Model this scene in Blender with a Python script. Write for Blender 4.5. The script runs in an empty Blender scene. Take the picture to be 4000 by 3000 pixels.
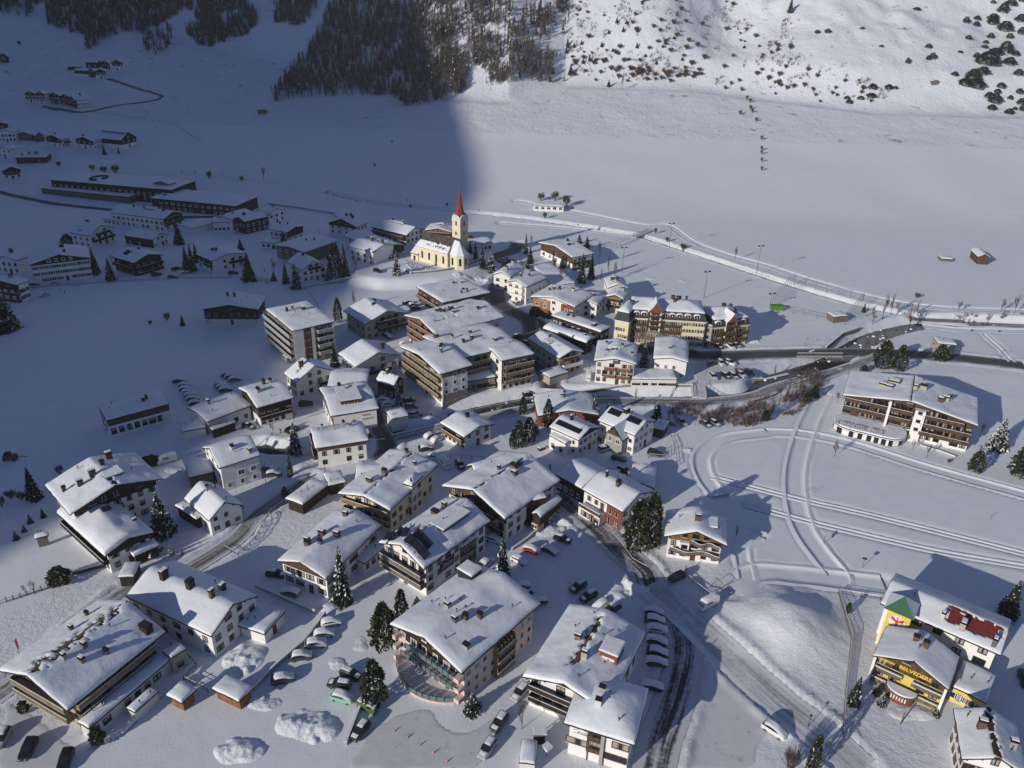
import bpy,bmesh,math,random
import numpy as np
from mathutils import Vector,Matrix,noise as mnoise

# ------------------------------------------------------------------ camera,sky,sun,exposure
S = bpy.context.scene
COL = S.collection
FPX,CX,CY,CAMH = 3050.0,2000.0,1500.0,120.0
_dn = np.array([1820 - CX,-(7500 - CY),-FPX]); _dn /= np.linalg.norm(_dn)
_Z = -_dn; _f = np.array([0,0,-1.0]); _Y = _f - _f.dot(_Z) * _Z; _Y /= np.linalg.norm(_Y)
_X = np.cross(_Y,_Z)
CM = np.array([_X,_Y,_Z])                      # camera axes -> world
cam = bpy.data.cameras.new('camera'); camo = bpy.data.objects.new('camera',cam); COL.objects.link(camo)
cam.sensor_width = 36.0; cam.lens = 36.0 * FPX / 4000.0
cam.clip_start = 1.0; cam.clip_end = 9000.0
m4 = Matrix([list(CM[0]) + [0],list(CM[1]) + [0],list(CM[2]) + [CAMH],[0,0,0,1]])
camo.matrix_world = m4
S.camera = camo
SUN_EL,SUN_AZ = 18.3,226.0                     # azimuth clockwise from +Y
W = bpy.data.worlds.new("World"); S.world = W; W.use_nodes = True
nt = W.node_tree; nt.nodes.clear()
sky = nt.nodes.new('ShaderNodeTexSky'); sky.sky_type = 'NISHITA'; sky.sun_disc = False
sky.sun_elevation = math.radians(SUN_EL); sky.sun_rotation = math.radians(SUN_AZ)
sky.altitude = 1600; sky.air_density = 1.0; sky.dust_density = 0.5; sky.ozone_density = 1.6
bg = nt.nodes.new('ShaderNodeBackground'); bg.inputs[1].default_value = 0.054
wo = nt.nodes.new('ShaderNodeOutputWorld')
mx = nt.nodes.new('ShaderNodeMixRGB'); mx.blend_type = 'MULTIPLY'; mx.inputs[0].default_value = 1.0; mx.inputs[2].default_value = (0.72,0.88,1.25,1)
nt.links.new(sky.outputs[0],mx.inputs[1]); nt.links.new(mx.outputs[0],bg.inputs[0]); nt.links.new(bg.outputs[0],wo.inputs[0])
sl = bpy.data.lights.new('sun','SUN'); sl.energy = 3.9; sl.angle = math.radians(0.5); sl.color = (1.0,0.92,0.81)
so = bpy.data.objects.new('sun',sl); COL.objects.link(so)
_az = math.radians(SUN_AZ); _el = math.radians(SUN_EL)
SUND = Vector((math.sin(_az) * math.cos(_el),math.cos(_az) * math.cos(_el),math.sin(_el)))
so.rotation_euler = SUND.to_track_quat('Z','Y').to_euler()
so.location = (0,0,300)
S.view_settings.view_transform = 'Standard'; S.view_settings.look = 'None'
S.view_settings.gamma = 1; S.view_settings.exposure = 0.15
S.render.engine = 'CYCLES'
S.cycles.max_bounces = 5; S.cycles.diffuse_bounces = 3

R = random.Random(7)

# ------------------------------------------------------------------ materials
def _nodes(name):
 m = bpy.data.materials.new(name); m.use_nodes = True
 n = m.node_tree.nodes; l = m.node_tree.links
 return m,n,l,n['Principled BSDF']

def mat(name,c,rough=0.8,var=0.12,scale=1.5,bump=0.0,c2=None,stretch=(1,1,1),metal=0.0,coord='Object',detail=4.0,thr=None,spec=0.3):
 m,n,l,b = _nodes(name)
 tc = n.new('ShaderNodeTexCoord'); mp = n.new('ShaderNodeMapping'); mp.inputs['Scale'].default_value = stretch
 nz = n.new('ShaderNodeTexNoise'); nz.inputs['Scale'].default_value = scale; nz.inputs['Detail'].default_value = detail
 l.new(tc.outputs[coord],mp.inputs[0]); l.new(mp.outputs[0],nz.inputs['Vector'])
 cr = n.new('ShaderNodeValToRGB')
 if c2 is None:
  c2 = tuple(min(1,x * (1 + var)) for x in c); c1 = tuple(x * (1 - var) for x in c)
 else:
  c1 = c
 lo,hi = thr if thr else (0.3,0.7)
 cr.color_ramp.elements[0].position = lo; cr.color_ramp.elements[1].position = hi
 cr.color_ramp.elements[0].color = (*c1,1); cr.color_ramp.elements[1].color = (*c2,1)
 l.new(nz.outputs[0],cr.inputs[0]); l.new(cr.outputs[0],b.inputs['Base Color'])
 b.inputs['Roughness'].default_value = rough; b.inputs['Metallic'].default_value = metal
 b.inputs['Specular IOR Level'].default_value = spec
 if bump:
  bp = n.new('ShaderNodeBump'); bp.inputs['Strength'].default_value = bump; bp.inputs['Distance'].default_value = 0.1
  l.new(nz.outputs[0],bp.inputs['Height']); l.new(bp.outputs[0],b.inputs['Normal'])
 return m

def planks(name,c,c2,scale=5.0,axis='XY',rough=0.75):
 """vertical or horizontal boards: a wave along the wall mixed with noise"""
 m,n,l,b = _nodes(name)
 tc = n.new('ShaderNodeTexCoord')
 nz = n.new('ShaderNodeTexNoise'); nz.inputs['Scale'].default_value = 1.3; nz.inputs['Detail'].default_value = 5
 mp = n.new('ShaderNodeMapping'); mp.inputs['Scale'].default_value = (scale,scale,0.25) if axis == 'XY' else (0.2,0.2,scale)
 n2 = n.new('ShaderNodeTexNoise'); n2.inputs['Scale'].default_value = 1.0; n2.inputs['Detail'].default_value = 2
 l.new(tc.outputs['Object'],mp.inputs[0]); l.new(mp.outputs[0],n2.inputs['Vector']); l.new(tc.outputs['Object'],nz.inputs['Vector'])
 ad = n.new('ShaderNodeMath'); ad.operation = 'ADD'; l.new(nz.outputs[0],ad.inputs[0]); l.new(n2.outputs[0],ad.inputs[1])
 cr = n.new('ShaderNodeValToRGB'); cr.color_ramp.elements[0].position = 0.75; cr.color_ramp.elements[1].position = 1.25
 ml = n.new('ShaderNodeMath'); ml.operation = 'MULTIPLY'; ml.inputs[1].default_value = 1.0
 cr.color_ramp.elements[0].position = 0.35; cr.color_ramp.elements[1].position = 0.65
 hv = n.new('ShaderNodeMath'); hv.operation = 'MULTIPLY'; hv.inputs[1].default_value = 0.5
 l.new(ad.outputs[0],hv.inputs[0]); l.new(hv.outputs[0],cr.inputs[0])
 cr.color_ramp.elements[0].color = (*c,1); cr.color_ramp.elements[1].color = (*c2,1)
 l.new(cr.outputs[0],b.inputs['Base Color']); b.inputs['Roughness'].default_value = rough
 b.inputs['Specular IOR Level'].default_value = 0.2
 return m

def snowmat(name,c=(0.80,0.83,0.87),b1=0.25,b2=0.12,s1=0.35,s2=2.5,dist=0.35,patch=None):
 m,n,l,b = _nodes(name)
 tc = n.new('ShaderNodeTexCoord')
 a = n.new('ShaderNodeTexNoise'); a.inputs['Scale'].default_value = s1; a.inputs['Detail'].default_value = 6; a.inputs['Roughness'].default_value = 0.55
 f = n.new('ShaderNodeTexNoise'); f.inputs['Scale'].default_value = s2; f.inputs['Detail'].default_value = 5
 l.new(tc.outputs['Object'],a.inputs['Vector']); l.new(tc.outputs['Object'],f.inputs['Vector'])
 p1 = n.new('ShaderNodeBump'); p1.inputs['Strength'].default_value = b1; p1.inputs['Distance'].default_value = dist * 3
 p2 = n.new('ShaderNodeBump'); p2.inputs['Strength'].default_value = b2; p2.inputs['Distance'].default_value = dist
 l.new(a.outputs[0],p1.inputs['Height']); l.new(f.outputs[0],p2.inputs['Height']); l.new(p1.outputs[0],p2.inputs['Normal'])
 l.new(p2.outputs[0],b.inputs['Normal'])
 cr = n.new('ShaderNodeValToRGB'); cr.color_ramp.elements[0].color = (c[0] * .93,c[1] * .94,c[2] * .96,1); cr.color_ramp.elements[1].color = (*c,1)
 cr.color_ramp.elements[0].position = 0.3; cr.color_ramp.elements[1].position = 0.65
 l.new(a.outputs[0],cr.inputs[0]); out = cr.outputs[0]
 if patch:
  g = n.new('ShaderNodeTexNoise'); g.inputs['Scale'].default_value = patch[1]; g.inputs['Detail'].default_value = 7; g.inputs['Roughness'].default_value = 0.65
  l.new(tc.outputs['Object'],g.inputs['Vector'])
  r2 = n.new('ShaderNodeValToRGB'); r2.color_ramp.elements[0].position = patch[2]; r2.color_ramp.elements[1].position = patch[3]
  l.new(g.outputs[0],r2.inputs[0])
  mx = n.new('ShaderNodeMixRGB'); l.new(r2.outputs[0],mx.inputs[0]); l.new(out,mx.inputs[1]); mx.inputs[2].default_value = (*patch[0],1)
  out = mx.outputs[0]
 l.new(out,b.inputs['Base Color']); b.inputs['Roughness'].default_value = 0.65; b.inputs['Specular IOR Level'].default_value = 0.15
 return m

M = {}
M['snow'] = snowmat('snow_ground',b1=0.10,b2=0.14,s1=0.25,s2=2.0,dist=0.2)
M['rsnow'] = snowmat('snow_roof',b1=0.5,b2=0.16,s1=0.4,s2=3.0,dist=0.12)
M['vsnow'] = snowmat('snow_trodden',c=(0.78,0.80,0.84),b1=0.45,b2=0.75,s1=0.7,s2=3.2,dist=0.14)
M['psnow'] = snowmat('snow_ploughed',b1=0.5,b2=0.5,s1=1.2,s2=4.0,dist=0.15)
M['packed'] = snowmat('snow_packed',c=(0.66,0.67,0.70),b1=0.2,b2=0.35,s1=0.6,s2=5.0,dist=0.08,patch=((0.22,0.21,0.21),0.35,0.58,0.78))
def roadmat(name,dark,light,lo,hi,edge):
 """wheel-worn road: long streaks along the way, snowier towards the sides"""
 m,n,l,b = _nodes(name); uv = n.new('ShaderNodeAttribute'); uv.attribute_name = 'way'
 def noise(sc,det,rough=.6):
  mp = n.new('ShaderNodeMapping'); mp.inputs['Scale'].default_value = sc; z = n.new('ShaderNodeTexNoise'); z.inputs['Scale'].default_value = 1.0; z.inputs['Detail'].default_value = det; z.inputs['Roughness'].default_value = rough
  l.new(uv.outputs['Vector'],mp.inputs[0]); l.new(mp.outputs[0],z.inputs['Vector']); return z.outputs[0]
 def mth(op,a,c):
  q = n.new('ShaderNodeMath'); q.operation = op
  for i,x in enumerate((a,c)):
   if hasattr(x,'links'): l.new(x,q.inputs[i])
   else: q.inputs[i].default_value = x
  return q.outputs[0]
 st = noise((7.0,.035,1),3); big = noise((1.2,.09,1),6); fine = noise((9.0,1.1,1),6,.7)
 sp = n.new('ShaderNodeSeparateXYZ'); l.new(uv.outputs['Vector'],sp.inputs[0]); ex = mth('ABSOLUTE',mth('SUBTRACT',sp.outputs[0],.5),0.0); e2 = mth('MULTIPLY',mth('POWER',mth('MULTIPLY',ex,2.0),4.0),edge)
 v = mth('ADD',mth('ADD',mth('MULTIPLY',st,.45),mth('MULTIPLY',big,.30)),mth('ADD',mth('MULTIPLY',fine,.25),e2))
 cr = n.new('ShaderNodeValToRGB'); cr.color_ramp.elements[0].position = lo; cr.color_ramp.elements[1].position = hi; cr.color_ramp.elements[0].color = (*dark,1); cr.color_ramp.elements[1].color = (*light,1)
 l.new(v,cr.inputs[0]); l.new(cr.outputs[0],b.inputs['Base Color']); b.inputs['Roughness'].default_value = .7; b.inputs['Specular IOR Level'].default_value = .25
 bp = n.new('ShaderNodeBump'); bp.inputs['Strength'].default_value = .5; bp.inputs['Distance'].default_value = .08; l.new(v,bp.inputs['Height']); l.new(bp.outputs[0],b.inputs['Normal'])
 return m
M['asph'] = roadmat('road_asphalt',(0.07,0.07,0.073),(0.34,0.34,0.36),.53,.78,.40)
M['slush'] = roadmat('road_slush',(0.13,0.125,0.12),(0.68,0.69,0.72),.45,.64,.3)
M['streak'] = roadmat('road_streaked',(0.055,0.055,0.06),(0.58,0.59,0.63),.47,.58,.35)
M['packway'] = roadmat('road_packed_snow',(0.36,0.36,0.37),(0.74,0.76,0.80),.42,.58,.2)
M['mount'] = snowmat('snow_mountain',c=(0.76,0.79,0.84),b1=0.4,b2=0.35,s1=0.05,s2=0.4,dist=1.2,patch=((0.20,0.17,0.15),0.11,0.60,0.74))
M['ftwig'] = mat('wood_twigs',(0.13,0.105,0.09),0.95,0.25,2.0,spec=0.03)
M['ftwigr'] = mat('wood_twigs_brown',(0.16,0.11,0.085),0.95,0.25,2.0,spec=0.03)
M['fneedle'] = mat('wood_needles',(0.035,0.042,0.032),0.95,0.3,2.0,spec=0.03)
M['white'] = mat('wall_white',(0.80,0.79,0.76),0.85,0.05,0.8,spec=0.1)
M['offwh'] = mat('wall_offwhite',(0.66,0.64,0.60),0.85,0.06,0.8,spec=0.1)
M['cream'] = mat('wall_cream',(0.74,0.66,0.47),0.85,0.05,0.8,spec=0.1)
M['beige'] = mat('wall_beige',(0.42,0.38,0.31),0.85,0.07,0.8,spec=0.1)
M['pink'] = mat('wall_pink',(0.66,0.52,0.48),0.85,0.05,0.8,spec=0.1)
M['yellow'] = mat('wall_yellow',(0.72,0.55,0.14),0.85,0.05,0.8,spec=0.1)
M['grey'] = mat('wall_grey',(0.33,0.33,0.31),0.85,0.06,0.8,spec=0.1)
M['tan'] = mat('wall_tan',(0.32,0.19,0.10),0.85,0.08,0.8,spec=0.1)
M['rust'] = mat('wall_rust',(0.22,0.075,0.05),0.85,0.08,0.8,spec=0.1)
M['stone'] = mat('stone',(0.17,0.15,0.12),0.9,scale=2.2,c2=(0.36,0.32,0.27),bump=0.6,spec=0.1)
M['green'] = mat('wall_green',(0.10,0.15,0.10),0.85,0.15,0.8,spec=0.1)
M['conc'] = mat('concrete',(0.36,0.35,0.33),0.9,0.15,0.6,spec=0.1)
M['wdark'] = planks('wood_dark',(0.018,0.012,0.009),(0.06,0.038,0.025))
M['wbrown'] = planks('wood_brown',(0.05,0.028,0.018),(0.14,0.082,0.055))
M['wwarm'] = planks('wood_warm',(0.13,0.065,0.03),(0.29,0.155,0.075))
M['wyell'] = planks('wood_yellow',(0.13,0.09,0.045),(0.30,0.215,0.11))
M['wgrey'] = planks('wood_grey',(0.10,0.085,0.065),(0.22,0.19,0.15))
M['fascia'] = mat('fascia',(0.045,0.032,0.025),0.8,0.2,1.0,spec=0.15)
M['glass'] = mat('glass',(0.016,0.018,0.022),0.12,0.4,0.35,spec=0.5)
M['curtain'] = mat('curtain',(0.34,0.32,0.28),0.9,0.2,1.0)
M['tglass'] = mat('teal_glass',(0.10,0.20,0.20),0.2,0.15,0.5,spec=0.5)
M['frame'] = mat('frame_white',(0.7,0.7,0.68),0.6,0.03,1.0)
M['framb'] = mat('frame_brown',(0.10,0.045,0.02),0.7,0.1,1.0)
M['brick'] = mat('chimney_brown',(0.12,0.08,0.055),0.9,0.2,2.0,spec=0.1)
M['metal'] = mat('metal_grey',(0.16,0.165,0.17),0.5,0.15,1.0,metal=0.4)
M['dmetal'] = mat('metal_dark',(0.03,0.032,0.035),0.5,0.15,1.0,metal=0.3)
M['redm'] = planks('red_metal_roof',(0.13,0.028,0.022),(0.21,0.045,0.035),2.0,rough=0.45)
M['spire'] = mat('spire_red',(0.26,0.035,0.028),0.5,0.12,0.5)
M['slate'] = mat('slate_roof',(0.045,0.05,0.058),0.7,0.3,2.0)
M['shingle'] = mat('shingle_roof',(0.035,0.032,0.03),0.85,scale=0.5,c2=(0.11,0.095,0.085),detail=8)
M['bark'] = mat('bark',(0.06,0.042,0.03),0.9,0.3,2.0,spec=0.1)
M['twig'] = mat('twig',(0.10,0.075,0.055),0.9,0.3,2.0,spec=0.05)
M['twigr'] = mat('twig_reddish',(0.13,0.07,0.045),0.9,0.3,2.0,spec=0.05)
M['needle'] = mat('needle',(0.014,0.022,0.011),0.9,scale=0.6,c2=(0.04,0.052,0.026),spec=0.1)
M['needleo'] = mat('needle_olive',(0.024,0.032,0.014),0.9,scale=0.6,c2=(0.065,0.072,0.034),spec=0.1)
M['sn'] = mat('snow_bits',(0.80,0.83,0.87),0.6,0.04,1.0,spec=0.1)
M['water'] = mat('river_water',(0.020,0.022,0.022),0.12,scale=0.8,c2=(0.06,0.058,0.05),bump=0.5,detail=6,spec=0.5)
M['rock'] = mat('rock',(0.10,0.09,0.075),0.9,0.35,1.5,bump=0.5,spec=0.1)
M['black'] = mat('black_rubber',(0.012,0.012,0.013),0.7,0.1,1.0)
M['cred'] = mat('cone_red',(0.65,0.06,0.03),0.6,0.05,1.0)
M['skin'] = mat('skin',(0.45,0.27,0.2),0.6,0.05,1.0)
M['cloth'] = mat('clothes_dark',(0.02,0.022,0.03),0.9,0.2,1.0)
M['clothb'] = mat('clothes_blue',(0.03,0.06,0.16),0.9,0.2,1.0)
M['greenb'] = mat('green_paint',(0.08,0.22,0.04),0.7,0.1,1.0)
M['olive'] = mat('olive_paint',(0.10,0.14,0.03),0.5,0.1,1.0)
M['purple'] = mat('banner_purple',(0.12,0.035,0.08),0.8,0.1,1.0)
M['violet'] = mat('tinsel_violet',(0.06,0.04,0.16),0.5,0.4,3.0)
M['panel'] = mat('solar_panel',(0.012,0.014,0.022),0.15,0.3,0.5,spec=0.6)
M['ylet'] = mat('yellow_letters',(0.75,0.55,0.05),0.7,0.03,1.0)
M['dgreen'] = mat('tower_green',(0.015,0.09,0.04),0.6,0.1,1.0)
M['lamp'] = mat('lamp_glass',(0.6,0.6,0.55),0.3,0.05,1.0)
def paintmat():
 m,n,l,b = _nodes('car_paint')
 oi = n.new('ShaderNodeObjectInfo'); l.new(oi.outputs['Color'],b.inputs['Base Color'])
 b.inputs['Roughness'].default_value = 0.3; b.inputs['Coat Weight'].default_value = 0.5
 return m
M['paint'] = paintmat()

# ------------------------------------------------------------------ object helpers
def tag(o,label=None,cat=None,group=None,kind=None):
 if label: o['label'] = label
 if cat: o['category'] = cat
 if group: o['group'] = group
 if kind: o['kind'] = kind
 return o
def root(name,loc,rz=0,label=None,cat=None,group=None):
 o = bpy.data.objects.new(name,None); COL.objects.link(o); o.empty_display_size = 0.3
 o.location = loc; o.rotation_euler = (0,0,rz)
 return tag(o,label,cat,group)
def link(name,mesh,parent=None,loc=None,rz=None):
 o = bpy.data.objects.new(name,mesh); COL.objects.link(o)
 if parent: o.parent = parent
 if loc is not None: o.location = loc
 if rz is not None: o.rotation_euler = (0,0,rz)
 return o
def tree_copy(o,parent=None):
 c = o.copy(); COL.objects.link(c); c.parent = parent
 for ch in o.children: tree_copy(ch,c)
 return c

class MB:
 """collects faces and links them as one mesh"""
 def __init__(s): s.v = []; s.f = []; s.m = []; s.mats = []; s.smooth = False
 def mi(s,m):
  if m not in s.mats: s.mats.append(m)
  return s.mats.index(m)
 def face(s,pts,m):
  i = len(s.v); s.v += [tuple(p) for p in pts]; s.f.append(tuple(range(i,i + len(pts)))); s.m.append(s.mi(m))
 def box(s,x0,x1,y0,y1,z0,z1,m,top=None):
  i = len(s.v)
  s.v += [(x0,y0,z0),(x1,y0,z0),(x1,y1,z0),(x0,y1,z0),(x0,y0,z1),(x1,y0,z1),(x1,y1,z1),(x0,y1,z1)]
  k = s.mi(m)
  for q in ((0,3,2,1),(0,1,5,4),(1,2,6,5),(2,3,7,6),(3,0,4,7)):
   s.f.append(tuple(i + a for a in q)); s.m.append(k)
  s.f.append((i + 4,i + 5,i + 6,i + 7)); s.m.append(s.mi(top) if top else k)
 def prism(s,poly,z0,z1,m,top=None):
  """poly: list of (x,y) ccw"""
  n = len(poly); k = s.mi(m)
  i = len(s.v); s.v += [(p[0],p[1],z0) for p in poly] + [(p[0],p[1],z1) for p in poly]
  for a in range(n):
   b = (a + 1) % n; s.f.append((i + a,i + b,i + n + b,i + n + a)); s.m.append(k)
  s.f.append(tuple(i + n + a for a in range(n))); s.m.append(s.mi(top) if top else k)
  s.f.append(tuple(i + a for a in reversed(range(n)))); s.m.append(k)
 def tube(s,p,q,r0,r1,m,n=6):
  p = Vector(p); q = Vector(q); d = (q - p)
  if d.length < 1e-6: return
  d.normalize(); a = d.orthogonal().normalized(); b = d.cross(a); k = s.mi(m); i = len(s.v)
  for (c,r) in ((p,r0),(q,r1)):
   for j in range(n):
    t = 2 * math.pi * j / n; s.v.append(tuple(c + a * (r * math.cos(t)) + b * (r * math.sin(t))))
  for j in range(n):
   jj = (j + 1) % n; s.f.append((i + j,i + jj,i + n + jj,i + n + j)); s.m.append(k)
  if n <= 8:
   s.f.append(tuple(i + n + j for j in range(n))); s.m.append(k)
   s.f.append(tuple(i + n - 1 - j for j in range(n))); s.m.append(k)
 def cone(s,c,r,z0,z1,m,n=8):
  i = len(s.v); k = s.mi(m)
  s.v += [(c[0] + r * math.cos(2 * math.pi * (j + .5) / n),c[1] + r * math.sin(2 * math.pi * (j + .5) / n),z0) for j in range(n)] + [(c[0],c[1],z1)]
  for j in range(n): s.f.append((i + j,i + (j + 1) % n,i + n)); s.m.append(k)
 def mesh(s,name):
  me = bpy.data.meshes.new(name); me.from_pydata(s.v,[],s.f); me.polygons.foreach_set('material_index',s.m)
  for m in s.mats: me.materials.append(M[m])
  if s.smooth: me.polygons.foreach_set('use_smooth',[True] * len(s.f))
  me.update(); return me
 def build(s,name,parent=None,loc=None,rz=None):
  return link(name,s.mesh(name),parent,loc,rz)

def text_mesh(txt,size,mname,depth=0.05,shear=0.0,font_bold=0.0):
 cu = bpy.data.curves.new('lettering','FONT'); cu.body = txt; cu.size = size; cu.extrude = depth
 cu.align_x = 'CENTER'; cu.align_y = 'CENTER'; cu.shear = shear; cu.offset = font_bold
 o = bpy.data.objects.new('lettering',cu); COL.objects.link(o)
 dg = bpy.context.evaluated_depsgraph_get(); me = bpy.data.meshes.new_from_object(o.evaluated_get(dg))
 bpy.data.objects.remove(o); me.materials.clear(); me.materials.append(M[mname]); return me

# ------------------------------------------------------------------ picture points and terrain
def px(c,r,x,y):                              # a point of the 4x4 zoom tiles -> photo pixel
 return (1000 * c + x / 2.212,750 * r + y / 2.212)
def ray(u,v):
 return CM @ np.array([(u - CX) / FPX,-(v - CY) / FPX,-1.0])
def flat(u,v,z=0.0):
 d = ray(u,v); s = (z - CAMH) / d[2]; return np.array([s * d[0],s * d[1],z])
def proj(p):
 c = CM.T @ (np.array(p,float) - np.array([0,0,CAMH])); return (CX + FPX * c[0] / -c[2],CY - FPX * c[1] / -c[2])

def pip(poly,X,Y):
 ins = np.zeros(X.shape,bool); n = len(poly)
 for i in range(n):
  x0,y0 = poly[i]; x1,y1 = poly[(i + 1) % n]
  c = ((y0 > Y) != (y1 > Y)) & (X < (x1 - x0) * (Y - y0) / ((y1 - y0) if y1 != y0 else 1e-9) + x0); ins ^= c
 return ins
def dpoly(pts,X,Y,closed=False):
 d = np.full(X.shape,1e9); n = len(pts)
 for i in range(n if closed else n - 1):
  x0,y0 = pts[i][0],pts[i][1]; x1,y1 = pts[(i + 1) % n][0],pts[(i + 1) % n][1]
  dx,dy = x1 - x0,y1 - y0; L = dx * dx + dy * dy + 1e-9
  t = np.clip(((X - x0) * dx + (Y - y0) * dy) / L,0,1)
  d = np.minimum(d,np.hypot(X - x0 - t * dx,Y - y0 - t * dy))
 return d
def sstep(a,b,x):
 t = np.clip((x - a) / (b - a),0,1); return t * t * (3 - 2 * t)
def vnoise(X,Y,s,seed=0):
 """smooth value noise on arrays"""
 x = X / s + seed * 17.3; y = Y / s + seed * 9.7
 xi = np.floor(x); yi = np.floor(y); fx = x - xi; fy = y - yi
 fx = fx * fx * (3 - 2 * fx); fy = fy * fy * (3 - 2 * fy)
 def h(a,b):
  v = np.sin(a * 127.1 + b * 311.7 + seed * 74.7) * 43758.5453; return v - np.floor(v)
 return (h(xi,yi) * (1 - fx) + h(xi + 1,yi) * fx) * (1 - fy) + (h(xi,yi + 1) * (1 - fx) + h(xi + 1,yi + 1) * fx) * fy - 0.5

PLATEAU = [flat(*p,3.5)[:2] for p in ((1400,985),(1405,1072),(1500,1085),(1600,1083),(1700,1077),(1782,1064),(1835,1047),(1874,1032),(1884,985),(1830,940),(1600,930))]
MOUNDC = flat(3075,2440)[:2]
def foot(X):
 return np.interp(X,[-700,-420,-300,-150,-80,-10,40,150,300,700],[930,860,800,720,690,690,735,735,690,700])
def base(X,Y):
 X = np.asarray(X,float); Y = np.asarray(Y,float)
 d = np.maximum(Y - 440,0); F = foot(X)
 dd = np.minimum(d,F - 440); z = 0.10 * dd * dd / (dd + 90) + 0.00022 * dd * dd
 e = np.maximum(Y - F,0)
 u,v = X * .92 + Y * .38,Y * .92 - X * .38; u2,v2 = X * .75 - Y * .66,Y * .75 + X * .66
 gul = vnoise(u,v * .4,95,3) * 30 + vnoise(u2,v2 * .6,41,5) * 11 + vnoise(u,v,17,6) * 4.5 + vnoise(u2,v2,7,8) * 1.8
 rid = 26 * np.exp(-((X - 0.30 * (Y - 730) - 105) / 42.0) ** 2) - 20 * np.exp(-((X - 0.1 * (Y - 730) - 190) / 42.0) ** 2)
 z = z + 0.60 * e * sstep(-5,60,e) + (gul + rid) * sstep(0,150,e)
 z = z + vnoise(X,Y,45,1) * 1.2 * sstep(430,520,Y)
 ins = pip(PLATEAU,X,Y); dp = dpoly(PLATEAU,X,Y,True); dp = np.where(ins,0,dp)
 z = z + 3.5 * (1 - sstep(0.5,8,dp))
 r = np.hypot(X - MOUNDC[0],Y - MOUNDC[1]); z = z + 4.2 * np.exp(-(r / 8.0) ** 2) * (1 + 0.3 * vnoise(X,Y,4,4)) + .5 * np.exp(-(r / 17) ** 4) * (.6 + vnoise(X,Y,2.5,14))
 return z
def gz(x,y):
 return float(base(np.array([x]),np.array([y]))[0])
def at(u,v,h=0.0):
 """photo pixel -> point at height h above the terrain"""
 d = ray(u,v)
 s = (h - CAMH) / d[2] if d[2] < -1e-4 else 3000
 if s > 0 and s * d[1] < 425 and v > 1200:
  p = np.array([0,0,CAMH]) + s * d
  if np.hypot(p[0] - MOUNDC[0],p[1] - MOUNDC[1]) > 25: return p
 ss = np.linspace(100,1500,1401); P = np.array([0,0,CAMH])[None] + ss[:,None] * d[None]
 g = P[:,2] - h - base(P[:,0],P[:,1]); k = np.argmax(g < 0)
 if g[k] >= 0: k = len(ss) - 1
 k = max(k,1); t = g[k - 1] / (g[k - 1] - g[k] + 1e-9)
 return P[k - 1] + t * (P[k] - P[k - 1])
def A2(c,r,x,y,h=0.0): return at(*px(c,r,x,y),h)
# ------------------------------------------------------------------ ground: roads,trails,rivers,terrain sheet
def smoothline(pts,step=2.0):
 """Catmull-Rom through world points, resampled"""
 P = [np.array(p[:2],float) for p in pts]; P = [2 * P[0] - P[1]] + P + [2 * P[-1] - P[-2]]
 out = []
 for i in range(1,len(P) - 2):
  a,b,c,d = P[i - 1:i + 3]; n = max(2,int(np.linalg.norm(c - b) / step))
  for k in range(n):
   t = k / n
   out.append(0.5 * (2 * b + (c - a) * t + (2 * a - 5 * b + 4 * c - d) * t * t + (3 * b - a - 3 * c + d) * t ** 3))
 out.append(P[-2]); return out
def PL(lst,step=2.0): return smoothline([A2(*p) for p in lst],step)
def offs(line,w):
 L = np.array(line); T = np.gradient(L,axis=0); T /= np.linalg.norm(T,axis=1)[:,None] + 1e-9
 return np.stack([L[:,0] - T[:,1] * w,L[:,1] + T[:,0] * w],1)

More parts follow.
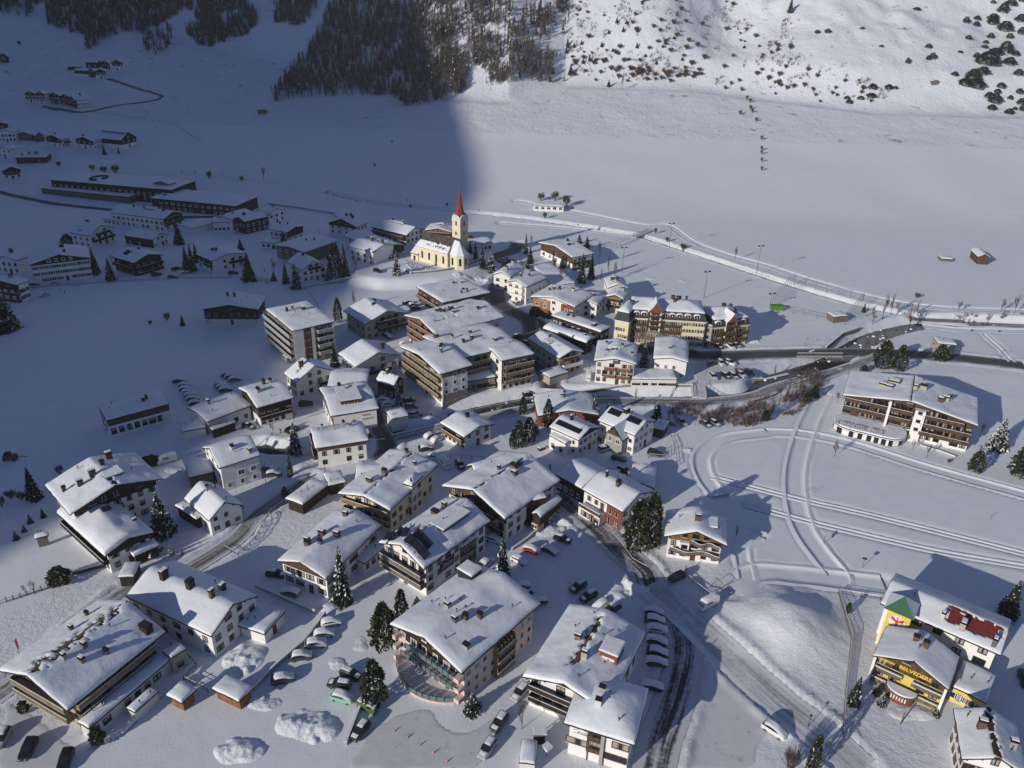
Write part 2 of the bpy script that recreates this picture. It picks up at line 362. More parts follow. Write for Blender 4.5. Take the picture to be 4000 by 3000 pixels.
ROADS = [  # name,width,material,points (tile c,r,x,y)
 ('main_road',7.5,'asph',[(3,1,2212,1500),(3,1,1700,1440),(3,1,1100,1395),(3,1,600,1388),(3,1,0,1400),(2,1,1900,1410),(2,1,1560,1410),(2,1,1150,1360),(2,1,800,1290),(2,1,330,1190),(2,1,120,1130)]),
 ('village_street',8.0,'asph',[(2,1,330,1190),(2,1,100,1080),(1,1,2100,960),(1,1,2085,820),(1,1,2160,700),(1,1,2190,620),(1,1,2090,560),(2,1,20,500),(2,1,60,440)]),
 ('station_road',6.5,'asph',[(2,1,140,1100),(2,1,170,1230),(2,1,60,1300),(2,1,130,1400),(2,1,290,1560),(2,1,330,1640),(2,2,330,40)]),
 ('riverside_road',5.0,'slush',[(3,1,1000,1400),(3,1,880,1450),(3,1,560,1560),(3,2,100,20),(2,2,2100,100),(2,2,1700,150),(2,2,1200,150),(2,2,700,150),(2,2,300,190),(1,2,2212,240),(1,2,1900,310),(1,2,1500,400),(1,2,1250,460),(1,2,1130,500)]),
 ('bridge_lane',5.5,'asph',[(1,2,990,100),(1,2,1010,230),(1,2,1050,370),(1,2,1120,480),(1,2,1130,560),(1,2,1080,660)]),
 ('lower_lane',4.5,'slush',[(1,2,480,815),(1,2,250,960),(1,2,0,1140),(0,2,2050,1330),(0,2,1700,1560),(0,2,1400,1720),(0,3,1100,130),(0,3,600,520),(0,3,200,860),(0,3,-100,1080)]),
 ('south_road',7.0,'streak',[(2,2,380,950),(2,2,520,1080),(2,2,760,1270),(2,2,960,1460),(2,2,1150,1630),(2,3,1180,60),(2,3,1290,200),(2,3,1400,350),(2,3,1480,520),(2,3,1490,700),(2,3,1440,950),(2,3,1360,1200),(2,3,1270,1450),(2,3,1220,1700)]),
 ('valley_lane',7.5,'packway',[(2,3,1200,70),(2,3,1450,290),(2,3,1750,580),(2,3,2100,900),(3,3,150,1130),(3,3,400,1320),(3,3,800,1680)]),
 ('hill_road',4.5,'asph',[(0,1,-100,-20),(0,1,200,50),(0,1,500,105),(0,1,1000,160),(0,1,1540,215),(0,1,2212,205)]),
 ('farm_lane',3.5,'asph',[(0,0,930,680),(0,0,1180,765),(0,0,1390,825),(0,0,1330,868),(0,0,1000,915),(0,0,720,970),(0,0,500,940),(0,0,380,920)]),
 ('upper_lane',3.5,'packway',[(0,1,250,830),(0,1,560,800),(0,1,900,780),(0,1,1400,750),(0,1,2000,742),(1,1,100,780)]),
]
for i,r in enumerate(ROADS): ROADS[i] = r[:3] + (PL(r[3]),)
TRAILS = [  # groomed snow tracks,width,depth,points
 (4.8,.3,[(3,2,470,90),(3,2,330,400),(3,2,245,700),(3,2,240,950),(3,2,300,1220),(3,2,430,1430),(3,2,600,1640),(3,3,600,40)]),
 (4.0,.3,[(3,2,0,415),(3,2,300,430),(3,2,700,510),(3,2,1400,730),(3,2,2260,970)]),
 (4.5,.3,[(2,2,1790,960),(2,2,1690,830),(2,2,1640,700),(2,2,1670,580),(2,2,1850,470),(2,2,2212,420)]),
 (.9,.3,[(2,2,1720,800),(2,2,1900,845),(3,2,0,925),(3,2,300,1000),(3,2,1000,1160),(3,2,2260,1475)]),
 (.9,.3,[(3,2,-200,1040),(3,2,330,1180),(3,2,1000,1340),(3,2,1500,1450),(3,2,2260,1580)]),
 (6.0,.2,[(2,3,1900,120),(2,2,2100,1640),(3,2,250,1655),(3,3,560,30),(3,3,1000,80)]),
 (5.0,.3,[(2,1,40,75),(2,1,640,190),(2,1,1150,290),(2,1,1350,290),(2,1,1560,430),(2,1,1850,540),(2,1,2212,640),(3,1,400,770),(3,1,1000,930),(3,1,1500,1000),(3,1,2260,1030)]),
 (4.0,.3,[(2,1,-100,265),(2,1,500,315),(2,1,1060,385)]),
 (4.0,.3,[(3,1,1340,1155),(3,1,1700,1190),(3,1,2260,1200)]),
 (4.0,.2,[(0,0,1200,1480),(0,0,2212,1560),(1,0,600,1655)]),
 (3.0,.3,[(2,3,2030,30),(2,2,1990,1400),(2,2,2120,1300)]),
 (1.2,.35,[(3,1,1860,1225),(3,1,2000,1350),(3,1,2110,1470)]),
]
TRAILS = [(w,d,PL(p)) for w,d,p in TRAILS]
RIVERS = [  # width,depth,points
 (8.5,2.6,[(3,1,2300,1128),(3,1,1900,1108),(3,1,1600,1105),(3,1,1350,1120),(3,1,1120,1160),(3,1,900,1225),(3,1,720,1320),(3,1,520,1440),(3,1,330,1500),(3,1,40,1590),(2,2,2080,60),(2,2,1600,100),(2,2,1100,105),(2,2,600,95),(2,2,200,110),(1,2,2050,170),(1,2,1700,245)]),
 (2.6,1.4,[(1,1,600,-5),(1,1,1020,88),(1,1,1700,160),(2,1,0,208),(2,1,500,275),(2,1,1000,355),(2,1,1190,400),(2,1,1450,485),(2,1,2212,735),(3,1,400,860),(3,1,800,970),(3,1,1250,1060),(3,1,1700,1090)]),
 (4.0,1.6,[(1,2,1560,345),(1,2,1350,380),(1,2,1130,400),(1,2,900,430)]),
 (4.5,1.8,[(1,2,260,545),(1,2,120,540),(1,2,0,520),(0,2,2000,600)]),
]
RIVERS = [(w,d,PL(p)) for w,d,p in RIVERS]

def axis(segs):
 out = [segs[0][0]]
 for a,b,s0,s1 in segs:
  x = out[-1]; 
  while x < b - 1e-6:
   t = (x - a) / (b - a); x += s0 + (s1 - s0) * t; out.append(x)
 return np.array(out)
GX = axis([(-1400,-420,45,7),(-420,-130,6,1.5),(-130,150,.95,.95),(150,420,1.3,4),(420,1400,8,45)])
GY = axis([(-500,60,50,3),(60,330,.9,1.1),(330,480,1.2,1.8),(480,760,2.2,3),(760,1150,3.5,8),(1150,2200,10,60)])
XX,YY = np.meshgrid(GX,GY)
Z0 = base(XX,YY); ZZ = Z0.copy()
near = (YY < 560) & (YY > 50)
# wind drifts and lumps
ZZ += np.where(YY < 300,1,.35) * (vnoise(XX,YY,14,11) * 0.22 + vnoise(XX,YY,4.2,12) * 0.05)
def dist_to(line,pad):
 L = np.array(line); D = np.full(XX.shape,1e9)
 x0,x1,y0,y1 = L[:,0].min() - pad,L[:,0].max() + pad,L[:,1].min() - pad,L[:,1].max() + pad
 ix = np.where((GX >= x0) & (GX <= x1))[0]; iy = np.where((GY >= y0) & (GY <= y1))[0]
 if len(ix) < 1 or len(iy) < 1: return D
 sl_ = (slice(iy[0],iy[-1] + 1),slice(ix[0],ix[-1] + 1))
 D[sl_] = dpoly([tuple(p) for p in L],XX[sl_],YY[sl_]); return D
for w,dep,line in TRAILS:
 d = dist_to(line,w + 3); k = 1 - sstep(w / 2 + .1,w / 2 + 1.3,d); ZZ = ZZ * (1 - k) + (Z0 - .55) * k
for name,w,mname,line in ROADS:
 d = dist_to(line,w + 4); h = w / 2
 ZZ += .45 * np.exp(-((d - h - 1.5) / .8) ** 2) * (1 + 1.6 * vnoise(XX,YY,2.2,23))
for name,w,mname,line in ROADS:
 d = dist_to(line,w + 4); h = w / 2
 k = 1 - sstep(h + .2,h + .8,d); ZZ = ZZ * (1 - k) + (Z0 - .25) * k
for w,dep,line in RIVERS:
 d = dist_to(line,w + 8); h = w / 2
 bank = 1.0 + dep * .7
 k = 1 - sstep(h - .3,h + bank,d); ZZ = ZZ * (1 - k) + (Z0 - dep - .5 + vnoise(XX,YY,2.0,24) * .5) * k
 ZZ += .25 * np.exp(-((d - h - bank - .5) / 1.0) ** 2) * (1 + 1.5 * vnoise(XX,YY,3,25))
# rough ploughed heaps beside the car parks and yards: centre px tile,radii,height
HEAPS = [((1,3,430,1290),8,5,2.4),((1,3,560,1350),5,4,2.0),((1,3,700,760),3.5,3,1.2),((1,3,640,280),4,3,1.0),((0,3,2080,1500),6,4,2.4),((0,3,2120,720),6,6,2.4),((2,3,930,200),5,8,2.2),((2,3,1080,110),6,3,1.8),
         ((1,3,900,610),4,4,.7),((0,2,1500,740),4,4,1.0),((2,2,320,1260),6,5,1.6),((2,2,420,1190),5,3,1.4),((1,2,240,490),6,3,1.5),((1,1,1980,760),7,5,2.0),((1,1,1800,740),9,3,1.4),((2,1,2080,1300),5,3,1.2),((1,2,400,700),6,4,1.0),((2,1,1480,770),7,4,.7),((2,1,1180,750),6,4,.8),((1,3,60,1100),5,3,1.6),((3,3,250,1350),5,4,.9),((2,2,1540,570),4,3,.8),((3,3,1250,1180),7,3,1.4)]
me = bpy.data.meshes.new('ground'); ny,nx = XX.shape
V = np.stack([XX,YY,ZZ],-1).reshape(-1,3).astype(np.float32)
idx = np.arange(ny * nx).reshape(ny,nx)
F = np.stack([idx[:-1,:-1],idx[:-1,1:],idx[1:,1:],idx[1:,:-1]],-1).reshape(-1,4)
me.vertices.add(len(V)); me.vertices.foreach_set('co',V.ravel()); me.loops.add(F.size); me.polygons.add(len(F))
me.loops.foreach_set('vertex_index',F.ravel().astype(np.int32)); me.polygons.foreach_set('loop_start',np.arange(0,F.size,4,dtype=np.int32))
me.materials.append(M['snow']); me.materials.append(M['mount'])
cyf = (YY[:-1,:-1].ravel() > 620).astype(np.int32); me.materials.append(M['vsnow'])
dv = np.full(XX.shape,1e9)
for name,w,mname,line in ROADS[:8]: dv = np.minimum(dv,dist_to(line[::4] + [line[-1]],26))
vil = (dv < 16 + 8 * vnoise(XX,YY,14,81)) & (YY < 430) & (np.hypot(XX - MOUNDC[0],YY - MOUNDC[1]) > 5); vil |= np.hypot(XX - MOUNDC[0],YY - MOUNDC[1]) < 22
cyf[vil[:-1,:-1].ravel()] = 2
me.polygons.foreach_set('material_index',cyf); me.polygons.foreach_set('use_smooth',np.ones(len(F),bool))
me.update(calc_edges=True); me.validate()
tag(link('ground',me),kind='structure')

def ribbon(name,line,w,mname,dz,kind='structure',zfun=None,cols=6):
 b = MB(); b.smooth = True; L = np.array(line); E = [offs(L,w * (j / cols - .5)) for j in range(cols + 1)]
 mi = b.mi(mname); n = len(L)
 for i in range(n):
  for j in range(cols + 1):
   x,y = E[j][i]; z = (zfun(x,y,L[i]) if zfun else 0) ; b.v.append((x,y,z))
 if not zfun:
  a = np.array(b.v); zz = base(a[:,0],a[:,1]) + dz; b.v = [(v[0],v[1],z) for v,z in zip(b.v,zz)]
 for i in range(n - 1):
  for j in range(cols):
   k = i * (cols + 1) + j; b.f.append((k + 1,k,k + cols + 1,k + cols + 2)); b.m.append(mi)
 o = b.build(name); st = np.linalg.norm(L[1] - L[0]); vi = np.arange(len(b.v)); at_ = o.data.attributes.new('way','FLOAT_VECTOR','POINT')
 at_.data.foreach_set('vector',np.stack([(vi % (cols + 1)) / cols,(vi // (cols + 1)) * st,vi * 0.0],1).astype(np.float32).ravel()); return tag(o,kind=kind)
def interp_ground(X,Y):
 ix = np.clip(np.searchsorted(GX,X) - 1,0,len(GX) - 2); iy = np.clip(np.searchsorted(GY,Y) - 1,0,len(GY) - 2)
 fx = (X - GX[ix]) / (GX[ix + 1] - GX[ix]); fy = (Y - GY[iy]) / (GY[iy + 1] - GY[iy])
 return (ZZ[iy,ix] * (1 - fx) + ZZ[iy,ix + 1] * fx) * (1 - fy) + (ZZ[iy + 1,ix] * (1 - fx) + ZZ[iy + 1,ix + 1] * fx) * fy
def surf(x,y): return float(interp_ground(np.array([x]),np.array([y]))[0])
def sheet(name,X,Y,Z,mname):
 b = MB(); b.smooth = True; k = b.mi(mname); ny_,nx_ = X.shape; b.v = list(zip(X.ravel().tolist(),Y.ravel().tolist(),Z.ravel().tolist()))
 for j in range(ny_ - 1):
  for i in range(nx_ - 1): t = j * nx_ + i; b.f.append((t,t + 1,t + nx_ + 1,t + nx_)); b.m.append(k)
 return tag(b.build(name),kind='structure')
for w,dep,line in TRAILS:                     # rolled tracks: a flat bed between two crumbly lips
 L = np.array(line); h = w / 2; cs = [(-h - (1.5 if w > 1 else .9),-.12),(-h - .6,.04),(-h - .3,.10 if w > 1 else .05),(-h - .05,.07),(-h + .15,-dep * .6)]
 if w > 2: cs += [(q * h,-dep * .5 + (-.05 if abs(q) > .3 else 0)) for q in (-.5,-.46,-.42,0,.42,.46,.5)]
 cs += [(-x,z) for x,z in reversed(cs[:5])]
 E = [offs(line,x) for x,z in cs]; X = np.array([e[:,0] for e in E]); Y = np.array([e[:,1] for e in E]); Zc = np.array([[z] for x,z in cs])
 lip = np.where(Zc > .06,1,0); Z = base(X,Y) + .04 + Zc * (1 + lip * 1.3 * vnoise(X,Y,1.6,51)) + lip * .10 * vnoise(X,Y,3.1,52); sheet('ski_track',X,Y,Z,'snow')
for p,rx,ry,hh in HEAPS:                     # ploughed heaps: chunks and clods
 rx *= .72; ry *= .72; c = A2(*p); xs = np.arange(c[0] - rx * 1.5,c[0] + rx * 1.5,.3); ys = np.arange(c[1] - ry * 1.5,c[1] + ry * 1.5,.3); X,Y = np.meshgrid(xs,ys); q = np.hypot((X - c[0]) / rx,(Y - c[1]) / ry) + .35 * vnoise(X,Y,2.6,61)
 env = np.clip(1 - q,0,1) ** .8; blk = (np.maximum(0,vnoise(X,Y,1.3,31) - .05) * 1.0 + np.maximum(0,vnoise(X,Y,.7,33) - .1) * .7) * (vnoise(X,Y,4,35) > -.12) + vnoise(X,Y,2.8,32) * .7 + vnoise(X,Y,1.2,36) * .2
 Z = interp_ground(X,Y) - .12 + hh * .45 * env + sstep(0,.25,env) * blk * min(1,hh * .5); sheet('ploughed_snow',X,Y,Z,'psnow')
for i,(name,w,mname,line) in enumerate(ROADS):
 ribbon(name,line,w + .6,mname,.02 + .004 * i)
for i,(w,dep,line) in enumerate(RIVERS):
 ribbon('river_water' if i == 0 else 'stream_water',line,w + 1.2,'water',-dep - .12)
# trodden car parks and yards: polygons laid over the ground
def yard(name,pts,mname,dz):
 poly = [tuple(p) for p in smoothline([A2(*p) for p in pts] + [A2(*pts[0])],1.5)[:-1]]; xs = [p[0] for p in poly]; ys = [p[1] for p in poly]; st = .6
 X,Y = np.meshgrid(np.arange(min(xs),max(xs) + st,st),np.arange(min(ys),max(ys) + st,st)); D = dpoly(poly,X,Y,True) + 1.2 * vnoise(X,Y,3.5,71); ins = pip(poly,X,Y) & (D > .3)
 Zt = interp_ground(X,Y) + dz - .35 * (1 - sstep(.3,1.4,D)); b = MB(); b.smooth = True; k = b.mi(mname); vid = -np.ones(X.shape,int)
 for j in range(X.shape[0] - 1):
  for i in range(X.shape[1] - 1):
   if ins[j,i] and ins[j,i + 1] and ins[j + 1,i] and ins[j + 1,i + 1]:
    q = []
    for (jj,ii) in ((j,i),(j,i + 1),(j + 1,i + 1),(j + 1,i)):
     if vid[jj,ii] < 0: vid[jj,ii] = len(b.v); b.v.append((X[jj,ii],Y[jj,ii],Zt[jj,ii]))
     q.append(vid[jj,ii])
    b.f.append(tuple(q)); b.m.append(k)
 return tag(b.build(name),kind='structure')
yard('car_park',[(2,3,1500,760),(2,3,1640,560),(2,3,1960,860),(2,3,2212,1080),(3,3,60,1330),(2,3,2160,1500),(2,3,2100,1700),(2,3,1290,1700),(2,3,1390,1250)],'packed',.05)
yard('hotel_yard',[(1,3,1150,1190),(1,3,1500,1120),(1,3,1750,1300),(1,3,2050,1180),(1,3,2200,1120),(1,3,2100,1350),(1,3,1900,1700),(1,3,800,1700),(1,3,860,1450),(1,3,960,1280)],'packed',.06)
yard('hotel_yard',[(0,3,0,1130),(0,3,120,1050),(0,3,700,1450),(0,3,480,1700),(0,3,-60,1700)],'packed',.05)
yard('car_park',[(2,1,1560,1450),(2,1,2140,1440),(2,1,2140,1500),(2,1,1900,1560),(2,1,2000,1620),(2,1,1600,1650)],'packed',.05)

# the mountain behind the camera and to its left: its ridge throws the long shadow over the village
BP = [(-2400,860),(-1000,880),(-700,860),(-642,811),(-615,735),(-588,664),(-568,600),(-518,520),(-479,468),(-423,400),(-376,340),(-331,265),(-299,205),(-282,178),(-249,137),(-220,105),(-200,70),(-190,25),(-180,-20),(-165,-90),(-120,-260),(0,-420),(300,-600)]
sx,sy = math.sin(math.radians(46)),math.cos(math.radians(46)); tanel = math.tan(math.radians(SUN_EL))
AR = -900.0
qs = np.concatenate([np.linspace(-2400,-700,18),np.linspace(-680,-100,90),np.linspace(-90,700,16)])
prof = [(-2400,0),(-1800,.45),(-1300,.8),(AR - 50,.985),(AR,1.0),(AR + 50,.93),(-720,.62),(-580,.34),(-480,.12),(-400,0)]
b = MB(); b.smooth = True; k = b.mi('mount')
for q in qs:
 ab = float(np.interp(q,[p[0] for p in BP],[p[1] for p in BP])); zr = (ab - AR) * tanel
 for j,(a,fz) in enumerate(prof):
  jit = 0 if j in (0,len(prof) - 1) or j == 4 else 25 * (mnoise.noise(Vector((q * .01,a * .01,2))))
  # world from (a along the light,q across it)
  b.v.append((sx * a + sy * q,sy * a - sx * q,max(-30,fz * zr + jit) if fz else -30))
n = len(prof)
for i in range(len(qs) - 1):
 for j in range(n - 1):
  t = i * n + j; b.f.append((t,t + 1,t + n + 1,t + n)); b.m.append(k)
tag(b.build('shadow_side_mountain'),kind='structure')
# (kept well outside the picture,it only casts its shadow)
# sports pitch fence line and other long lines come later
# ------------------------------------------------------------------ houses
WINC = {}
def win_mesh(w,h,style,far,var=None):
 """facing -y, centred on x, base at z=0. style: frame material + optional shutters"""
 var = R.randrange(4) if var is None else var; key = (round(w,1),round(h,1),style,far,var)
 if key in WINC: return WINC[key]
 fm,sh = {'w': ('frame',0),'b': ('framb',0),'ws': ('frame','framb'),'bs': ('framb','framb'),'d': ('dmetal',0),'os': ('cream','wgrey')}[style]
 t = .14; b = MB()
 b.box(-w / 2 - t,w / 2 + t,-.05,.02,-t,0,fm); b.box(-w / 2 - t,w / 2 + t,-.05,.02,h,h + t,fm)
 b.box(-w / 2 - t,-w / 2,-.05,.02,0,h,fm); b.box(w / 2,w / 2 + t,-.05,.02,0,h,fm)
 if w > 1.05:
  n = 1 if w < 2 else 2
  for i in range(n):
   x = -w / 2 + w * (i + 1) / (n + 1); b.box(x - .05,x + .05,-.035,.02,0,h,fm)
 if sh:
  for s in (-1,1):
   x0 = s * (w / 2 + t + .3); b.box(x0 - .28,x0 + .28,-.08,-.02,-.05,h + .05,sh)
 g = b if far else MB(); g.box(-w / 2,w / 2,-.015,.015,0,h,'glass')
 if var in (1,2):
  for s_ in (-1,1): x0,x1 = sorted((s_ * w * .48,s_ * w * (.28 if var == 1 else .12))); g.box(x0,x1,-.022,-.016,h * .04,h * .97,'curtain')
 elif var == 3: g.box(-w * .48,w * .48,-.022,-.016,h * .62,h * .97,'curtain')
 b.box(-w / 2 - t - .05,w / 2 + t + .05,-.16,.0,-t - .06,-t,'sn')
 WINC[key] = (b.mesh('window'),None if far else g.mesh('pane')); return WINC[key]

class House: pass
def rect_from(spec,he):
 """spec -> centre, width along u (gable side), depth along v, rotation, mirrored"""
 kind = spec[0]
 if kind == 'g' or kind == 'd':
  a,b_,c = [A2(*p,he) if len(p) == 4 else at(*p,he) for p in spec[1:4]]
  a,b_,c = [np.array(q[:2]) for q in (a,b_,c)]
  if kind == 'd': c = c + (b_ - a)           # c was given next to a
 elif kind == 'f':                              # gable edge a-b and a depth away from the camera
  a,b_ = [np.array((A2(*p,he) if len(p) == 4 else at(*p,he))[:2]) for p in spec[1:3]]
  u = (b_ - a) / np.linalg.norm(b_ - a); n = np.array([-u[1],u[0]]); n *= np.sign(n @ (a + b_) / 2)
  c = b_ + n * spec[3]
 elif kind == 'e':                              # eave edge b-c,gable at b,width away from the camera
  b_,c = [np.array((A2(*p,he) if len(p) == 4 else at(*p,he))[:2]) for p in spec[1:3]]
  u = (c - b_) / np.linalg.norm(c - b_); n = np.array([-u[1],u[0]]); n *= np.sign(n @ (b_ + c) / 2)
  a = b_ + n * spec[3]
 u = b_ - a; v = c - b_; Wd = np.linalg.norm(u); D = np.linalg.norm(v); mir = False
 ctr = (a + c) / 2
 if u[0] * v[1] - u[1] * v[0] < 0: u = -u; mir = True
 au = math.atan2(u[1],u[0]); av = math.atan2(v[1],v[0]) - math.pi / 2
 dlt = (av - au + math.pi) % (2 * math.pi) - math.pi
 wt = Wd / (Wd + D); rot = au * 1.0 + dlt * (1 - wt)
 return ctr,Wd,D,rot,mir

def local_frame(W2,D2,side):
 """origin on the facade centre, rotation so that local -y points outward"""
 return {'f': ((0,-D2),0.0),'r': ((W2,0),math.pi / 2),'b': ((0,D2),math.pi),'l': ((-W2,0),-math.pi / 2)}[side]

def roof_h(typ,W,D,rise,x,y,soft=0.0):
 ax = math.sqrt(x * x + soft * soft) if soft else abs(x)
 if typ == 'gable': return rise * (1 - ax / (W / 2))
 if typ == 'hip':
  s = rise / (min(W,D) / 2); return max(0,min((W / 2 - ax) * s,(D / 2 - abs(y)) * s,rise))
 if typ == 'mono': return rise * (x / W + .5)
 return rise * (1 - ax / (W / 2)) * .3

def house(name,spec,he,rise=None,top=None,label=None,cat='house',group=None,wall='white',roof='gable',oh=(.9,.9),win=None,wst='b',wsz=(1.0,1.2),
          clad=None,balc=None,chim=2,snow=.42,bare=(),parent=None,z0=None,fh=2.75,bm='wbrown',cm='wdark',plinth=None,door='f',vents=2,fm='fascia',roofm='fascia',prefix='',dorm=(),names=('wall','roof'),far=None):
 ctr,W,D,rot,mir = rect_from(spec,he)
 if z0 is None:
  ca,sa = math.cos(rot),math.sin(rot)
  z0 = min(gz(ctr[0] + ca * x - sa * y,ctr[1] + sa * x + ca * y) for x in (-W / 2,W / 2) for y in (-D / 2,D / 2))
  z0 = .5 * z0 + .5 * gz(ctr[0],ctr[1])
 g = House(); g.W,g.D,g.he,g.rot,g.ctr,g.z0,g.mir = W,D,he,rot,ctr,z0,mir
 if rise is None and top is not None:           # ridge end seen in the photo fixes the rise
  tx = px(*top)[1]; s = 1 if False else -1
  ca,sa = math.cos(rot),math.sin(rot); yy = -D / 2
  if mir and False: yy = -yy
  p = (ctr[0] - sa * yy,ctr[1] + ca * yy)
  lo,hi = .3,9
  for _ in range(30):
   mm = (lo + hi) / 2
   if proj((p[0],p[1],z0 + he + mm))[1] > tx: lo = mm
   else: hi = mm
  rise = lo - .3
 rise = max(rise,.25); g.rise = rise
 dist = math.hypot(ctr[0],ctr[1])
 if far is None: far = dist > 215
 og,oe = oh; Wi,Di = W / 2 - oe,D / 2 - og      # wall half sizes
 g.Wi,g.Di = Wi,Di
 rt = parent.rt if parent else root(name,(ctr[0],ctr[1],z0),rot,label,cat,group)
 g.rt = rt; off = Matrix.Identity(4)
 if parent:
  dx,dy = ctr[0] - parent.ctr[0],ctr[1] - parent.ctr[1]; ca,sa = math.cos(-parent.rot),math.sin(-parent.rot)
  off = Matrix.Translation((ca * dx - sa * dy,sa * dx + ca * dy,z0 - parent.z0)) @ Matrix.Rotation(rot - parent.rot,4,'Z')
 g.off = off
 def part(nm,mesh,ml=None,par=None):
  o = link(nm,mesh,par or rt)
  if par is None: o.matrix_basis = off @ (ml or Matrix.Identity(4))
  elif ml is not None: o.matrix_basis = ml
  return o
 g.part = part
 sw = (lambda s_: {'l': 'r','r': 'l'}.get(s_,s_)) if mir else (lambda s_: s_)
 g.sw = sw
 Rh = lambda x,y,soft=0.0: he + roof_h(roof,W,D,rise,x,y,soft)
 g.Rh = Rh
 # --- walls
 b = MB(); zb = -1.6
 if roof in ('gable','mono','flat'):
  xs = [-Wi,0,Wi]; top_ = [Rh(x,0) - .02 for x in xs]
  i = 0
  for y in (-Di,Di):
   b.v += [(-Wi,y,zb),(Wi,y,zb),(Wi,y,top_[2]),(0,y,top_[1]),(-Wi,y,top_[0])]
  k = b.mi(wall)
  for f in ((0,1,2,3,4),(9,8,7,6,5),(1,6,7,2),(5,0,4,9)): b.f.append(f); b.m.append(k)
 else:
  b.box(-Wi,Wi,-Di,Di,zb,Rh(Wi,Di) - .02,wall)
 wallo = part(names[0],b.mesh('wall'))
 if plinth:
  b = MB(); t = .06; hgt,pm = plinth
  b.prism([(-Wi - t,-Di - t),(Wi + t,-Di - t),(Wi + t,Di + t),(-Wi - t,Di + t)],zb + .05,hgt,pm); part('plinth',b.mesh('plinth'))
 # --- roof deck
 b = MB(); th = .24
 def deck(polys):
  for P in polys:
   lowp = [(x,y,Rh(x,y)) for x,y in P]; hi = [(x,y,Rh(x,y) + th) for x,y in P]
   b.face(hi,roofm); b.face(list(reversed(lowp)),fm)
 w2,d2 = W / 2,D / 2
 if roof == 'hip':
  if W <= D: r1,r2 = (0,-d2 + w2),(0,d2 - w2); deck([[(-w2,-d2),(w2,-d2),r1],[(w2,-d2),(w2,d2),r2,r1],[(w2,d2),(-w2,d2),r2],[(-w2,d2),(-w2,-d2),r1,r2]])
  else: r1,r2 = (-w2 + d2,0),(w2 - d2,0); deck([[(-w2,-d2),(w2,-d2),r2,r1],[(w2,-d2),(w2,d2),r2],[(w2,d2),(-w2,d2),r1,r2],[(-w2,d2),(-w2,-d2),r1]])
 elif roof == 'mono': deck([[(-w2,-d2),(w2,-d2),(w2,d2),(-w2,d2)]])
 else: deck([[(-w2,-d2),(0,-d2),(0,d2),(-w2,d2)],[(0,-d2),(w2,-d2),(w2,d2),(0,d2)]])
 edge = [(-w2,-d2),(0,-d2),(w2,-d2),(w2,d2),(0,d2),(-w2,d2)]
 for i in range(6):
  p,q = edge[i],edge[(i + 1) % 6]
  b.face([(p[0],p[1],Rh(*p)),(q[0],q[1],Rh(*q)),(q[0],q[1],Rh(*q) + th),(p[0],p[1],Rh(*p) + th)],fm)
 if dist < 230 and roof == 'gable':             # purlin ends and rafters under the eaves
  for y0 in (-d2 + .15,d2 - .45):
   for x in (-Wi + .1,-Wi / 2,0,Wi / 2,Wi - .1):
    zz = Rh(x,0) - .02; b.box(x - .12,x + .12,y0 if y0 > 0 else y0,y0 + .3 + (og - .5 if y0 < 0 else 0),zz - .3 - abs(rise / W) * .3,zz - abs(rise / W) * .26,fm)
 roofo = part(names[1],b.mesh('roof'))
 # --- snow blanket
 if snow:
  sm = MB(); sm.smooth = True; k = sm.mi('rsnow'); e = .08
  def cuts(h,n): return [-h + e,-h + e + .12,-h + e + .35] + [(-1 + 2 * (i + 1) / (n + 1)) * (h - .9) for i in range(n)] + [h - e - .35,h - e - .12,h - e]
  fine = bool(bare); st = .45 if fine else 1.3
  xs = cuts(w2,max(3,int(W / st))); ys = cuts(d2,max(3,int(D / (st * 1.3))))
  if 0.0 not in xs: xs = sorted(xs + [0.0])
  sd = R.random() * 100; nx_,ny_ = len(xs),len(ys)
  for y in ys:
   for x in xs:
    ed = min(w2 - e - abs(x),d2 - e - abs(y)); q = min(ed / .5,1); prof_ = math.sqrt(max(0,1 - (1 - q) ** 2))
    nz_ = mnoise.noise(Vector((x * .22 + sd,y * .22,sd))) * .5 + mnoise.noise(Vector((x * .9 + sd,y * .9,sd))) * .12
    tt = snow * (1 + nz_ * 1.15) * prof_
    for (u0,u1,v0,v1,jag) in bare:
     uu,vv = x / w2 * (-1 if mir else 1),y / d2
     j = mnoise.noise(Vector((x * 1.5 + sd,y * .9,3))) * jag + mnoise.noise(Vector((x * 3.5,y * 3.5 + sd,9))) * jag * .5
     if u0 + j < uu < u1 + j and v0 + j * .5 < vv < v1 + j * .5: tt = -.1
    wob = .10 * mnoise.noise(Vector((x * .6 + sd,y * .6,7))) if ed < .02 else 0
    sm.v.append((x * (1 + wob / max(w2,1)),y * (1 + wob / max(d2,1)),Rh(x,y,.45 if roof == 'gable' else 0) + th + tt + (0.02 if tt >= 0 else -.05)))
  for j in range(ny_ - 1):
   for i in range(nx_ - 1):
    t = j * nx_ + i; sm.f.append((t,t + 1,t + nx_ + 1,t + nx_)); sm.m.append(k)
  part('snow_cover',sm.mesh('snow_cover'),None,roofo)
 # --- which sides the camera can see
 def faces_cam(side):
  o_,a_ = local_frame(1,1,side); ang = rot + a_; n = (math.sin(ang),-math.cos(ang)); return n[0] * ctr[0] + n[1] * ctr[1] < dist * .35
 sides = {}
 floors = max(1,int(round((he - .5) / fh)))
 g.fh = fh
 for s_ in ('f','r','l','b'):
  L = (W - 2 * oe) if s_ in 'fb' else (D - 2 * og)
  (ox,oy),a_ = local_frame(Wi,Di,s_)
  sides[s_] = (L,Matrix.Translation((ox,oy,0)) @ Matrix.Rotation(a_,4,'Z'))
 g.sides = sides
 def cam_side(us): return faces_cam(sw(us))
 g.cam_side = cam_side
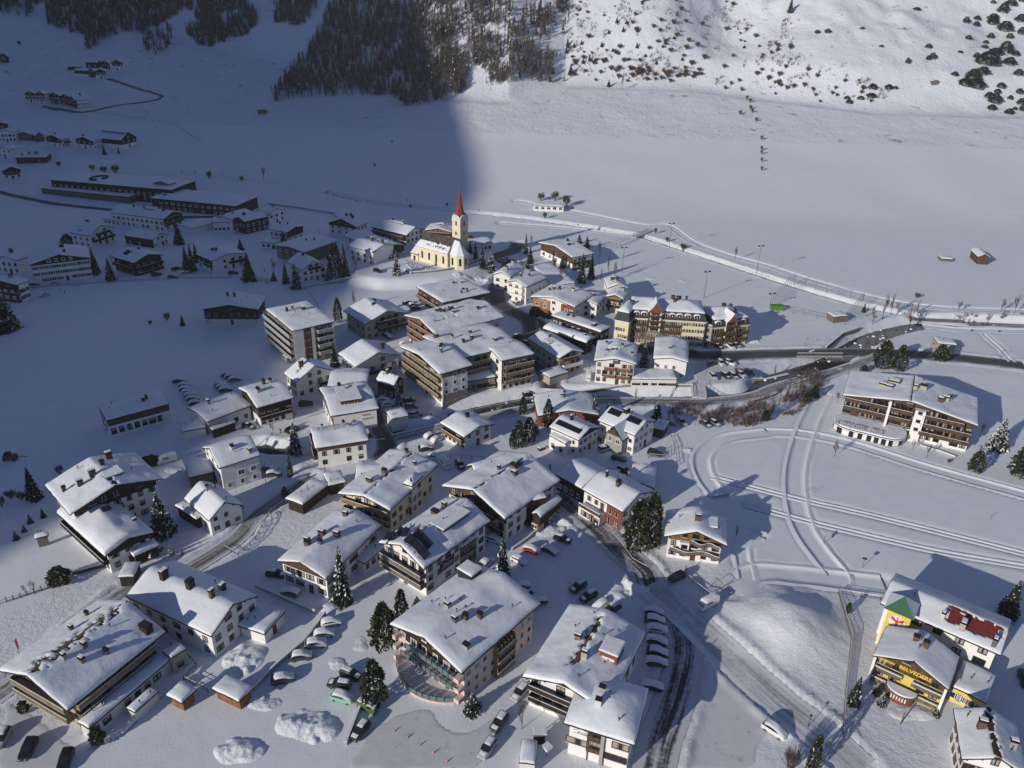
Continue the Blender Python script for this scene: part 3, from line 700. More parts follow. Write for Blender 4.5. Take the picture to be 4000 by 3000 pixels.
 # profile height of facade at local x
 def ptop(us,x):
  s_ = sw(us)
  if s_ in 'fb' and roof in ('gable','flat'): return Rh(x,0)
  if roof == 'hip': return Rh(Wi,Di)
  return Rh(Wi,0)
 g.ptop = ptop
 if clad:
  for us,(zc,mn) in clad.items():
   if not cam_side(us) and us != 'b': continue
   L,ml = sides[sw(us)]; b = MB(); y0,y1 = -.05,.03; h2 = L / 2 + .03
   pts = [(-h2,zc),(h2,zc),(h2,ptop(us,h2) - .03),(0,ptop(us,0) - .03),(-h2,ptop(us,h2) - .03)]
   if pts[2][1] <= zc + .05:              # only the gable triangle above zc
    hw = h2 * (1 - (zc - he) / rise) if rise > 0 else h2; pts = [(-hw,zc),(hw,zc),(0,ptop(us,0) - .03)]
   n = len(pts); b.face([(p[0],y0,p[1]) for p in pts],mn)
   for i in range(n): p,q = pts[i],pts[(i + 1) % n]; b.face([(q[0],y0,q[1]),(p[0],y0,p[1]),(p[0],y1,p[1]),(q[0],y1,q[1])],mn)
   part('wood_cladding',b.mesh('wood_cladding'),ml)
 # --- balconies
 blocked = {}
 if balc:
  for us,lst in balc.items():
   if not cam_side(us): continue
   L,ml = sides[sw(us)]
   for it in lst:
    if not isinstance(it,(tuple,list)): it = (it,)
    lv = it[0]; t0,t1 = (it[1],it[2]) if len(it) > 2 else (.0,1.0); dep = it[3] if len(it) > 3 else 1.25; mn = it[4] if len(it) > 4 else bm
    if mir: t0,t1 = 1 - t1,1 - t0
    z = lv * fh + .15; x0,x1 = -L / 2 + L * t0,-L / 2 + L * t1
    if z + 1 > ptop(us,(x0 + x1) / 2): continue
    if sw(us) in 'fb' and roof == 'gable' and z + 1.2 > ptop(us,max(abs(x0),abs(x1))):   # clip under the gable
     hw = (w2) * (1 - (z + 1.3 - he) / rise); x0,x1 = max(x0,-hw),min(x1,hw)
    if x1 - x0 < 1: continue
    b = MB(); b.box(x0,x1,-dep,0,z - .18,z,'conc' if dist < 150 else mn)
    bo = part('balcony',b.mesh('balcony'),ml)
    b = MB(); rb,rtp = z + .02,z + 1.0
    b.box(x0,x1,-dep,-dep + .07,rb,rtp,mn); b.box(x0,x0 + .07,-dep + .07,0,rb,rtp,mn); b.box(x1 - .07,x1,-dep + .07,0,rb,rtp,mn)
    b.box(x0 - .03,x1 + .03,-dep - .05,-dep + .12,rtp + .003,rtp + .07,mn)
    if snow: b.box(x0,x1,-dep - .02,-dep + .1,rtp + .075,rtp + .16,'sn')
    part('railing',b.mesh('railing'),None,bo)
    blocked.setdefault(us,[]).append((lv,x0,x1))
 # --- windows and balcony doors
 if win is None: win = {'f': 0,'r': 0,'l': 0}
 cnt = 0
 for us,ncol in win.items():
  if not cam_side(us): continue
  L,ml = sides[sw(us)]; wd,wh = wsz
  if ncol == 0: ncol = max(2,int(L / 3.4))
  if ncol < 0: continue
  gab = sw(us) in 'fb' and roof == 'gable'
  fl = floors + (2 if gab and rise > 2.4 else 1 if gab else 0)
  for lv in range(fl):
   for c_ in range(ncol):
    x = -L / 2 + L * (c_ + .5) / ncol
    bal = any(lv == q[0] and q[1] - .1 <= x <= q[2] + .1 for q in blocked.get(us,[]))
    h_ = 2.0 if bal else wh; zs = lv * fh + (.2 if bal else .95)
    if zs + h_ + .25 > ptop(us,abs(x) + wd / 2): continue
    if lv == 0 and door == us and c_ == ncol // 2 and not bal:
     b = MB(); b.box(-.6,.6,-.07,.02,-.4,2.1,'framb'); o = part('door',b.mesh('door'),ml @ Matrix.Translation((x,0,.1)))
     if not far:
      b = MB(); b.box(.38,.46,-.14,-.06,1.0,1.15,'metal'); part('handle',b.mesh('handle'),None,o)
     continue
    if R.random() < .07: continue
    jw = wd * (1.5 if bal else R.choice((1,1,1,1.45)))
    fmsh,pane = win_mesh(jw,h_,wst,far)
    prj = .05 if clad and us in clad and zs > clad[us][0] - .3 else .0
    o = part('window',fmsh,ml @ Matrix.Translation((x,-.02 - prj,zs))); cnt += 1
    if pane: part('pane',pane,None,o)
 # --- chimneys,vents,dormers
 cl = chim if isinstance(chim,(list,tuple)) else [(R.uniform(-.5,.5),R.uniform(-.6,.6)) for _ in range(chim)]
 for it in cl:
  u,v = it[:2]; sz = it[2] if len(it) > 2 else R.uniform(.5,.75); hh = it[3] if len(it) > 3 else R.uniform(1.0,1.5)
  mn = it[4] if len(it) > 4 else R.choice(('brick','brick','conc','grey'))
  if mir: u = -u
  x,y = u * w2,v * d2; z = Rh(x,y); b = MB(); b.box(-sz,sz,-sz * .75,sz * .75,-.1,hh + .6,mn)
  o = part('chimney',b.mesh('chimney'),Matrix.Translation((x,y,z)),None)
  b = MB(); b.box(-sz - .1,sz + .1,-sz * .75 - .1,sz * .75 + .1,hh + .6,hh + .72,'dmetal')
  for s1 in (-1,1): b.box(s1 * sz * .8 - .06,s1 * sz * .8 + .06,-.06,.06,hh + .72,hh + .95,'dmetal')
  b.box(-sz - .05,sz + .05,-sz * .7,sz * .7,hh + .95,hh + 1.02,'dmetal')
  if snow and R.random() < .6: b.box(-sz,sz,-sz * .65,sz * .65,hh + 1.02,hh + 1.2,'sn')
  part('chimney_cap',b.mesh('chimney_cap'),None,o)
 for _ in range(vents if dist < 330 else 0):
  x,y = R.uniform(-.7,.7) * w2,R.uniform(-.8,.8) * d2; b = MB(); b.tube((0,0,0),(0,0,1.25),.09,.09,'metal'); b.tube((0,0,1.2),(0,0,1.38),.16,.16,'dmetal')
  part('vent_pipe',b.mesh('vent_pipe'),Matrix.Translation((x,y,Rh(x,y))))
 for (u,v,dw,dh,sg) in dorm:                # dormer: position,width,height,slope side sg (+1 right,-1 left)
  if mir: u = -u; sg = -sg
  x,y = u * w2,v * d2; z = Rh(x,0); slope = rise / w2; run = dh / max(slope,.12); run = min(run,abs(x) + w2 * .3)
  b = MB(); xi = x - sg * run
  x0,x1 = sorted((x,xi)); b.box(x0,x1,y - dw / 2,y + dw / 2,z - .3,z + dh,wall if wall != 'white' else 'wbrown')
  o = part('dormer',b.mesh('dormer'))
  b = MB(); b.box(x0 - .4,x1 + .4,y - dw / 2 - .35,y + dw / 2 + .35,z + dh,z + dh + .16,fm); b.box(x0 - .35,x1 + .3,y - dw / 2 - .28,y + dw / 2 + .28,z + dh + .16,z + dh + .5,'rsnow')
  part('dormer_roof',b.mesh('dormer_roof'),None,o)
  wm_,_p = win_mesh(1.2,min(1.0,dh - .4) if dh > .8 else .5,wst,True)
  for q in range(max(1,int(dw / 2.4))):
   yy = y - dw / 2 + dw * (q + .5) / max(1,int(dw / 2.4))
   o2 = part('window',wm_,Matrix.Translation((x + sg * .03,yy,z + .3)) @ Matrix.Rotation(sg * math.pi / 2,4,'Z'))
 return g
# ------------------------------------------------------------------ the buildings,one call each
g = {}
H = house
# -- front rows
g['B1'] = H('large_guesthouse',('g',(0,3,-10,825),(0,3,580,1185),(0,3,1430,490)),7.2,top=(0,3,210,860),cat='guesthouse',label='long guesthouse with yellow wooden balconies and bare brown ridge, bottom left corner',wall='beige',oh=(2.2,2.0),balc={'f': [(1,0,1,1.8,'wyell'),(2,0,1,1.8,'wyell')],'r': [(1,0,1,1.6,'wyell'),(2,0,1,1.6,'wyell')]},fh=2.5,
   chim=[(.25,-.1,.5,.9,'metal'),(.62,.05,.45,.9,'metal'),(.2,-.45,.4,1.0),(.75,.78,1.0,1.3,'wdark'),(-.45,.1,.4,.8),(-.6,.5,.35,.8),(.45,-.3,.5,.8,'metal')],bare=[(-.16,.04,-.9,.95,.22)],clad={'f': (5.2,'wyell')},roofm='brick')
H('annex',('g',(0,3,680,1270),(0,3,765,1340),(0,3,1475,722)),3.0,.5,wall='offwh',parent=g['B1'],roof='flat',oh=(.3,.3),chim=0,names=('annex_wall','annex_roof'),win={'r': 8},wst='d',z0=0)
H('annex',('g',(0,3,1400,655),(0,3,1475,722),(0,3,1618,635)),4.2,.3,wall='beige',parent=g['B1'],roof='flat',oh=(.2,.2),chim=0,names=('annex_wall','annex_roof'),win={'r': 1},z0=0)
H('annex',('g',(0,3,1095,1150),(0,3,1165,1195),(0,3,1370,1005)),2.3,.3,wall='offwh',parent=g['B1'],roof='flat',oh=(.2,.2),chim=0,names=('annex_wall','annex_roof'),win={'r': 1},z0=0)
g['B2'] = H('white_farmhouse',('g',(0,3,2232,178),(0,3,1825,533),(0,3,1085,185)),6.0,top=(0,3,2035,245),cat='house',label='big plain white house with steep snowy roof half in shade and small square windows',oh=(.35,.35),win={'f': 4,'r': 6},wst='d',wsz=(1.1,1.2),chim=[(.1,.55,.75,1.5,'wdark'),(.05,-.05,.75,1.5,'dmetal'),(-.45,-.5,.6,1.2,'dmetal'),(.05,-.55,.5,1.4,'brick')],snow=.3)
H('garage',('g',(1,3,235,318),(1,3,78,528),(0,3,2075,430)),2.8,.3,roof='flat',cat='garage',label='low white garage with snow slab roof beside the steep-roofed white house',win={'f': 1},chim=0,snow=.6,oh=(.4,.4))
g['B3'] = H('pink_hotel',('g',(1,3,1195,425),(1,3,1775,890),(2,3,208,250)),9.2,2.6,cat='hotel',label='pink hotel with teal glass balconies and a broad snow roof',wall='pink',oh=(1.6,.7),win={'r': 9,'f': 6},wst='w',clad={'f': (6.0,'wdark')},chim=[(-.25,-.25,.55,1.1,'grey'),(.25,-.25,.5,1.2,'brick'),(.42,-.05,.5,1.2,'brick'),(.15,-.42,.5,1.0,'metal'),(.7,-.62,.6,.8,'conc')],vents=8,snow=.5)
g['B4'] = H('hotel',('g',(2,3,60,885),(2,3,800,1170),(2,3,1178,500)),8.4,2.5,cat='hotel',label='white hotel with dark timber balconies and a brown roof-top cabin, bottom centre',oh=(2.0,.8),balc={'f': [(1,.03,.97,1.6,'wdark'),(2,.03,.97,1.6,'wdark')]},clad={'f': (8.2,'wdark')},win={'f': 6,'l': 6,'r': 5},wst='d',bare=[(-.12,.02,-.55,.8,.12)],chim=[(-.25,.05,.6,1.3,'wyell'),(.1,-.3,.55,1.5,'beige'),(.75,-.72,.5,1.4,'grey')],vents=6,snow=.5,roofm='brick',fh=2.8)
g['B4w'] = H('wing',('g',(2,3,480,1265),(2,3,1085,1508),(2,3,1150,1000)),8.0,2.6,parent=g['B4'],roof='hip',oh=(1.0,1.0),win={'f': -1},chim=[(-.2,-.35,.5,1.4,'offwh')],snow=.45,z0=0)
g['B7'] = H('guesthouse',('g',(3,3,905,692),(3,3,1568,1003),(3,3,1652,712)),6.6,top=(3,3,1265,738),cat='guesthouse',label='yellow guesthouse with brown timber gable lettered PENSION BELVEDERE',wall='yellow',oh=(1.5,.6),clad={'f': (4.6,'wbrown')},win={'f': -1,'l': 3,'r': 2},chim=[(-.15,.25,.5,.9,'brick'),(.12,.1,.5,1.1,'brick')],snow=.22)
g['B7b'] = H('rear_house',('g',(3,3,2108,388),(3,3,2005,690),(3,3,962,238)),8.2,top=None,rise=2.0,cat='house',label='tall white house with half bare red metal roof behind the yellow guesthouse',oh=(.9,.9),win={'r': 5,'f': 2,'l': 2},wst='d',wsz=(1.4,1.3),bare=[(.04,.62,-.86,-.05,.16)],roofm='redm',chim=[(.55,.0,.4,.8,'pink'),(.7,-.33,.7,1.6,'beige'),(.8,-.85,.5,1.5,'metal')],snow=.25)
H('annex',('g',(3,3,1585,962),(3,3,1885,1110),(3,3,1968,872)),3.4,.4,parent=g['B7'],roof='flat',wall='yellow',oh=(.4,.4),win={'f': 4},wst='w',wsz=(1.8,1.3),chim=0,names=('annex_wall','annex_roof'),z0=0)
g['B8'] = H('white_house',('d',(3,3,1645,1603),(3,3,2225,1735),(3,3,1625,1178)),6.2,rise=2.6,cat='house',label='white house with bare dark ridge strip in the bottom right corner',oh=(.9,.8),win={'f': 5,'l': 4},wst='b',bare=[(-.13,.03,-.97,.97,.15)],roofm='wdark',chim=[(-.35,.15,.6,1.5,'brick'),(.55,-.2,.55,1.4,'grey')],snow=.28)
# -- second row,left to right
H('sports_building',('g',(0,2,840,205),(0,2,925,320),(0,2,1475,177)),5.6,.7,cat='building',label='long white two-storey building alone on the shaded snowfield',oh=(.3,.3),clad={'r': (3.6,'wbrown')},win={'r': 8,'f': 3},wst='d',wsz=(1.2,1.7),chim=[(.1,.3,.5,.8,'dmetal'),(.0,.42,.4,.9,'dmetal')],snow=.4)
g['B10'] = H('large_hotel',('g',(0,2,605,1140),(0,2,1415,825),(0,2,1170,600)),9.4,top=(0,2,1000,872),cat='hotel',label='large white lodge with a wide dark-edged roof at the left edge of the sun',oh=(1.6,1.3),clad={'f': (7.8,'wdark')},balc={'f': [(2,.3,.55),(1,.3,.55)]},win={'f': 7,'l': 5},wst='d',bare=[(-.03,.07,-.95,-.1,.08)],chim=[(-.2,.0,.7,1.3,'brick'),(-.5,-.1,.6,1.3,'brick'),(.1,.3,.5,1.2,'brick'),(.35,.7,.7,1.6,'brick'),(-.8,.1,.4,1.2,'brick')],dorm=[(.3,-.25,3.5,1.0,1)],snow=.4)
g['B11'] = H('lodge',('d',(0,2,905,1500),(0,2,1335,1290),(0,2,490,1120)),5.6,top=(0,2,1105,1332),cat='lodge',label='lodge with very thick smooth snow on its roof in front of the large lodge',oh=(1.0,1.0),balc={'l': [(1,0,1,1.2,'wdark')]},clad={'f': (4.5,'wdark')},win={'l': 8,'f': 3},wst='d',chim=[(.25,.1,.9,.9,'conc'),(.75,-.5,.4,.6,'metal')],snow=1.0)
H('carport',('g',(0,2,1105,1450),(0,2,1155,1505),(0,2,1385,1400)),2.8,.3,roof='flat',cat='carport',label='carport under a puffy snow cap beside the thick-roofed lodge',wall='wdark',win={'f': -1},chim=0,snow=.9,oh=(.5,.5))
H('pavilion',('g',(0,2,280,1310),(0,2,335,1315),(0,2,440,1320)),2.6,.3,roof='flat',cat='pavilion',label='small garden pavilion with rounded snow cap, far left',wall='wgrey',win={'f': -1},chim=0,snow=.9,oh=(.4,.4))
g['B13'] = H('small_house',('g',(0,2,1790,1225),(0,2,2045,1055),(0,2,1900,845)),4.6,top=(0,2,1900,1020),cat='house',label='small steep-roofed white house above the curving lower lane',oh=(.5,.5),win={'f': 3,'l': 2},wst='w',chim=[(-.1,.2,.3,1.2,'conc'),(.45,.4,.3,1.2,'conc')],snow=.4)
H('porch',('g',(0,2,1560,1055),(0,2,1690,1200),(0,2,1740,1130)),3.0,.4,parent=g['B13'],roof='flat',wall='wdark',oh=(.5,.5),chim=0,win={'f': 2},names=('porch_wall','porch_roof'),z0=0,wst='d')
g['B14'] = H('town_house',('e',(0,2,1895,738),(0,2,2255,620),12.5),7.5,3.0,cat='house',label='tall white house with a small bell turret on its roof ridge',oh=(.5,.5),win={'r': 3,'f': 3},wst='w',chim=[(.35,-.05,.6,.7,'offwh'),(.75,.6,.6,.7,'conc')],snow=.3)
H('shed',('g',(0,2,1565,655),(0,2,1640,808),(0,2,1870,768)),3.4,.5,cat='shed',label='shed under a deep snow slab left of the house with the bell turret',wall='wgrey',roof='gable',oh=(.4,.4),win={'f': -1},chim=0,snow=.8)
H('garage',('g',(0,2,1530,330),(0,2,1592,408),(0,2,1802,382)),2.9,.4,roof='flat',cat='garage',label='flat white garage beside the row of snowed-in parked cars',win={'f': -1},chim=0,snow=.5,oh=(.3,.3))
g['B16'] = H('low_house',('g',(0,2,1665,215),(0,2,1775,358),(0,2,2135,188)),4.4,1.0,cat='house',label='low L-shaped house with snowy roof behind the flat garage',oh=(.6,.6),win={'r': 4,'f': 2},wst='d',chim=1,snow=.4)
H('canopy',('g',(0,2,1812,388),(0,2,1835,408),(0,2,2045,335)),2.8,.3,roof='flat',cat='carport',label='dark open shed with thick snow cap in front of the low L-shaped house',wall='wdark',win={'f': -1},chim=0,snow=.7,oh=(.4,.4))
g['B17'] = H('timber_house',('g',(0,2,2070,45),(1,2,0,222),(1,2,320,122)),7.0,1.9,cat='house',label='white house with dark timber upper storey and long balcony, left of the gabled white inn',oh=(.9,.8),clad={'r': (3.0,'wdark'),'f': (3.0,'wdark')},balc={'r': [(1,0,.95,1.2,'wdark')]},win={'r': 5,'f': 3},wst='b',chim=3,snow=.4)
g['B18'] = H('white_inn',('g',(1,2,565,50),(1,2,630,298),(1,2,1045,212)),6.4,2.0,cat='inn',label='white inn with a dark cross gable and lettering on its pale wall',oh=(.8,.6),clad={'f': (3,'wwarm')},win={'r': -1,'f': 4},wst='b',chim=[(-.2,.0,.6,.9,'metal'),(-.7,-.2,.6,1.0,'brick')],dorm=[(.62,-.05,6.0,1.9,1)],snow=.45)
H('rear_wing',('g',(1,1,720,1560),(1,2,560,45),(1,2,900,-10)),5.5,1.2,parent=g['B18'],oh=(.5,.5),chim=0,snow=.4,win={'f': 2},z0=0)
g['B19'] = H('white_house',('g',(1,2,447,392),(1,2,522,556),(1,2,995,498)),6.4,1.4,cat='house',label='white house with four chimneys below the white inn, beside the snowy spruce',oh=(.8,.6),clad={'r': (5.2,'wbrown')},balc={'f': [(1,0,1,1.3,'wbrown'),(2,0,1,1.3,'wbrown')]},win={'r': 4,'f': 3},wst='d',chim=[(-.6,-.55,.35,1.2,'conc'),(-.55,.25,.45,1.3,'conc'),(-.15,.45,.5,1.0,'conc')],snow=.55)
H('garage',('g',(1,2,1105,243),(1,2,1162,320),(1,2,1315,278)),2.8,.8,cat='garage',label='tiny white garage at the end of the lane by the frozen stream',oh=(.3,.3),win={'f': -1},chim=0,snow=.5)
g['B21'] = H('hotel',('g',(1,2,705,955),(1,2,1160,1105),(1,2,1580,700)),7.4,top=(1,2,930,968),cat='hotel',label='cream hotel with small pyramid-roofed tower on its right side, in the middle',wall='cream',oh=(1.6,1.0),balc={'f': [(1,0,1,1.6,'wyell'),(2,0,1,1.6,'wyell')]},win={'f': 5,'r': 7},wst='b',chim=[(-.1,-.1,.6,1.2,'metal'),(-.25,-.5,.5,1.0,'brick'),(-.4,-.45,.4,.8,'brick'),(.45,.55,.35,.9,'metal'),(-.15,.85,.4,1.0,'brick')],bare=[(-.04,.02,-.9,.9,.03)],snow=.45)
H('rear_wing',('g',(1,2,870,672),(1,2,860,850),(1,2,1180,850)),7.0,1.2,parent=g['B21'],wall='cream',oh=(.6,.6),chim=0,snow=.4,win={'f': -1},z0=0)
H('stair_tower',('g',(1,2,1265,870),(1,2,1350,892),(1,2,1450,800)),8.8,1.6,parent=g['B21'],wall='offwh',roof='hip',oh=(.4,.4),chim=0,snow=.35,win={'r': 2,'f': 1},names=('tower_wall','tower_roof'),z0=0,vents=0)
g['B97'] = H('house',('g',(1,2,2062,352),(1,2,1797,470),(1,2,1590,343)),5.0,top=(1,2,1930,364),cat='house',label='white house with a long orange-brown balcony on its left side, beside the stream road',oh=(.8,.9),balc={'r': [(1,0,1,1.3,'wwarm')]},clad={'r': (2.9,'wwarm')},win={'f': 3,'r': 5},wst='b',chim=[(-.1,.15,.55,1.0,'brick')],vents=1,snow=.45)
H('carport',('g',(1,2,245,1000),(1,2,403,1050),(1,2,640,870)),3.2,.3,roof='flat',cat='carport',label='long open carport with smooth snow roof beside the lower lane',wall='wdark',win={'f': -1},chim=0,snow=.45,oh=(.5,.5))
H('carport',('g',(1,2,560,780),(1,2,640,872),(1,2,800,858)),3.2,.3,roof='flat',cat='carport',label='short carport joining the cream hotel to the long carport',wall='wdark',win={'f': -1},chim=0,snow=.45,oh=(.5,.5))
g['B22'] = H('hotel',('g',(1,2,185,1535),(1,3,605,45),(1,2,1085,1230)),6.2,top=(1,2,372,1540),cat='hotel',label='white hotel with five dark chimneys and ribbed snow, left of the roof with solar panels',oh=(1.0,.7),clad={'f': (5.3,'wbrown')},win={'f': 4,'r': 5},wst='b',wsz=(1.9,1.2),chim=[(-.55,-.35,.6,1.1,'brick'),(-.4,-.45,.6,1.1,'brick'),(-.3,-.05,.7,1.1,'brick'),(.2,.05,.7,1.0,'brick'),(.0,-.35,.5,.8,'metal'),(-.2,.7,.55,1.0,'brick')],snow=.4)
H('side_wing',('g',(1,2,880,1500),(1,2,935,1590),(1,2,1100,1385)),3.0,.4,parent=g['B22'],roof='flat',oh=(.4,.4),chim=0,snow=.4,win={'r': 4},z0=0)
g['B23'] = H('hotel',('g',(1,2,1070,1380),(1,2,1450,1625),(1,2,2015,1190)),8.2,top=(1,2,1265,1390),cat='hotel',label='white hotel with pink-panelled balconies, solar panels and a purple banner',oh=(1.3,.7),balc={'f': [(1,0,1,1.8,'wgrey'),(2,0,1,1.8,'wgrey')]},win={'f': 5,'r': 7},wst='b',chim=[(-.4,.25,.8,.8,'brick'),(-.35,.5,.55,1.3,'brick')],dorm=[(.5,.28,8.5,1.5,1)],bare=[(-.04,.02,-.6,.95,.03)],snow=.45,fh=2.6)
H('bay_wing',('g',(1,2,1755,1405),(1,2,1770,1440),(1,2,1895,1330)),6.3,.4,parent=g['B23'],roof='flat',wall='wyell',oh=(.3,.2),chim=0,snow=.5,win={'r': 3,'f': 1},z0=0,wst='d')
g['B24'] = H('large_hotel',('g',(1,2,1615,890),(1,2,2150,1188),(2,2,410,840)),7.8,top=(1,2,1885,915),cat='hotel',label='large white hotel with cross wing, dark gable balconies and many roof vents, centre',oh=(1.8,.9),clad={'f': (5.3,'wbrown')},balc={'f': [(1,.05,.95,1.6,'wdark'),(2,.15,.85,1.6,'wdark')]},win={'f': 6,'r': 6},wst='d',bare=[(-.03,.02,-.9,.9,.03)],chim=[(.1,.3,.8,.9,'brick'),(.25,.15,.7,.8,'brick'),(.15,.45,.6,.8,'metal'),(-.1,.0,.4,1.0,'brick')],snow=.5)
H('cross_wing',('g',(1,2,1800,712),(1,2,1905,780),(2,2,20,690)),8.2,1.6,parent=g['B24'],oh=(.5,.5),wall='tan',chim=0,snow=.45,win={'f': -1},z0=0,vents=0)
H('balcony_wing',('g',(2,2,40,1075),(2,2,105,985),(2,2,255,870)),7.6,.3,parent=g['B24'],roof='flat',oh=(.3,.3),wall='wdark',chim=0,snow=.45,balc={'r': [(0,0,1,1.0,'offwh'),(1,0,1,1.0,'offwh'),(2,0,1,1.0,'offwh')],'f': [(0,0,1,1.0,'offwh'),(1,0,1,1.0,'offwh'),(2,0,1,1.0,'offwh')]},win={'r': 3,'f': 2},z0=0,wst='d')
H('timber_house',('g',(2,2,165,1128),(2,2,250,1168),(2,2,438,1005)),4.8,.9,cat='house',label='small black timber house with white framed windows beside the south road',wall='wdark',oh=(.4,.4),win={'r': 5,'f': 2},wst='w',chim=0,snow=.35,vents=0)
g['B26'] = H('village_house',('e',(2,2,955,1115),(2,2,600,915),13),6.0,top=None,rise=2.4,cat='house',label='white and rust-red farmhouse adjoining a long dark barn by the south road',oh=(.6,.5),win={'f': 4,'r': -1},wst='b',chim=[(.15,-.1,.6,1.2,'brick'),(.05,.55,.3,1.2,'dmetal')],snow=.35)
H('barn',('e',(2,2,600,915),(2,2,372,785),12),4.4,2.0,cat='barn',label='long dark timber barn under snow adjoining the rust-red farmhouse',wall='wdark',oh=(.3,.5),win={'r': 4,'f': -1},wst='w',chim=0,snow=.35,vents=0)
H('garage',('g',(2,2,1010,868),(2,2,1238,915),(2,2,1250,735)),3.0,1.0,cat='garage',label='snow-covered double garage with low gable beside the ski meadow',wall='offwh',oh=(.2,.2),win={'f': -1},chim=0,snow=.35,vents=0)
g['B28'] = H('chalet',('g',(2,2,1295,1332),(2,2,1845,1395),(2,2,1868,1175)),6.4,top=(2,2,1590,1275),cat='chalet',label='white chalet with carved timber gable and curved balconies beside two tall dark pines',oh=(1.4,1.2),clad={'f': (5.2,'wwarm')},win={'f': 5,'r': 3},wst='b',chim=[(.0,-.2,.6,1.4,'brick')],dorm=[(.62,.1,3.4,1.0,1)],snow=.5)
g['B29'] = H('guesthouse',('g',(2,2,1235,328),(2,2,1065,462),(2,2,750,320)),6.6,top=(2,2,1180,322),cat='guesthouse',label='white guesthouse with grey front gable and two rows of solar panels',oh=(.5,.6),win={'f': 4,'r': 5},wst='w',chim=[(-.05,.1,.9,.9,'wdark')],snow=.35)
g['B30'] = H('house',('g',(2,2,755,380),(2,2,577,497),(2,2,320,378)),5.8,top=(2,2,680,382),cat='house',label='white house with one long strip of solar panels left of the grey-gabled guesthouse',oh=(.5,.6),clad={'f': (5.6,'wdark')},win={'f': 4,'r': 3},wst='w',chim=[(-.05,.25,.45,1.0,'wdark')],snow=.35)
H('lean_to',('g',(2,2,512,490),(2,2,462,530),(2,2,330,445)),4.2,.3,parent=g['B30'],roof='flat',oh=(.2,.2),chim=0,snow=.4,win={'r': 2},z0=0,vents=0)
H('house',('d',(2,2,213,288),(2,2,745,270),(2,2,190,100)),4.0,1.8,cat='house',label='low house with bare ridge board behind the cluster of dark pines',oh=(.8,.5),wall='rust',win={'f': 4},chim=[(-.12,.1,.4,1.2,'grey'),(-.02,.3,.3,1.3,'grey')],snow=.35)
H('carport',('g',(2,2,1240,380),(2,2,1325,422),(2,2,1332,335)),2.8,.3,roof='flat',cat='carport',label='small flat carport behind the guesthouse with two rows of solar panels',wall='wdark',win={'f': -1},chim=0,snow=.4,oh=(.3,.3))
g['B33'] = H('alpine_hotel',('g',(3,2,635,105),(3,2,1812,368),(3,2,1820,128)),9.6,top=(3,2,1275,150),cat='hotel',label='huge gabled hotel with brown timber balconies and curved lettered terrace, right',oh=(1.6,1.0),clad={'f': (2.9,'wbrown')},balc={'f': [(1,.62,1,1.7,'wbrown'),(2,0,.54,1.7,'wbrown'),(2,.64,1,1.7,'wbrown'),(3,.0,.54,1.7,'wbrown'),(3,.64,.93,1.7,'wbrown'),(4,.2,.7,1.7,'wbrown')]},win={'f': 15,'l': 3},wst='d',wsz=(1.4,1.4),chim=[(-.45,-.1,1.0,.8,'beige'),(-.35,-.2,.9,.7,'beige'),(-.3,.2,1.6,.9,'beige'),(.15,.15,.9,1.2,'beige'),(.5,-.1,.9,1.1,'beige'),(.42,-.35,.7,1.2,'brick'),(.55,.05,.7,1.0,'beige'),(.03,-.05,.5,1.0,'beige')],bare=[(-.012,.012,-.98,.98,0)],snow=.35)
H('pump_house',('e',(3,1,1465,1312),(3,1,1634,1328),6),3.2,.4,roof='flat',wall='beige',cat='building',label='small beige flat-roofed hut beside the main road near the river',win={'r': 1},wst='w',chim=0,snow=.35,oh=(.2,.2))
H('hay_barn',('d',(3,1,1808,566),(3,1,1918,572),(3,1,1752,503)),3.6,top=(3,1,1866,536),cat='barn',label='lone brown hay barn standing in the sunny snowfield',wall='wbrown',oh=(.6,.6),win={'f': -1},chim=0,snow=.3,vents=0)
H('snowed_hut',('f',(3,1,1500,580),(3,1,1600,585),5),1.2,.2,roof='flat',cat='hut',label='half-buried hut left of the lone hay barn',wall='wgrey',win={'f': 2},chim=0,snow=.4,oh=(.1,.1),vents=0,wst='d',wsz=(1,.5))
H('dugout',('f',(3,1,570,1085),(3,1,690,1075),5),2.6,.3,roof='flat',cat='hut',label='small snow-roofed shelter at the corner of the netted pitch',wall='wgrey',win={'f': -1},chim=0,snow=.4,oh=(.2,.2),vents=0)
H('garage_row',('e',(2,1,185,120),(2,1,450,133),7),2.8,.5,cat='garage',label='row of white garages alone at the edge of the big meadow',oh=(.3,.3),win={'r': 5,'f': 1},wst='w',wsz=(1.9,1.6),chim=0,snow=.35,vents=0)
g['B40'] = H('chalet',('g',(2,1,255,445),(2,1,515,580),(2,1,684,532)),6.2,top=(2,1,373,465),cat='chalet',label='brown and white chalet among tall spruces at the edge of the sports pitch',oh=(1.2,.9),clad={'f': (2.9,'wbrown')},balc={'r': [(1,0,1,1.3,'wdark'),(0,0,1,1.3,'wdark')]},win={'f': 5,'r': 4},chim=[(-.25,.5,.5,1.1,'dmetal'),(.15,.0,.6,.8,'dmetal')],snow=.4)
g['B41'] = H('house',('e',(2,1,125,832),(2,1,312,748),11),7.6,2.0,cat='house',label='white house with rounded bay balconies on the bend of the village street',oh=(.7,.6),win={'r': 5,'f': 3},wst='w',wall='white',balc={'f': [(1,.1,.9,1.4,'white'),(2,.1,.9,1.4,'white')]},chim=[(-.3,-.3,.5,1.2,'brick'),(.2,.0,.35,1.0,'brick')],snow=.4)
H('house',('e',(1,1,2200,745),(2,1,120,655),9),6.2,1.8,cat='house',label='small snowy house right behind the one with rounded bay balconies',oh=(.5,.5),win={'f': 2,'r': 3},chim=2,snow=.4)
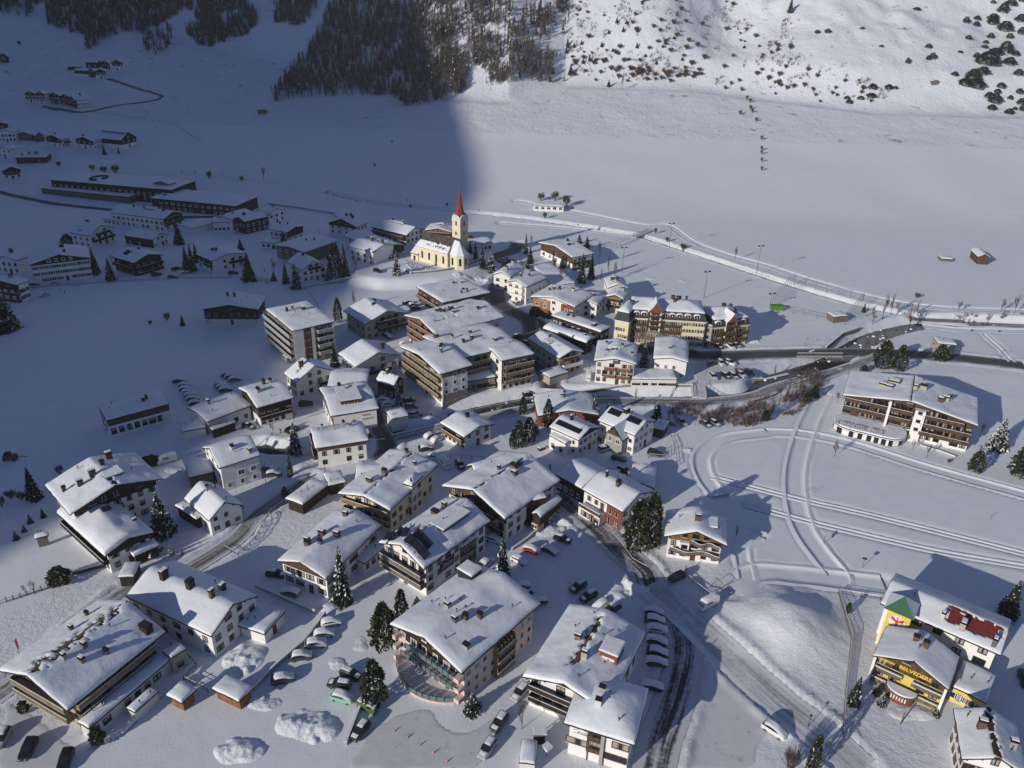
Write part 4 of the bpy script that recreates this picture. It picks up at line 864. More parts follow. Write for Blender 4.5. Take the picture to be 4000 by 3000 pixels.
H('low_house',('g',(2,1,300,655),(2,1,322,838),(2,1,385,770)),4.0,.6,cat='house',label='low shaded snow roof stepping down beside the street-bend house',oh=(.3,.3),win={'f': -1},chim=0,snow=.4)
g['B42'] = H('hotel',('g',(2,1,153,912),(2,1,546,1003),(2,1,720,890)),7.4,top=(2,1,375,912),cat='hotel',label='hotel with tan, white and rust-red front panels at the street crossing',oh=(1.3,.8),win={'f': 5,'r': 3},wst='w',chim=[(-.6,.0,.4,.9,'brick'),(-.45,.1,.4,.9,'brick'),(-.2,.1,.5,1.1,'brick'),(.3,.3,.4,1.2,'offwh')],snow=.4)
H('house',('f',(2,1,600,960),(2,1,740,985),12),6.0,1.2,cat='house',label='house with shaded roof directly behind the tan and rust-red hotel',oh=(.5,.5),win={'f': 2,'r': 3},chim=1,snow=.4)
H('chalet',('g',(2,1,778,912),(2,1,945,922),(2,1,1055,862)),6.6,top=(2,1,890,888),cat='chalet',label='dark balconied chalet squeezed against the left end of the big cream hotel',wall='offwh',oh=(.8,.6),clad={'f': (5.4,'wwarm')},balc={'f': [(1,0,1,1.2,'wdark'),(2,0,1,1.2,'wdark')]},win={'f': 3},chim=1,snow=.5)
H('house',('f',(2,1,822,835),(2,1,1010,838),12),6.0,1.8,cat='house',label='snowy roof behind the dark balconied chalet at the foot of the pitch',oh=(.4,.4),win={'f': -1},chim=2,snow=.45)
H('flat_house',('g',(2,1,832,1175),(2,1,770,1228),(2,1,360,1072)),6.0,.3,roof='flat',cat='house',label='long flat-roofed dark timber building, upper of the two by the big cream hotel',wall='wdark',oh=(.6,.5),win={'r': 8,'f': 2},wst='w',wsz=(1.1,.8),chim=[(.3,-.6,1.0,.8,'brick'),(.0,.3,.4,.8,'brick'),(.1,.5,.4,.8,'brick')],snow=.55)
H('flat_house',('g',(2,1,716,1268),(2,1,645,1314),(2,1,272,1184)),5.0,.6,cat='house',label='long dark house with puffy snow slab, lower of the two by the big cream hotel',wall='wdark',oh=(.9,.5),win={'r': 7,'f': 2},wst='d',chim=[(.2,-.75,.4,1.0,'offwh')],snow=.85)
g['B48'] = H('guesthouse',('g',(2,1,709,1463),(2,1,1080,1500),(2,1,1086,1325)),8.4,top=(2,1,905,1440),cat='guesthouse',label='tall white guesthouse with six light timber balconies above the river',oh=(1.0,.8),balc={'f': [(1,.22,.52,1.1,'wwarm'),(1,.56,.92,1.1,'wwarm'),(2,.22,.52,1.1,'wwarm'),(2,.56,.92,1.1,'wwarm'),(3,.25,.58,1.1,'wwarm')]},win={'f': 6,'l': 3},wst='b',bare=[(-.5,.05,-.15,.1,.15)],roofm='brick',chim=[(-.5,.35,.4,1.2,'conc'),(.25,.2,.4,1.0,'conc'),(.75,-.45,.4,1.4,'conc')],snow=.5)
g['B49'] = H('white_house',('g',(2,1,1206,1450),(2,1,1515,1474),(2,1,1536,1292)),6.8,1.1,cat='house',label='plain white house with flat thick roof snow right of the six-balcony guesthouse',oh=(.7,.6),win={'f': 4},wst='w',chim=[(-.1,-.25,.4,.6,'brick')],snow=.6)
H('flat_garage',('e',(2,1,1035,1620),(2,1,1428,1626),8),3.0,.2,roof='flat',cat='garage',label='low white garage terrace linking the two white houses above the river',oh=(.2,.2),win={'r': 5},wst='d',wsz=(1.8,.6),chim=0,snow=.4,vents=0)
H('garage',('f',(2,1,325,1610),(2,1,490,1560),6),2.8,.2,roof='flat',wall='beige',cat='garage',label='beige garage with snow roof below the house with the lettered white balcony',oh=(.2,.2),win={'f': -1},chim=0,snow=.4,vents=0)
g['B51'] = H('apartment_house',('d',(2,1,404,1458),(2,1,592,1386),(2,1,165,1275)),6.8,top=(2,1,510,1366),cat='house',label='beige gabled house with white balcony parapets right of the central hotel',wall='beige',oh=(.9,.6),balc={'f': [(1,.15,1,1.4,'offwh'),(2,.1,.8,1.2,'wbrown')]},win={'f': 4,'l': 5},wst='d',chim=[(-.1,.3,.4,.9,'brick')],dorm=[(-.6,.1,3.4,1.1,-1)],snow=.45)
g['B52'] = H('large_hotel',('g',(1,1,1284,1075),(1,1,1548,1246),(1,1,2140,1085)),10.0,top=(1,1,1415,1095),cat='hotel',label='long hotel with light timber gable balconies, upper of the two central hotels',oh=(1.6,.9),clad={'f': (1.0,'wwarm')},balc={'f': [(1,.05,1,1.5,'wwarm'),(2,.05,1,1.5,'wwarm'),(3,.1,.9,1.5,'wwarm')]},win={'f': 5,'r': 10},wst='b',bare=[(-.4,-.3,-.75,.2,.05),(.3,.36,-.7,-.1,.05)],roofm='brick',chim=[(-.1,-.05,.9,1.1,'brick'),(-.3,-.35,.7,.8,'brick'),(-.1,-.35,.5,1.0,'brick'),(-.02,-.3,.5,1.0,'brick'),(.3,.55,.5,1.1,'brick'),(.15,-.1,.5,.5,'conc')],snow=.45)
g['B53'] = H('main_hotel',('g',(1,1,1253,1345),(1,1,1582,1590),(1,1,1862,1500)),11.5,top=(1,1,1430,1405),cat='hotel',label='largest central hotel, L-shaped with timber balconies and white end walls',oh=(1.5,.9),clad={'f': (1.0,'wyell'),'r': (9.6,'wgrey')},balc={'f': [(1,0,1,1.5,'wyell'),(2,0,1,1.5,'wyell'),(3,0,1,1.5,'wyell'),(4,.1,.7,1.5,'wyell')]},win={'f': 6,'r': 3},wst='w',chim=[(.2,.1,.4,1.2,'metal'),(-.1,.5,.5,.8,'conc'),(.0,.3,.4,.8,'brick')],snow=.5)
H('middle_wing',('e',(1,1,1700,1462),(2,1,60,1325),22),11.5,1.6,parent=g['B53'],oh=(.3,.9),balc={'r': [(1,0,.62,1.4,'wyell'),(2,0,.62,1.4,'wyell'),(3,0,.62,1.4,'wyell')]},wall='wgrey',win={'r': 9,'f': -1},chim=[(-.1,-.5,.4,1.2,'conc'),(.3,-.35,.5,1.0,'brick'),(.2,-.05,.6,1.0,'brick'),(-.2,.1,.5,.9,'brick'),(.55,.5,.8,.6,'metal'),(-.5,-.8,.9,1.3,'brick')],snow=.5,z0=0,wst='d')
H('right_wing',('g',(1,1,2000,1345),(1,1,2108,1482),(2,1,152,1398)),11.2,.9,parent=g['B53'],oh=(.5,.4),wall='white',balc={'r': [(1,.08,1,1.3,'wyell'),(2,.08,1,1.3,'wyell'),(3,.08,1,1.3,'wyell')]},clad={'r': (2.6,'wgrey')},win={'r': 5,'f': 2},chim=0,snow=.5,z0=0,wst='d')
H('entrance_wing',('e',(1,1,1812,1645),(1,1,2075,1602),13),4.2,.4,parent=g['B53'],roof='flat',oh=(.3,.4),wall='stone',win={'r': 6},chim=0,snow=.5,z0=0,wst='d',wsz=(2.2,1.4),vents=0)
# -- shaded village,middle distance
g['B54'] = H('flat_lodge',('g',(1,1,1432,828),(1,1,1600,978),(1,1,1978,868)),6.4,.3,roof='flat',cat='lodge',label='flat-roofed brown lodge right below the churchyard wall',wall='wbrown',oh=(.7,.7),balc={'f': [(1,0,1,1.4,'wgrey')]},win={'f': 6,'r': 4},wst='d',chim=[(-.5,.3,.5,.4,'metal'),(-.4,.6,.5,.4,'metal'),(.5,.3,.3,1.2,'brick'),(.6,.0,.3,1.0,'brick'),(.3,.25,.5,.4,'metal')],snow=.45)
g['B55'] = H('apartment_block',('g',(1,1,96,1021),(1,1,309,1214),(1,1,672,1122)),13.5,.5,roof='flat',cat='apartments',label='five-storey apartment block with stacked balconies and brown and white wall strips',wall='wgrey',oh=(.3,.3),balc={'f': [(1,0,1,1.6,'grey'),(2,0,1,1.6,'grey'),(3,0,1,1.6,'grey'),(4,.0,1,1.6,'grey')],'r': [(1,.56,.95,1.4,'grey'),(2,.56,.95,1.4,'grey'),(3,.56,.95,1.4,'grey'),(4,.56,.95,1.4,'grey')]},win={'f': 6,'r': 7},wst='d',chim=[(-.4,-.35,.45,1.2,'dmetal'),(-.3,.35,.9,.8,'metal'),(-.55,.0,.3,.7,'dmetal')],vents=6,snow=.35)
g['B56'] = H('large_barn',('g',(0,1,1705,1030),(0,1,2212,1012),(1,1,120,905)),6.4,top=(0,1,2010,975),cat='barn',label='broad dark gabled barn with a long white ground floor on the shaded field',wall='wdark',oh=(.9,.6),win={'f': 7,'r': 3},wst='d',plinth=(2.4,'offwh'),chim=[(-.3,.5,.4,1.2,'dmetal'),(.0,.2,.4,1.2,'dmetal')],snow=.4)
g['B57'] = H('guesthouse',('d',(1,1,933,1160),(1,1,1300,1050),(1,1,780,1033)),7.0,top=(1,1,1145,1026),cat='guesthouse',label='half-lit guesthouse with two dark balconies right of the apartment block',wall='beige',oh=(1.3,.8),balc={'f': [(1,.3,1,1.4,'wdark'),(2,.25,.75,1.4,'wdark')]},win={'f': 6,'l': 4},wst='d',chim=[(-.1,.0,.6,.8,'dmetal'),(.1,.3,.5,.8,'dmetal')],snow=.4)
g['B58'] = H('white_house',('d',(1,1,850,1530),(1,1,1240,1412),(1,1,727,1405)),6.8,top=(1,1,1040,1385),cat='house',label='white house with one long dark balcony and sunlit roof left of the central hotel',oh=(1.1,.8),balc={'f': [(1,.2,.8,1.2,'wdark')]},win={'f': 4,'l': 4},wst='d',chim=[(.45,-.3,.6,1.4,'brick')],snow=.45)
g['B59'] = H('cottage',('d',(1,1,1185,1668),(1,1,1322,1622),(1,1,997,1640)),4.6,top=(1,1,1240,1592),cat='house',label='small dark cottage with sunlit roof in front of the central hotel',wall='wdark',oh=(.6,.5),win={'f': 2,'l': 3},wst='w',chim=[(-.1,.2,.5,.9,'brick')],snow=.45)
g['B60'] = H('white_house',('d',(1,1,345,1650),(1,1,700,1553),(1,1,228,1572)),6.0,top=(1,1,505,1500),cat='house',label='white gabled house with patchy sunlit roof just below the apartment block',oh=(.9,.6),win={'f': 4,'l': 3},wst='d',balc={'f': [(1,.6,1,1.2,'wdark')]},bare=[(-.55,-.3,-.2,.15,.3)],roofm='wgrey',chim=[(-.35,.1,.7,1.4,'brick'),(.1,.5,.5,.8,'brick')],snow=.35)
H('barn',('g',(1,1,232,462),(1,1,412,545),(1,1,640,432)),6.0,1.0,cat='barn',label='big grey barn-like hall with an unbroken shaded snow roof left of the tall spruces',wall='wgrey',oh=(.6,.5),win={'f': 4},wst='w',chim=[(.2,.3,.3,.8,'dmetal'),(.0,.0,.3,.8,'dmetal')],snow=.4)
g['B64'] = H('farmhouse',('d',(1,1,390,690),(1,1,594,640),(1,1,283,607)),5.8,top=(1,1,478,594),cat='house',label='white farmhouse with steep front gable between dark spruces',oh=(.7,.5),balc={'f': [(2,.25,.8,1.0,'wdark')]},win={'f': 4,'l': 2},wst='d',chim=[(-.05,.3,.5,1.0,'brick')],snow=.35)
g['B65'] = H('parish_house',('e',(1,1,790,490),(1,1,1016,507),15),6.8,2.0,cat='house',label='white parish house with chimneys beside the two tallest spruces near the church',oh=(.5,.5),win={'r': 4,'f': 3},wst='d',chim=[(-.1,.0,.5,1.3,'brick'),(-.2,.7,.5,1.3,'brick')],snow=.35)
H('long_house',('e',(1,1,1106,482),(1,1,760,415),13),5.0,2.0,cat='house',label='long low house with one wide dormer left of the churchyard',oh=(.6,.5),clad={'f': (2.5,'wdark')},win={'r': 4,'f': 3},chim=0,dorm=[(.35,.0,5.5,.9,1)],snow=.35)
g['B67'] = H('inn',('e',(1,1,1300,336),(1,1,990,320),14),7.6,2.8,cat='inn',label='four-storey inn with timber balconies and a long red-brown dormer near the church',oh=(1.0,.7),clad={'r': (4.4,'wdark')},balc={'r': [(2,.05,1,1.2,'wbrown'),(1,0,1,1.2,'wdark')]},win={'r': 5,'f': 4},wst='d',chim=[(-.1,.3,.5,1.0,'brick'),(-.1,-.3,.5,1.0,'brick')],dorm=[(.1,.0,9,.8,1)],snow=.35)
g['B68'] = H('chalet',('g',(1,1,620,270),(1,1,872,313),(1,1,968,265)),5.6,top=(1,1,745,230),cat='chalet',label='white chalet with dark gable and three round chimneys, left of the four-storey inn',oh=(.9,.6),clad={'f': (4.8,'wdark')},win={'f': 4,'r': 3},wst='d',balc={'f': [(1,.1,.9,1.1,'offwh')]},chim=[(-.1,.1,.5,1.0,'dmetal'),(.1,.3,.5,1.0,'dmetal'),(.3,.1,.6,1.0,'dmetal')],snow=.35)
g['B69'] = H('chalet',('f',(1,1,1450,305),(1,1,1690,322),12),7.0,1.6,cat='chalet',label='warm brown timber chalet directly behind the church nave',wall='wwarm',oh=(1.0,.7),balc={'f': [(1,0,1,1.4,'wdark'),(2,0,1,1.4,'wdark'),(0,0,1,1.4,'offwh')]},win={'f': 5,'l': 2},wst='b',bare=[(-.3,.1,-.1,.5,.2)],roofm='wgrey',chim=[(.3,.2,.4,.8,'metal')],snow=.35)
H('low_hall',('e',(1,1,1825,432),(1,1,2046,470),10),3.6,1.0,cat='hall',label='long low white hall right of the church tower',oh=(.4,.4),win={'r': 6},wst='d',chim=[(-.6,-.3,1.4,.7,'rust')],snow=.4)
H('house',('d',(1,1,110,205),(1,1,247,157),(1,1,20,185)),5.6,top=(1,1,205,140),cat='house',label='white gable house, the last one before the long shaded wall behind the village',oh=(.6,.4),win={'f': 3,'l': 3},wst='d',chim=1,snow=.35)
H('house',('d',(1,1,270,352),(1,1,430,298),(1,1,90,326)),6.0,top=(1,1,347,298),cat='house',label='white house with dark gable balconies behind a single spruce, left of the barn-like hall',oh=(.8,.5),clad={'f': (3,'wdark')},win={'f': 3,'l': 4},wst='d',chim=[(-.1,.5,.3,1.0,'dmetal'),(.1,-.1,.3,1.0,'dmetal')],snow=.35)
H('annex_house',('e',(1,1,35,435),(1,1,172,447),6),3.0,.4,roof='flat',cat='house',label='low white annexe in front of the white house with dark gable balconies',oh=(.3,.3),win={'r': 3},wst='d',chim=0,snow=.35,vents=0)
H('dark_house',('e',(0,1,2112,262),(1,1,105,215),10),6.6,1.6,cat='house',label='dark timber house beside a white wing in the shaded upper village',wall='wdark',oh=(.5,.5),win={'r': 4,'f': 3},wst='w',chim=1,snow=.35)
H('house',('e',(0,1,1832,268),(0,1,1988,262),11),5.0,1.0,cat='house',label='white house with a tall glazed bay behind the low snow-roofed garage',oh=(.5,.5),win={'r': 4,'f': 2},wst='d',chim=2,snow=.35)
H('long_house',('e',(0,1,2000,246),(0,1,2200,182),11),6.2,1.4,cat='house',label='long white house up against the big shaded hall',oh=(.5,.5),win={'r': 5,'f': 2},wst='d',chim=1,snow=.35)
H('garage',('g',(0,1,1585,290),(0,1,1640,336),(0,1,1822,266)),2.6,.6,cat='garage',label='low snow-covered garage right of the long shaded hotel',oh=(.2,.2),win={'f': -1},chim=0,snow=.4,vents=0)
g['B76'] = H('hotel',('g',(0,1,1545,185),(0,1,1420,250),(0,1,985,177)),6.4,top=(0,1,1487,168),cat='hotel',label='long white shaded hotel with a dark balconied gable, below the big hall',oh=(.8,.4),clad={'f': (3,'wdark')},balc={'f': [(1,0,1,1.2,'wdark'),(2,0,1,1.2,'wdark')]},win={'r': 11,'f': 3},wst='d',chim=[(.1,.4,.4,1,'dmetal'),(.1,.0,.4,1,'dmetal'),(.1,-.7,.6,.8,'dmetal')],dorm=[(.15,-.2,6,.8,1)],snow=.35)
H('annex_house',('e',(0,1,1030,255),(0,1,885,232),7),2.8,.3,roof='flat',cat='house',label='low annexe with terrace at the left end of the long shaded hotel',oh=(.3,.3),win={'r': 4},wst='d',chim=0,snow=.35,vents=0)
g['B77'] = H('guesthouse',('d',(0,1,775,388),(0,1,988,316),(0,1,610,355)),6.2,top=(0,1,872,281),cat='guesthouse',label='double-gabled shaded guesthouse with timber balconies, left of the low long roof',oh=(.8,.5),balc={'f': [(1,.1,.95,1.2,'wdark'),(2,.25,.8,1.2,'wdark')]},win={'f': 4,'l': 3},wst='d',chim=[(.1,.5,.6,.7,'wgrey')],snow=.35)
H('cross_gable',('f',(0,1,640,362),(0,1,765,378),6),5.6,2.6,parent=g['B77'],oh=(.6,.4),clad={'f': (2.9,'wdark')},chim=0,snow=.35,win={'f': 2},z0=0,vents=0)
H('long_house',('g',(0,1,1462,370),(0,1,1323,418),(0,1,1060,380)),4.4,top=(0,1,1397,352),cat='house',label='low long shaded roof with a small windowed gable, centre of the upper village',oh=(.6,.4),clad={'r': (.3,'wdark')},win={'f': 4,'r': 3},wst='w',chim=0,snow=.35)
g['B79'] = H('dark_chalet',('d',(0,1,1152,625),(0,1,1395,546),(0,1,977,557)),6.2,top=(0,1,1258,536),cat='chalet',label='dark brown chalet wrapped by two snowy balconies in the shaded village',wall='wdark',oh=(1.1,.9),balc={'f': [(1,0,1,1.3,'wdark'),(0,0,1,1.0,'wdark')],'l': [(1,0,1,1.3,'wdark')]},win={'f': 4,'l': 3},wst='d',chim=[(.3,.2,.5,1,'brick')],bare=[(-.6,-.1,.1,.6,.2)],roofm='wdark',snow=.35)
g['B80'] = H('large_guesthouse',('f',(0,1,245,640),(0,1,788,575),18),8.8,3.2,cat='guesthouse',label='largest shaded guesthouse with brown and white front and skylights, far left',oh=(1.2,.8),clad={'f': (8.3,'wdark')},win={'f': 8,'l': 3},wst='ws',chim=[(.2,-.5,.5,.7,'dmetal'),(.15,.3,.9,.8,'wdark')],snow=.35)
H('house',('f',(0,1,-70,580),(0,1,148,600),13),6.2,1.6,cat='house',label='grey-white house cut off by the left edge above the snowfield',oh=(.6,.5),win={'f': 4},wst='d',chim=1,snow=.35)
g['B82'] = H('house',('g',(0,1,-90,772),(0,1,148,818),(0,1,230,770)),7.2,1.0,cat='house',label='white house with projecting balconies behind the big dark spruce at the left edge',oh=(1.0,.5),clad={'f': (4.5,'wdark')},balc={'f': [(1,.4,1,1.4,'wbrown'),(0,.4,1,1.6,'wbrown')]},win={'f': 4,'r': 3},wst='d',chim=1,snow=.4)
g['B83'] = H('house',('d',(0,1,1827,605),(0,1,2122,532),(0,1,1694,540)),5.8,top=(0,1,1967,531),cat='house',label='white and brown gabled house between spruce groups above the shaded snowfield',oh=(1.0,.7),clad={'l': (3.2,'wdark')},balc={'f': [(1,.5,1,1.3,'wdark')],'l': [(1,.5,1,1.2,'wdark')]},win={'f': 4,'l': 4},wst='d',chim=[(-.3,.3,.5,1,'dmetal'),(-.2,.1,.5,1,'dmetal')],snow=.35)
# -- far left hamlets
g['B84'] = H('farm_barn',('g',(0,0,1220,1170),(0,0,1047,1213),(0,0,790,1195)),5.5,top=(0,0,1142,1138),cat='barn',label='big dark farm barn with a long solar strip along its ridge, upper left',wall='wdark',oh=(.8,.5),plinth=(2.6,'white'),win={'f': 3,'r': -1},wst='w',chim=0,snow=.35,vents=0)
H('farmhouse',('g',(0,0,638,1202),(0,0,797,1228),(0,0,892,1196)),5.6,2.2,cat='house',label='farmhouse with dark gable touching the big farm barn, upper left',oh=(.8,.5),clad={'f': (2.8,'wdark')},win={'f': 3,'r': 3},wst='w',chim=1,snow=.35)
H('chalet',('g',(0,0,375,1185),(0,0,522,1211),(0,0,612,1186)),5.6,2.2,cat='chalet',label='chalet with white base and dark balconies, second left of the farm barn',oh=(.9,.6),clad={'f': (2.8,'wdark')},balc={'r': [(1,.3,1,1.2,'wdark')]},win={'f': 3,'r': 3},wst='w',chim=1,snow=.35)
H('shed',('f',(0,0,303,1182),(0,0,382,1168),7),4.0,2.4,cat='shed',label='narrow steep-roofed shed behind the chalet with white base',wall='wgrey',oh=(.4,.4),win={'f': 2},chim=0,snow=.3,vents=0)
H('house',('f',(0,0,-60,1090),(0,0,72,1070),10),5.0,1.6,cat='house',label='topmost house at the left picture edge',wall='wbrown',oh=(.5,.4),win={'f': 3},chim=0,snow=.35)
H('shed',('f',(0,0,150,1160),(0,0,270,1170),8),4.0,1.6,cat='shed',label='grey gabled barn near the left edge right of a white house',wall='wgrey',oh=(.5,.4),win={'f': 2},chim=0,snow=.35)
H('house',('f',(0,0,-40,1150),(0,0,130,1145),10),6.5,1.2,cat='house',label='white multi-storey house behind the low snowy wall at the left edge',oh=(.5,.4),win={'f': 5},wst='d',chim=1,snow=.35)
H('house',('f',(0,0,-40,1290),(0,0,95,1300),10),5.6,1.4,cat='house',label='plain white house at the left edge beside the long low timber house',oh=(.4,.4),win={'f': 3},wst='w',chim=0,snow=.35)
H('timber_house',('e',(0,0,125,1370),(0,0,402,1362),11),3.6,.8,cat='house',label='long low timber house with four chimneys on a white base, left',wall='wbrown',oh=(.6,.5),win={'r': 2},chim=4,snow=.35)
H('house',('f',(0,0,15,1490),(0,0,185,1462),12),5.2,2.2,cat='house',label='house with dark front gable left of the big hall',oh=(.8,.5),clad={'f': (3.6,'wdark')},balc={'f': [(1,.1,.9,1,'wdark')]},win={'f': 3},wst='d',chim=0,snow=.35)
g['hamA'] = H('hamlet_house',('e',(0,0,635,612),(0,0,755,622),9),4.6,1.4,cat='house',label='low dark house, lower left of the highest hamlet',wall='wdark',plinth=(2.2,'white'),oh=(.5,.4),win={'r': 3},wst='w',chim=0,snow=.35)
H('hamlet_house',('f',(0,0,815,628),(0,0,916,622),9),5.6,2.2,cat='house',label='gabled house nearest the hairpin track in the highest hamlet',oh=(.6,.4),clad={'f': (3,'wdark')},win={'f': 3},wst='w',chim=0,snow=.35)
H('hamlet_house',('f',(0,0,750,618),(0,0,820,622),8),4.6,1.8,cat='house',label='small gable between two neighbours at the front of the highest hamlet',wall='wdark',oh=(.4,.3),win={'f': 2},wst='w',chim=0,snow=.3)
H('hamlet_house',('f',(0,0,866,545),(0,0,946,560),9),6.0,2.4,cat='house',label='tall dark gable in the middle of the highest hamlet',oh=(.5,.4),clad={'f': (2,'wdark')},win={'f': 3},wst='w',chim=0,snow=.3)
H('hamlet_house',('f',(0,0,948,552),(0,0,1062,545),9),6.0,2.2,cat='house',label='white and dark gable at the right end of the highest hamlet',oh=(.6,.4),clad={'f': (3.4,'wdark')},win={'f': 3,'l': 2},wst='w',chim=0,snow=.3)
H('hamlet_house',('e',(0,0,735,545),(0,0,845,548),8),4.2,1.4,cat='house',label='house with a solar strip at the back left of the highest hamlet',wall='wdark',oh=(.4,.4),win={'r': 2},wst='w',chim=0,snow=.3)
H('hamlet_shed',('f',(0,0,580,585),(0,0,690,582),6),2.2,.5,cat='shed',label='low shed at the left end of the highest hamlet',wall='wdark',oh=(.3,.3),win={'f': -1},chim=0,snow=.35,vents=0)
for i,(x0,y0,x1,y1,w_,lb) in enumerate([(210,822,302,815,'white','leftmost gabled house in the lower hamlet row'),(303,822,385,822,'white','second gabled house from the left in the lower hamlet row'),(415,830,520,838,'wgrey','grey middle house of the lower hamlet row'),(520,835,600,850,'wdark','dark narrow gable next to the big lodge in the lower hamlet row')]):
 H('hamlet_house',('f',(0,0,x0,y0),(0,0,x1,y1),11),6.0,2.4,cat='house',label=lb,wall=w_,oh=(.6,.4),clad={'f': (4.6,'wdark')},win={'f': 3},wst='w',balc={'f': [(1,0,1,1,'wgrey')]},chim=0,snow=.35)
H('hamlet_lodge',('g',(0,0,560,838),(0,0,668,872),(0,0,790,858)),7.0,2.4,cat='lodge',label='big lodge with brown balconied gable, right end of the lower hamlet',oh=(.9,.4),clad={'f': (1,'wbrown')},balc={'f': [(1,0,1,1.2,'wbrown'),(2,0,1,1.2,'wbrown')]},win={'f': 4,'r': 4},wst='w',chim=1,snow=.35)
g['hall'] = H('event_hall',('e',(0,0,425,1552),(0,0,1480,1655),26),8.0,.6,roof='flat',cat='hall',label='huge dark hall with a long flat snow roof and a green lower wall, upper left',wall='wdark',oh=(.4,.6),win={'r': 20},wst='w',wsz=(1.0,1.8),chim=0,snow=.4,vents=0)
H('lower_hall',('e',(0,0,345,1614),(0,1,1118,42),8),4.2,.3,parent=g['hall'],roof='flat',wall='green',oh=(.2,.4),win={'r': -1},chim=0,snow=.4,names=('green_wall','ledge_roof'),z0=0,vents=0)
H('right_hall',('e',(0,1,1296,55),(0,1,2038,127),24),6.2,.5,parent=g['hall'],roof='flat',wall='wdark',oh=(.4,.6),win={'r': 14},wst='w',wsz=(1.6,1.0),chim=[(.5,-.8,.6,.8,'dmetal')],snow=.4,z0=0,vents=0)
H('roof_hut',('f',(0,0,1318,1585),(0,0,1460,1600),7),9.5,1.6,cat='hut',label='little gabled hut poking up above the roof of the huge hall',wall='wgrey',oh=(.5,.4),win={'f': 2},wst='w',chim=0,snow=.3,vents=0)
H('field_hut',('f',(1,0,8,962),(1,0,92,962),4),2.2,.8,cat='hut',label='tiny brown hut alone at the edge of the dark forest',wall='wwarm',oh=(.4,.4),win={'f': -1},chim=0,snow=0,roofm='wyell',fm='wyell',vents=0)
H('field_hut',('f',(3,0,1420,712),(3,0,1482,705),4),2.8,.8,cat='hut',label='tiny hut on the sunny slope near the dwarf pines, upper right',wall='wgrey',oh=(.3,.3),win={'f': -1},chim=0,snow=.3,vents=0)
for (p,lb,rs) in (([(0,3,1435,1040),(0,3,1570,1112),(0,3,1705,985)],'wooden garden hut with thick rounded snow cap, left of the pair at bottom left',.7),([(0,3,1815,985),(0,3,2065,1093),(0,3,2205,965)],'larger wooden garden hut with snow slab, right of the pair at bottom left',.5)):
 H('garden_hut',('g',*p),2.6,.3,roof='flat',cat='hut',label=lb,wall='wwarm',oh=(.6,.5),win={'f': -1},chim=0,snow=rs,vents=0)
H('kiosk_trailer',('g',(2,3,60,1620),(2,3,205,1640),(2,3,225,1435)),2.6,.3,roof='flat',cat='trailer',label='long trailer with rounded snow roof at the bottom edge',wall='offwh',oh=(.15,.15),win={'f': -1},chim=0,snow=.45,vents=0)
H('garage',('f',(0,3,1015,22),(0,3,1160,14),5),2.6,.3,roof='flat',cat='garage',label='small dark garage with white door beside the lower lane at left',wall='wdark',oh=(.3,.3),win={'f': -1},chim=0,snow=.4,vents=0)
# ------------------------------------------------------------------ landmark details
def height_for0(p,v_top):
 lo,hi = .3,45
 for _ in range(30):
  m_ = (lo + hi) / 2
  if proj((p[0],p[1],p[2] + m_))[1] > v_top: lo = m_
  else: hi = m_
 return lo
def put(par,name,mesh,ml=None,sub=None):
 """a part in the frame of a house built above"""
 o = link(name,mesh,sub or par.rt)
 o.matrix_basis = (ml or Matrix.Identity(4)) if sub else par.off @ (ml or Matrix.Identity(4)); return o
T_ = Matrix.Translation
def RZ(a): return Matrix.Rotation(a,4,'Z')
RX90 = Matrix.Rotation(math.pi / 2,4,'X')
def snow_patch(W,D,hf,th,mir=False,step=1.1,e=.08,rnd=.5):
 sm = MB(); sm.smooth = True; k = sm.mi('rsnow'); w2,d2 = W / 2,D / 2; sd = R.random() * 50
 def cuts(h,n): return sorted(set([-h + e,-h + e + .12,-h + e + .35] + [(-1 + 2 * (i + 1) / (n + 1)) * (h - .6) for i in range(n)] + [h - e - .35,h - e - .12,h - e]))
 xs = cuts(w2,max(2,int(W / step))); ys = cuts(d2,max(2,int(D / step)))
 for y in ys:
  for x in xs:
   ed = min(w2 - e - abs(x),d2 - e - abs(y)); q = min(ed / rnd,1); pr = math.sqrt(max(0,1 - (1 - q) ** 2))
   sm.v.append((x,y,hf(x,y) + .02 + th * pr * (1 + .5 * mnoise.noise(Vector((x * .4 + sd,y * .4,sd))))))
 n = len(xs)
 for j in range(len(ys) - 1):
  for i in range(n - 1): t = j * n + i; sm.f.append((t,t + 1,t + n + 1,t + n)); sm.m.append(k)
 return sm

# --- church
def Q(x,y): return (1550 + x / 4.74,750 + y / 4.74)
zc = 3.5
ch = H('church',('e',Q(935,1165),Q(372,1015),10.5),6.6,6.2,cat='church',label='cream church with dark nave roof and slender red spire',wall='cream',oh=(.35,.45),win={'r': -1},chim=0,vents=0,snow=.35,bare=[(-.4,.52,-1.2,1.2,.10),(.66,.74,-.9,.5,.12)],roofm='shingle',fm='cream',names=('nave_wall','nave_roof'))
c = ch; sgn = -1 if c.mir else 1                # +x (user side r) is the sunny side: local x sign
b = MB(); b.smooth = False; yb = -c.Di; half = c.Wi * .74
poly = [(-half,yb + .5),(-half,yb - 4.5),(-half * .45,yb - 7.0),(half * .45,yb - 7.0),(half,yb - 4.5),(half,yb + .5)]
b.prism(poly,-1.5,6.4,'cream'); choir = put(c,'choir_wall',b.mesh('choir'))
b = MB(); e_ = .35; apex0 = (0,yb + 1.0,6.6 + 6.1); apex = (0,yb - 3.2,6.6 + 5.6); P = [(x * (1 + e_ / half),y - (e_ if y < yb else 0)) for x,y in poly]
def fz(p,z=6.4): return (p[0],p[1],z)
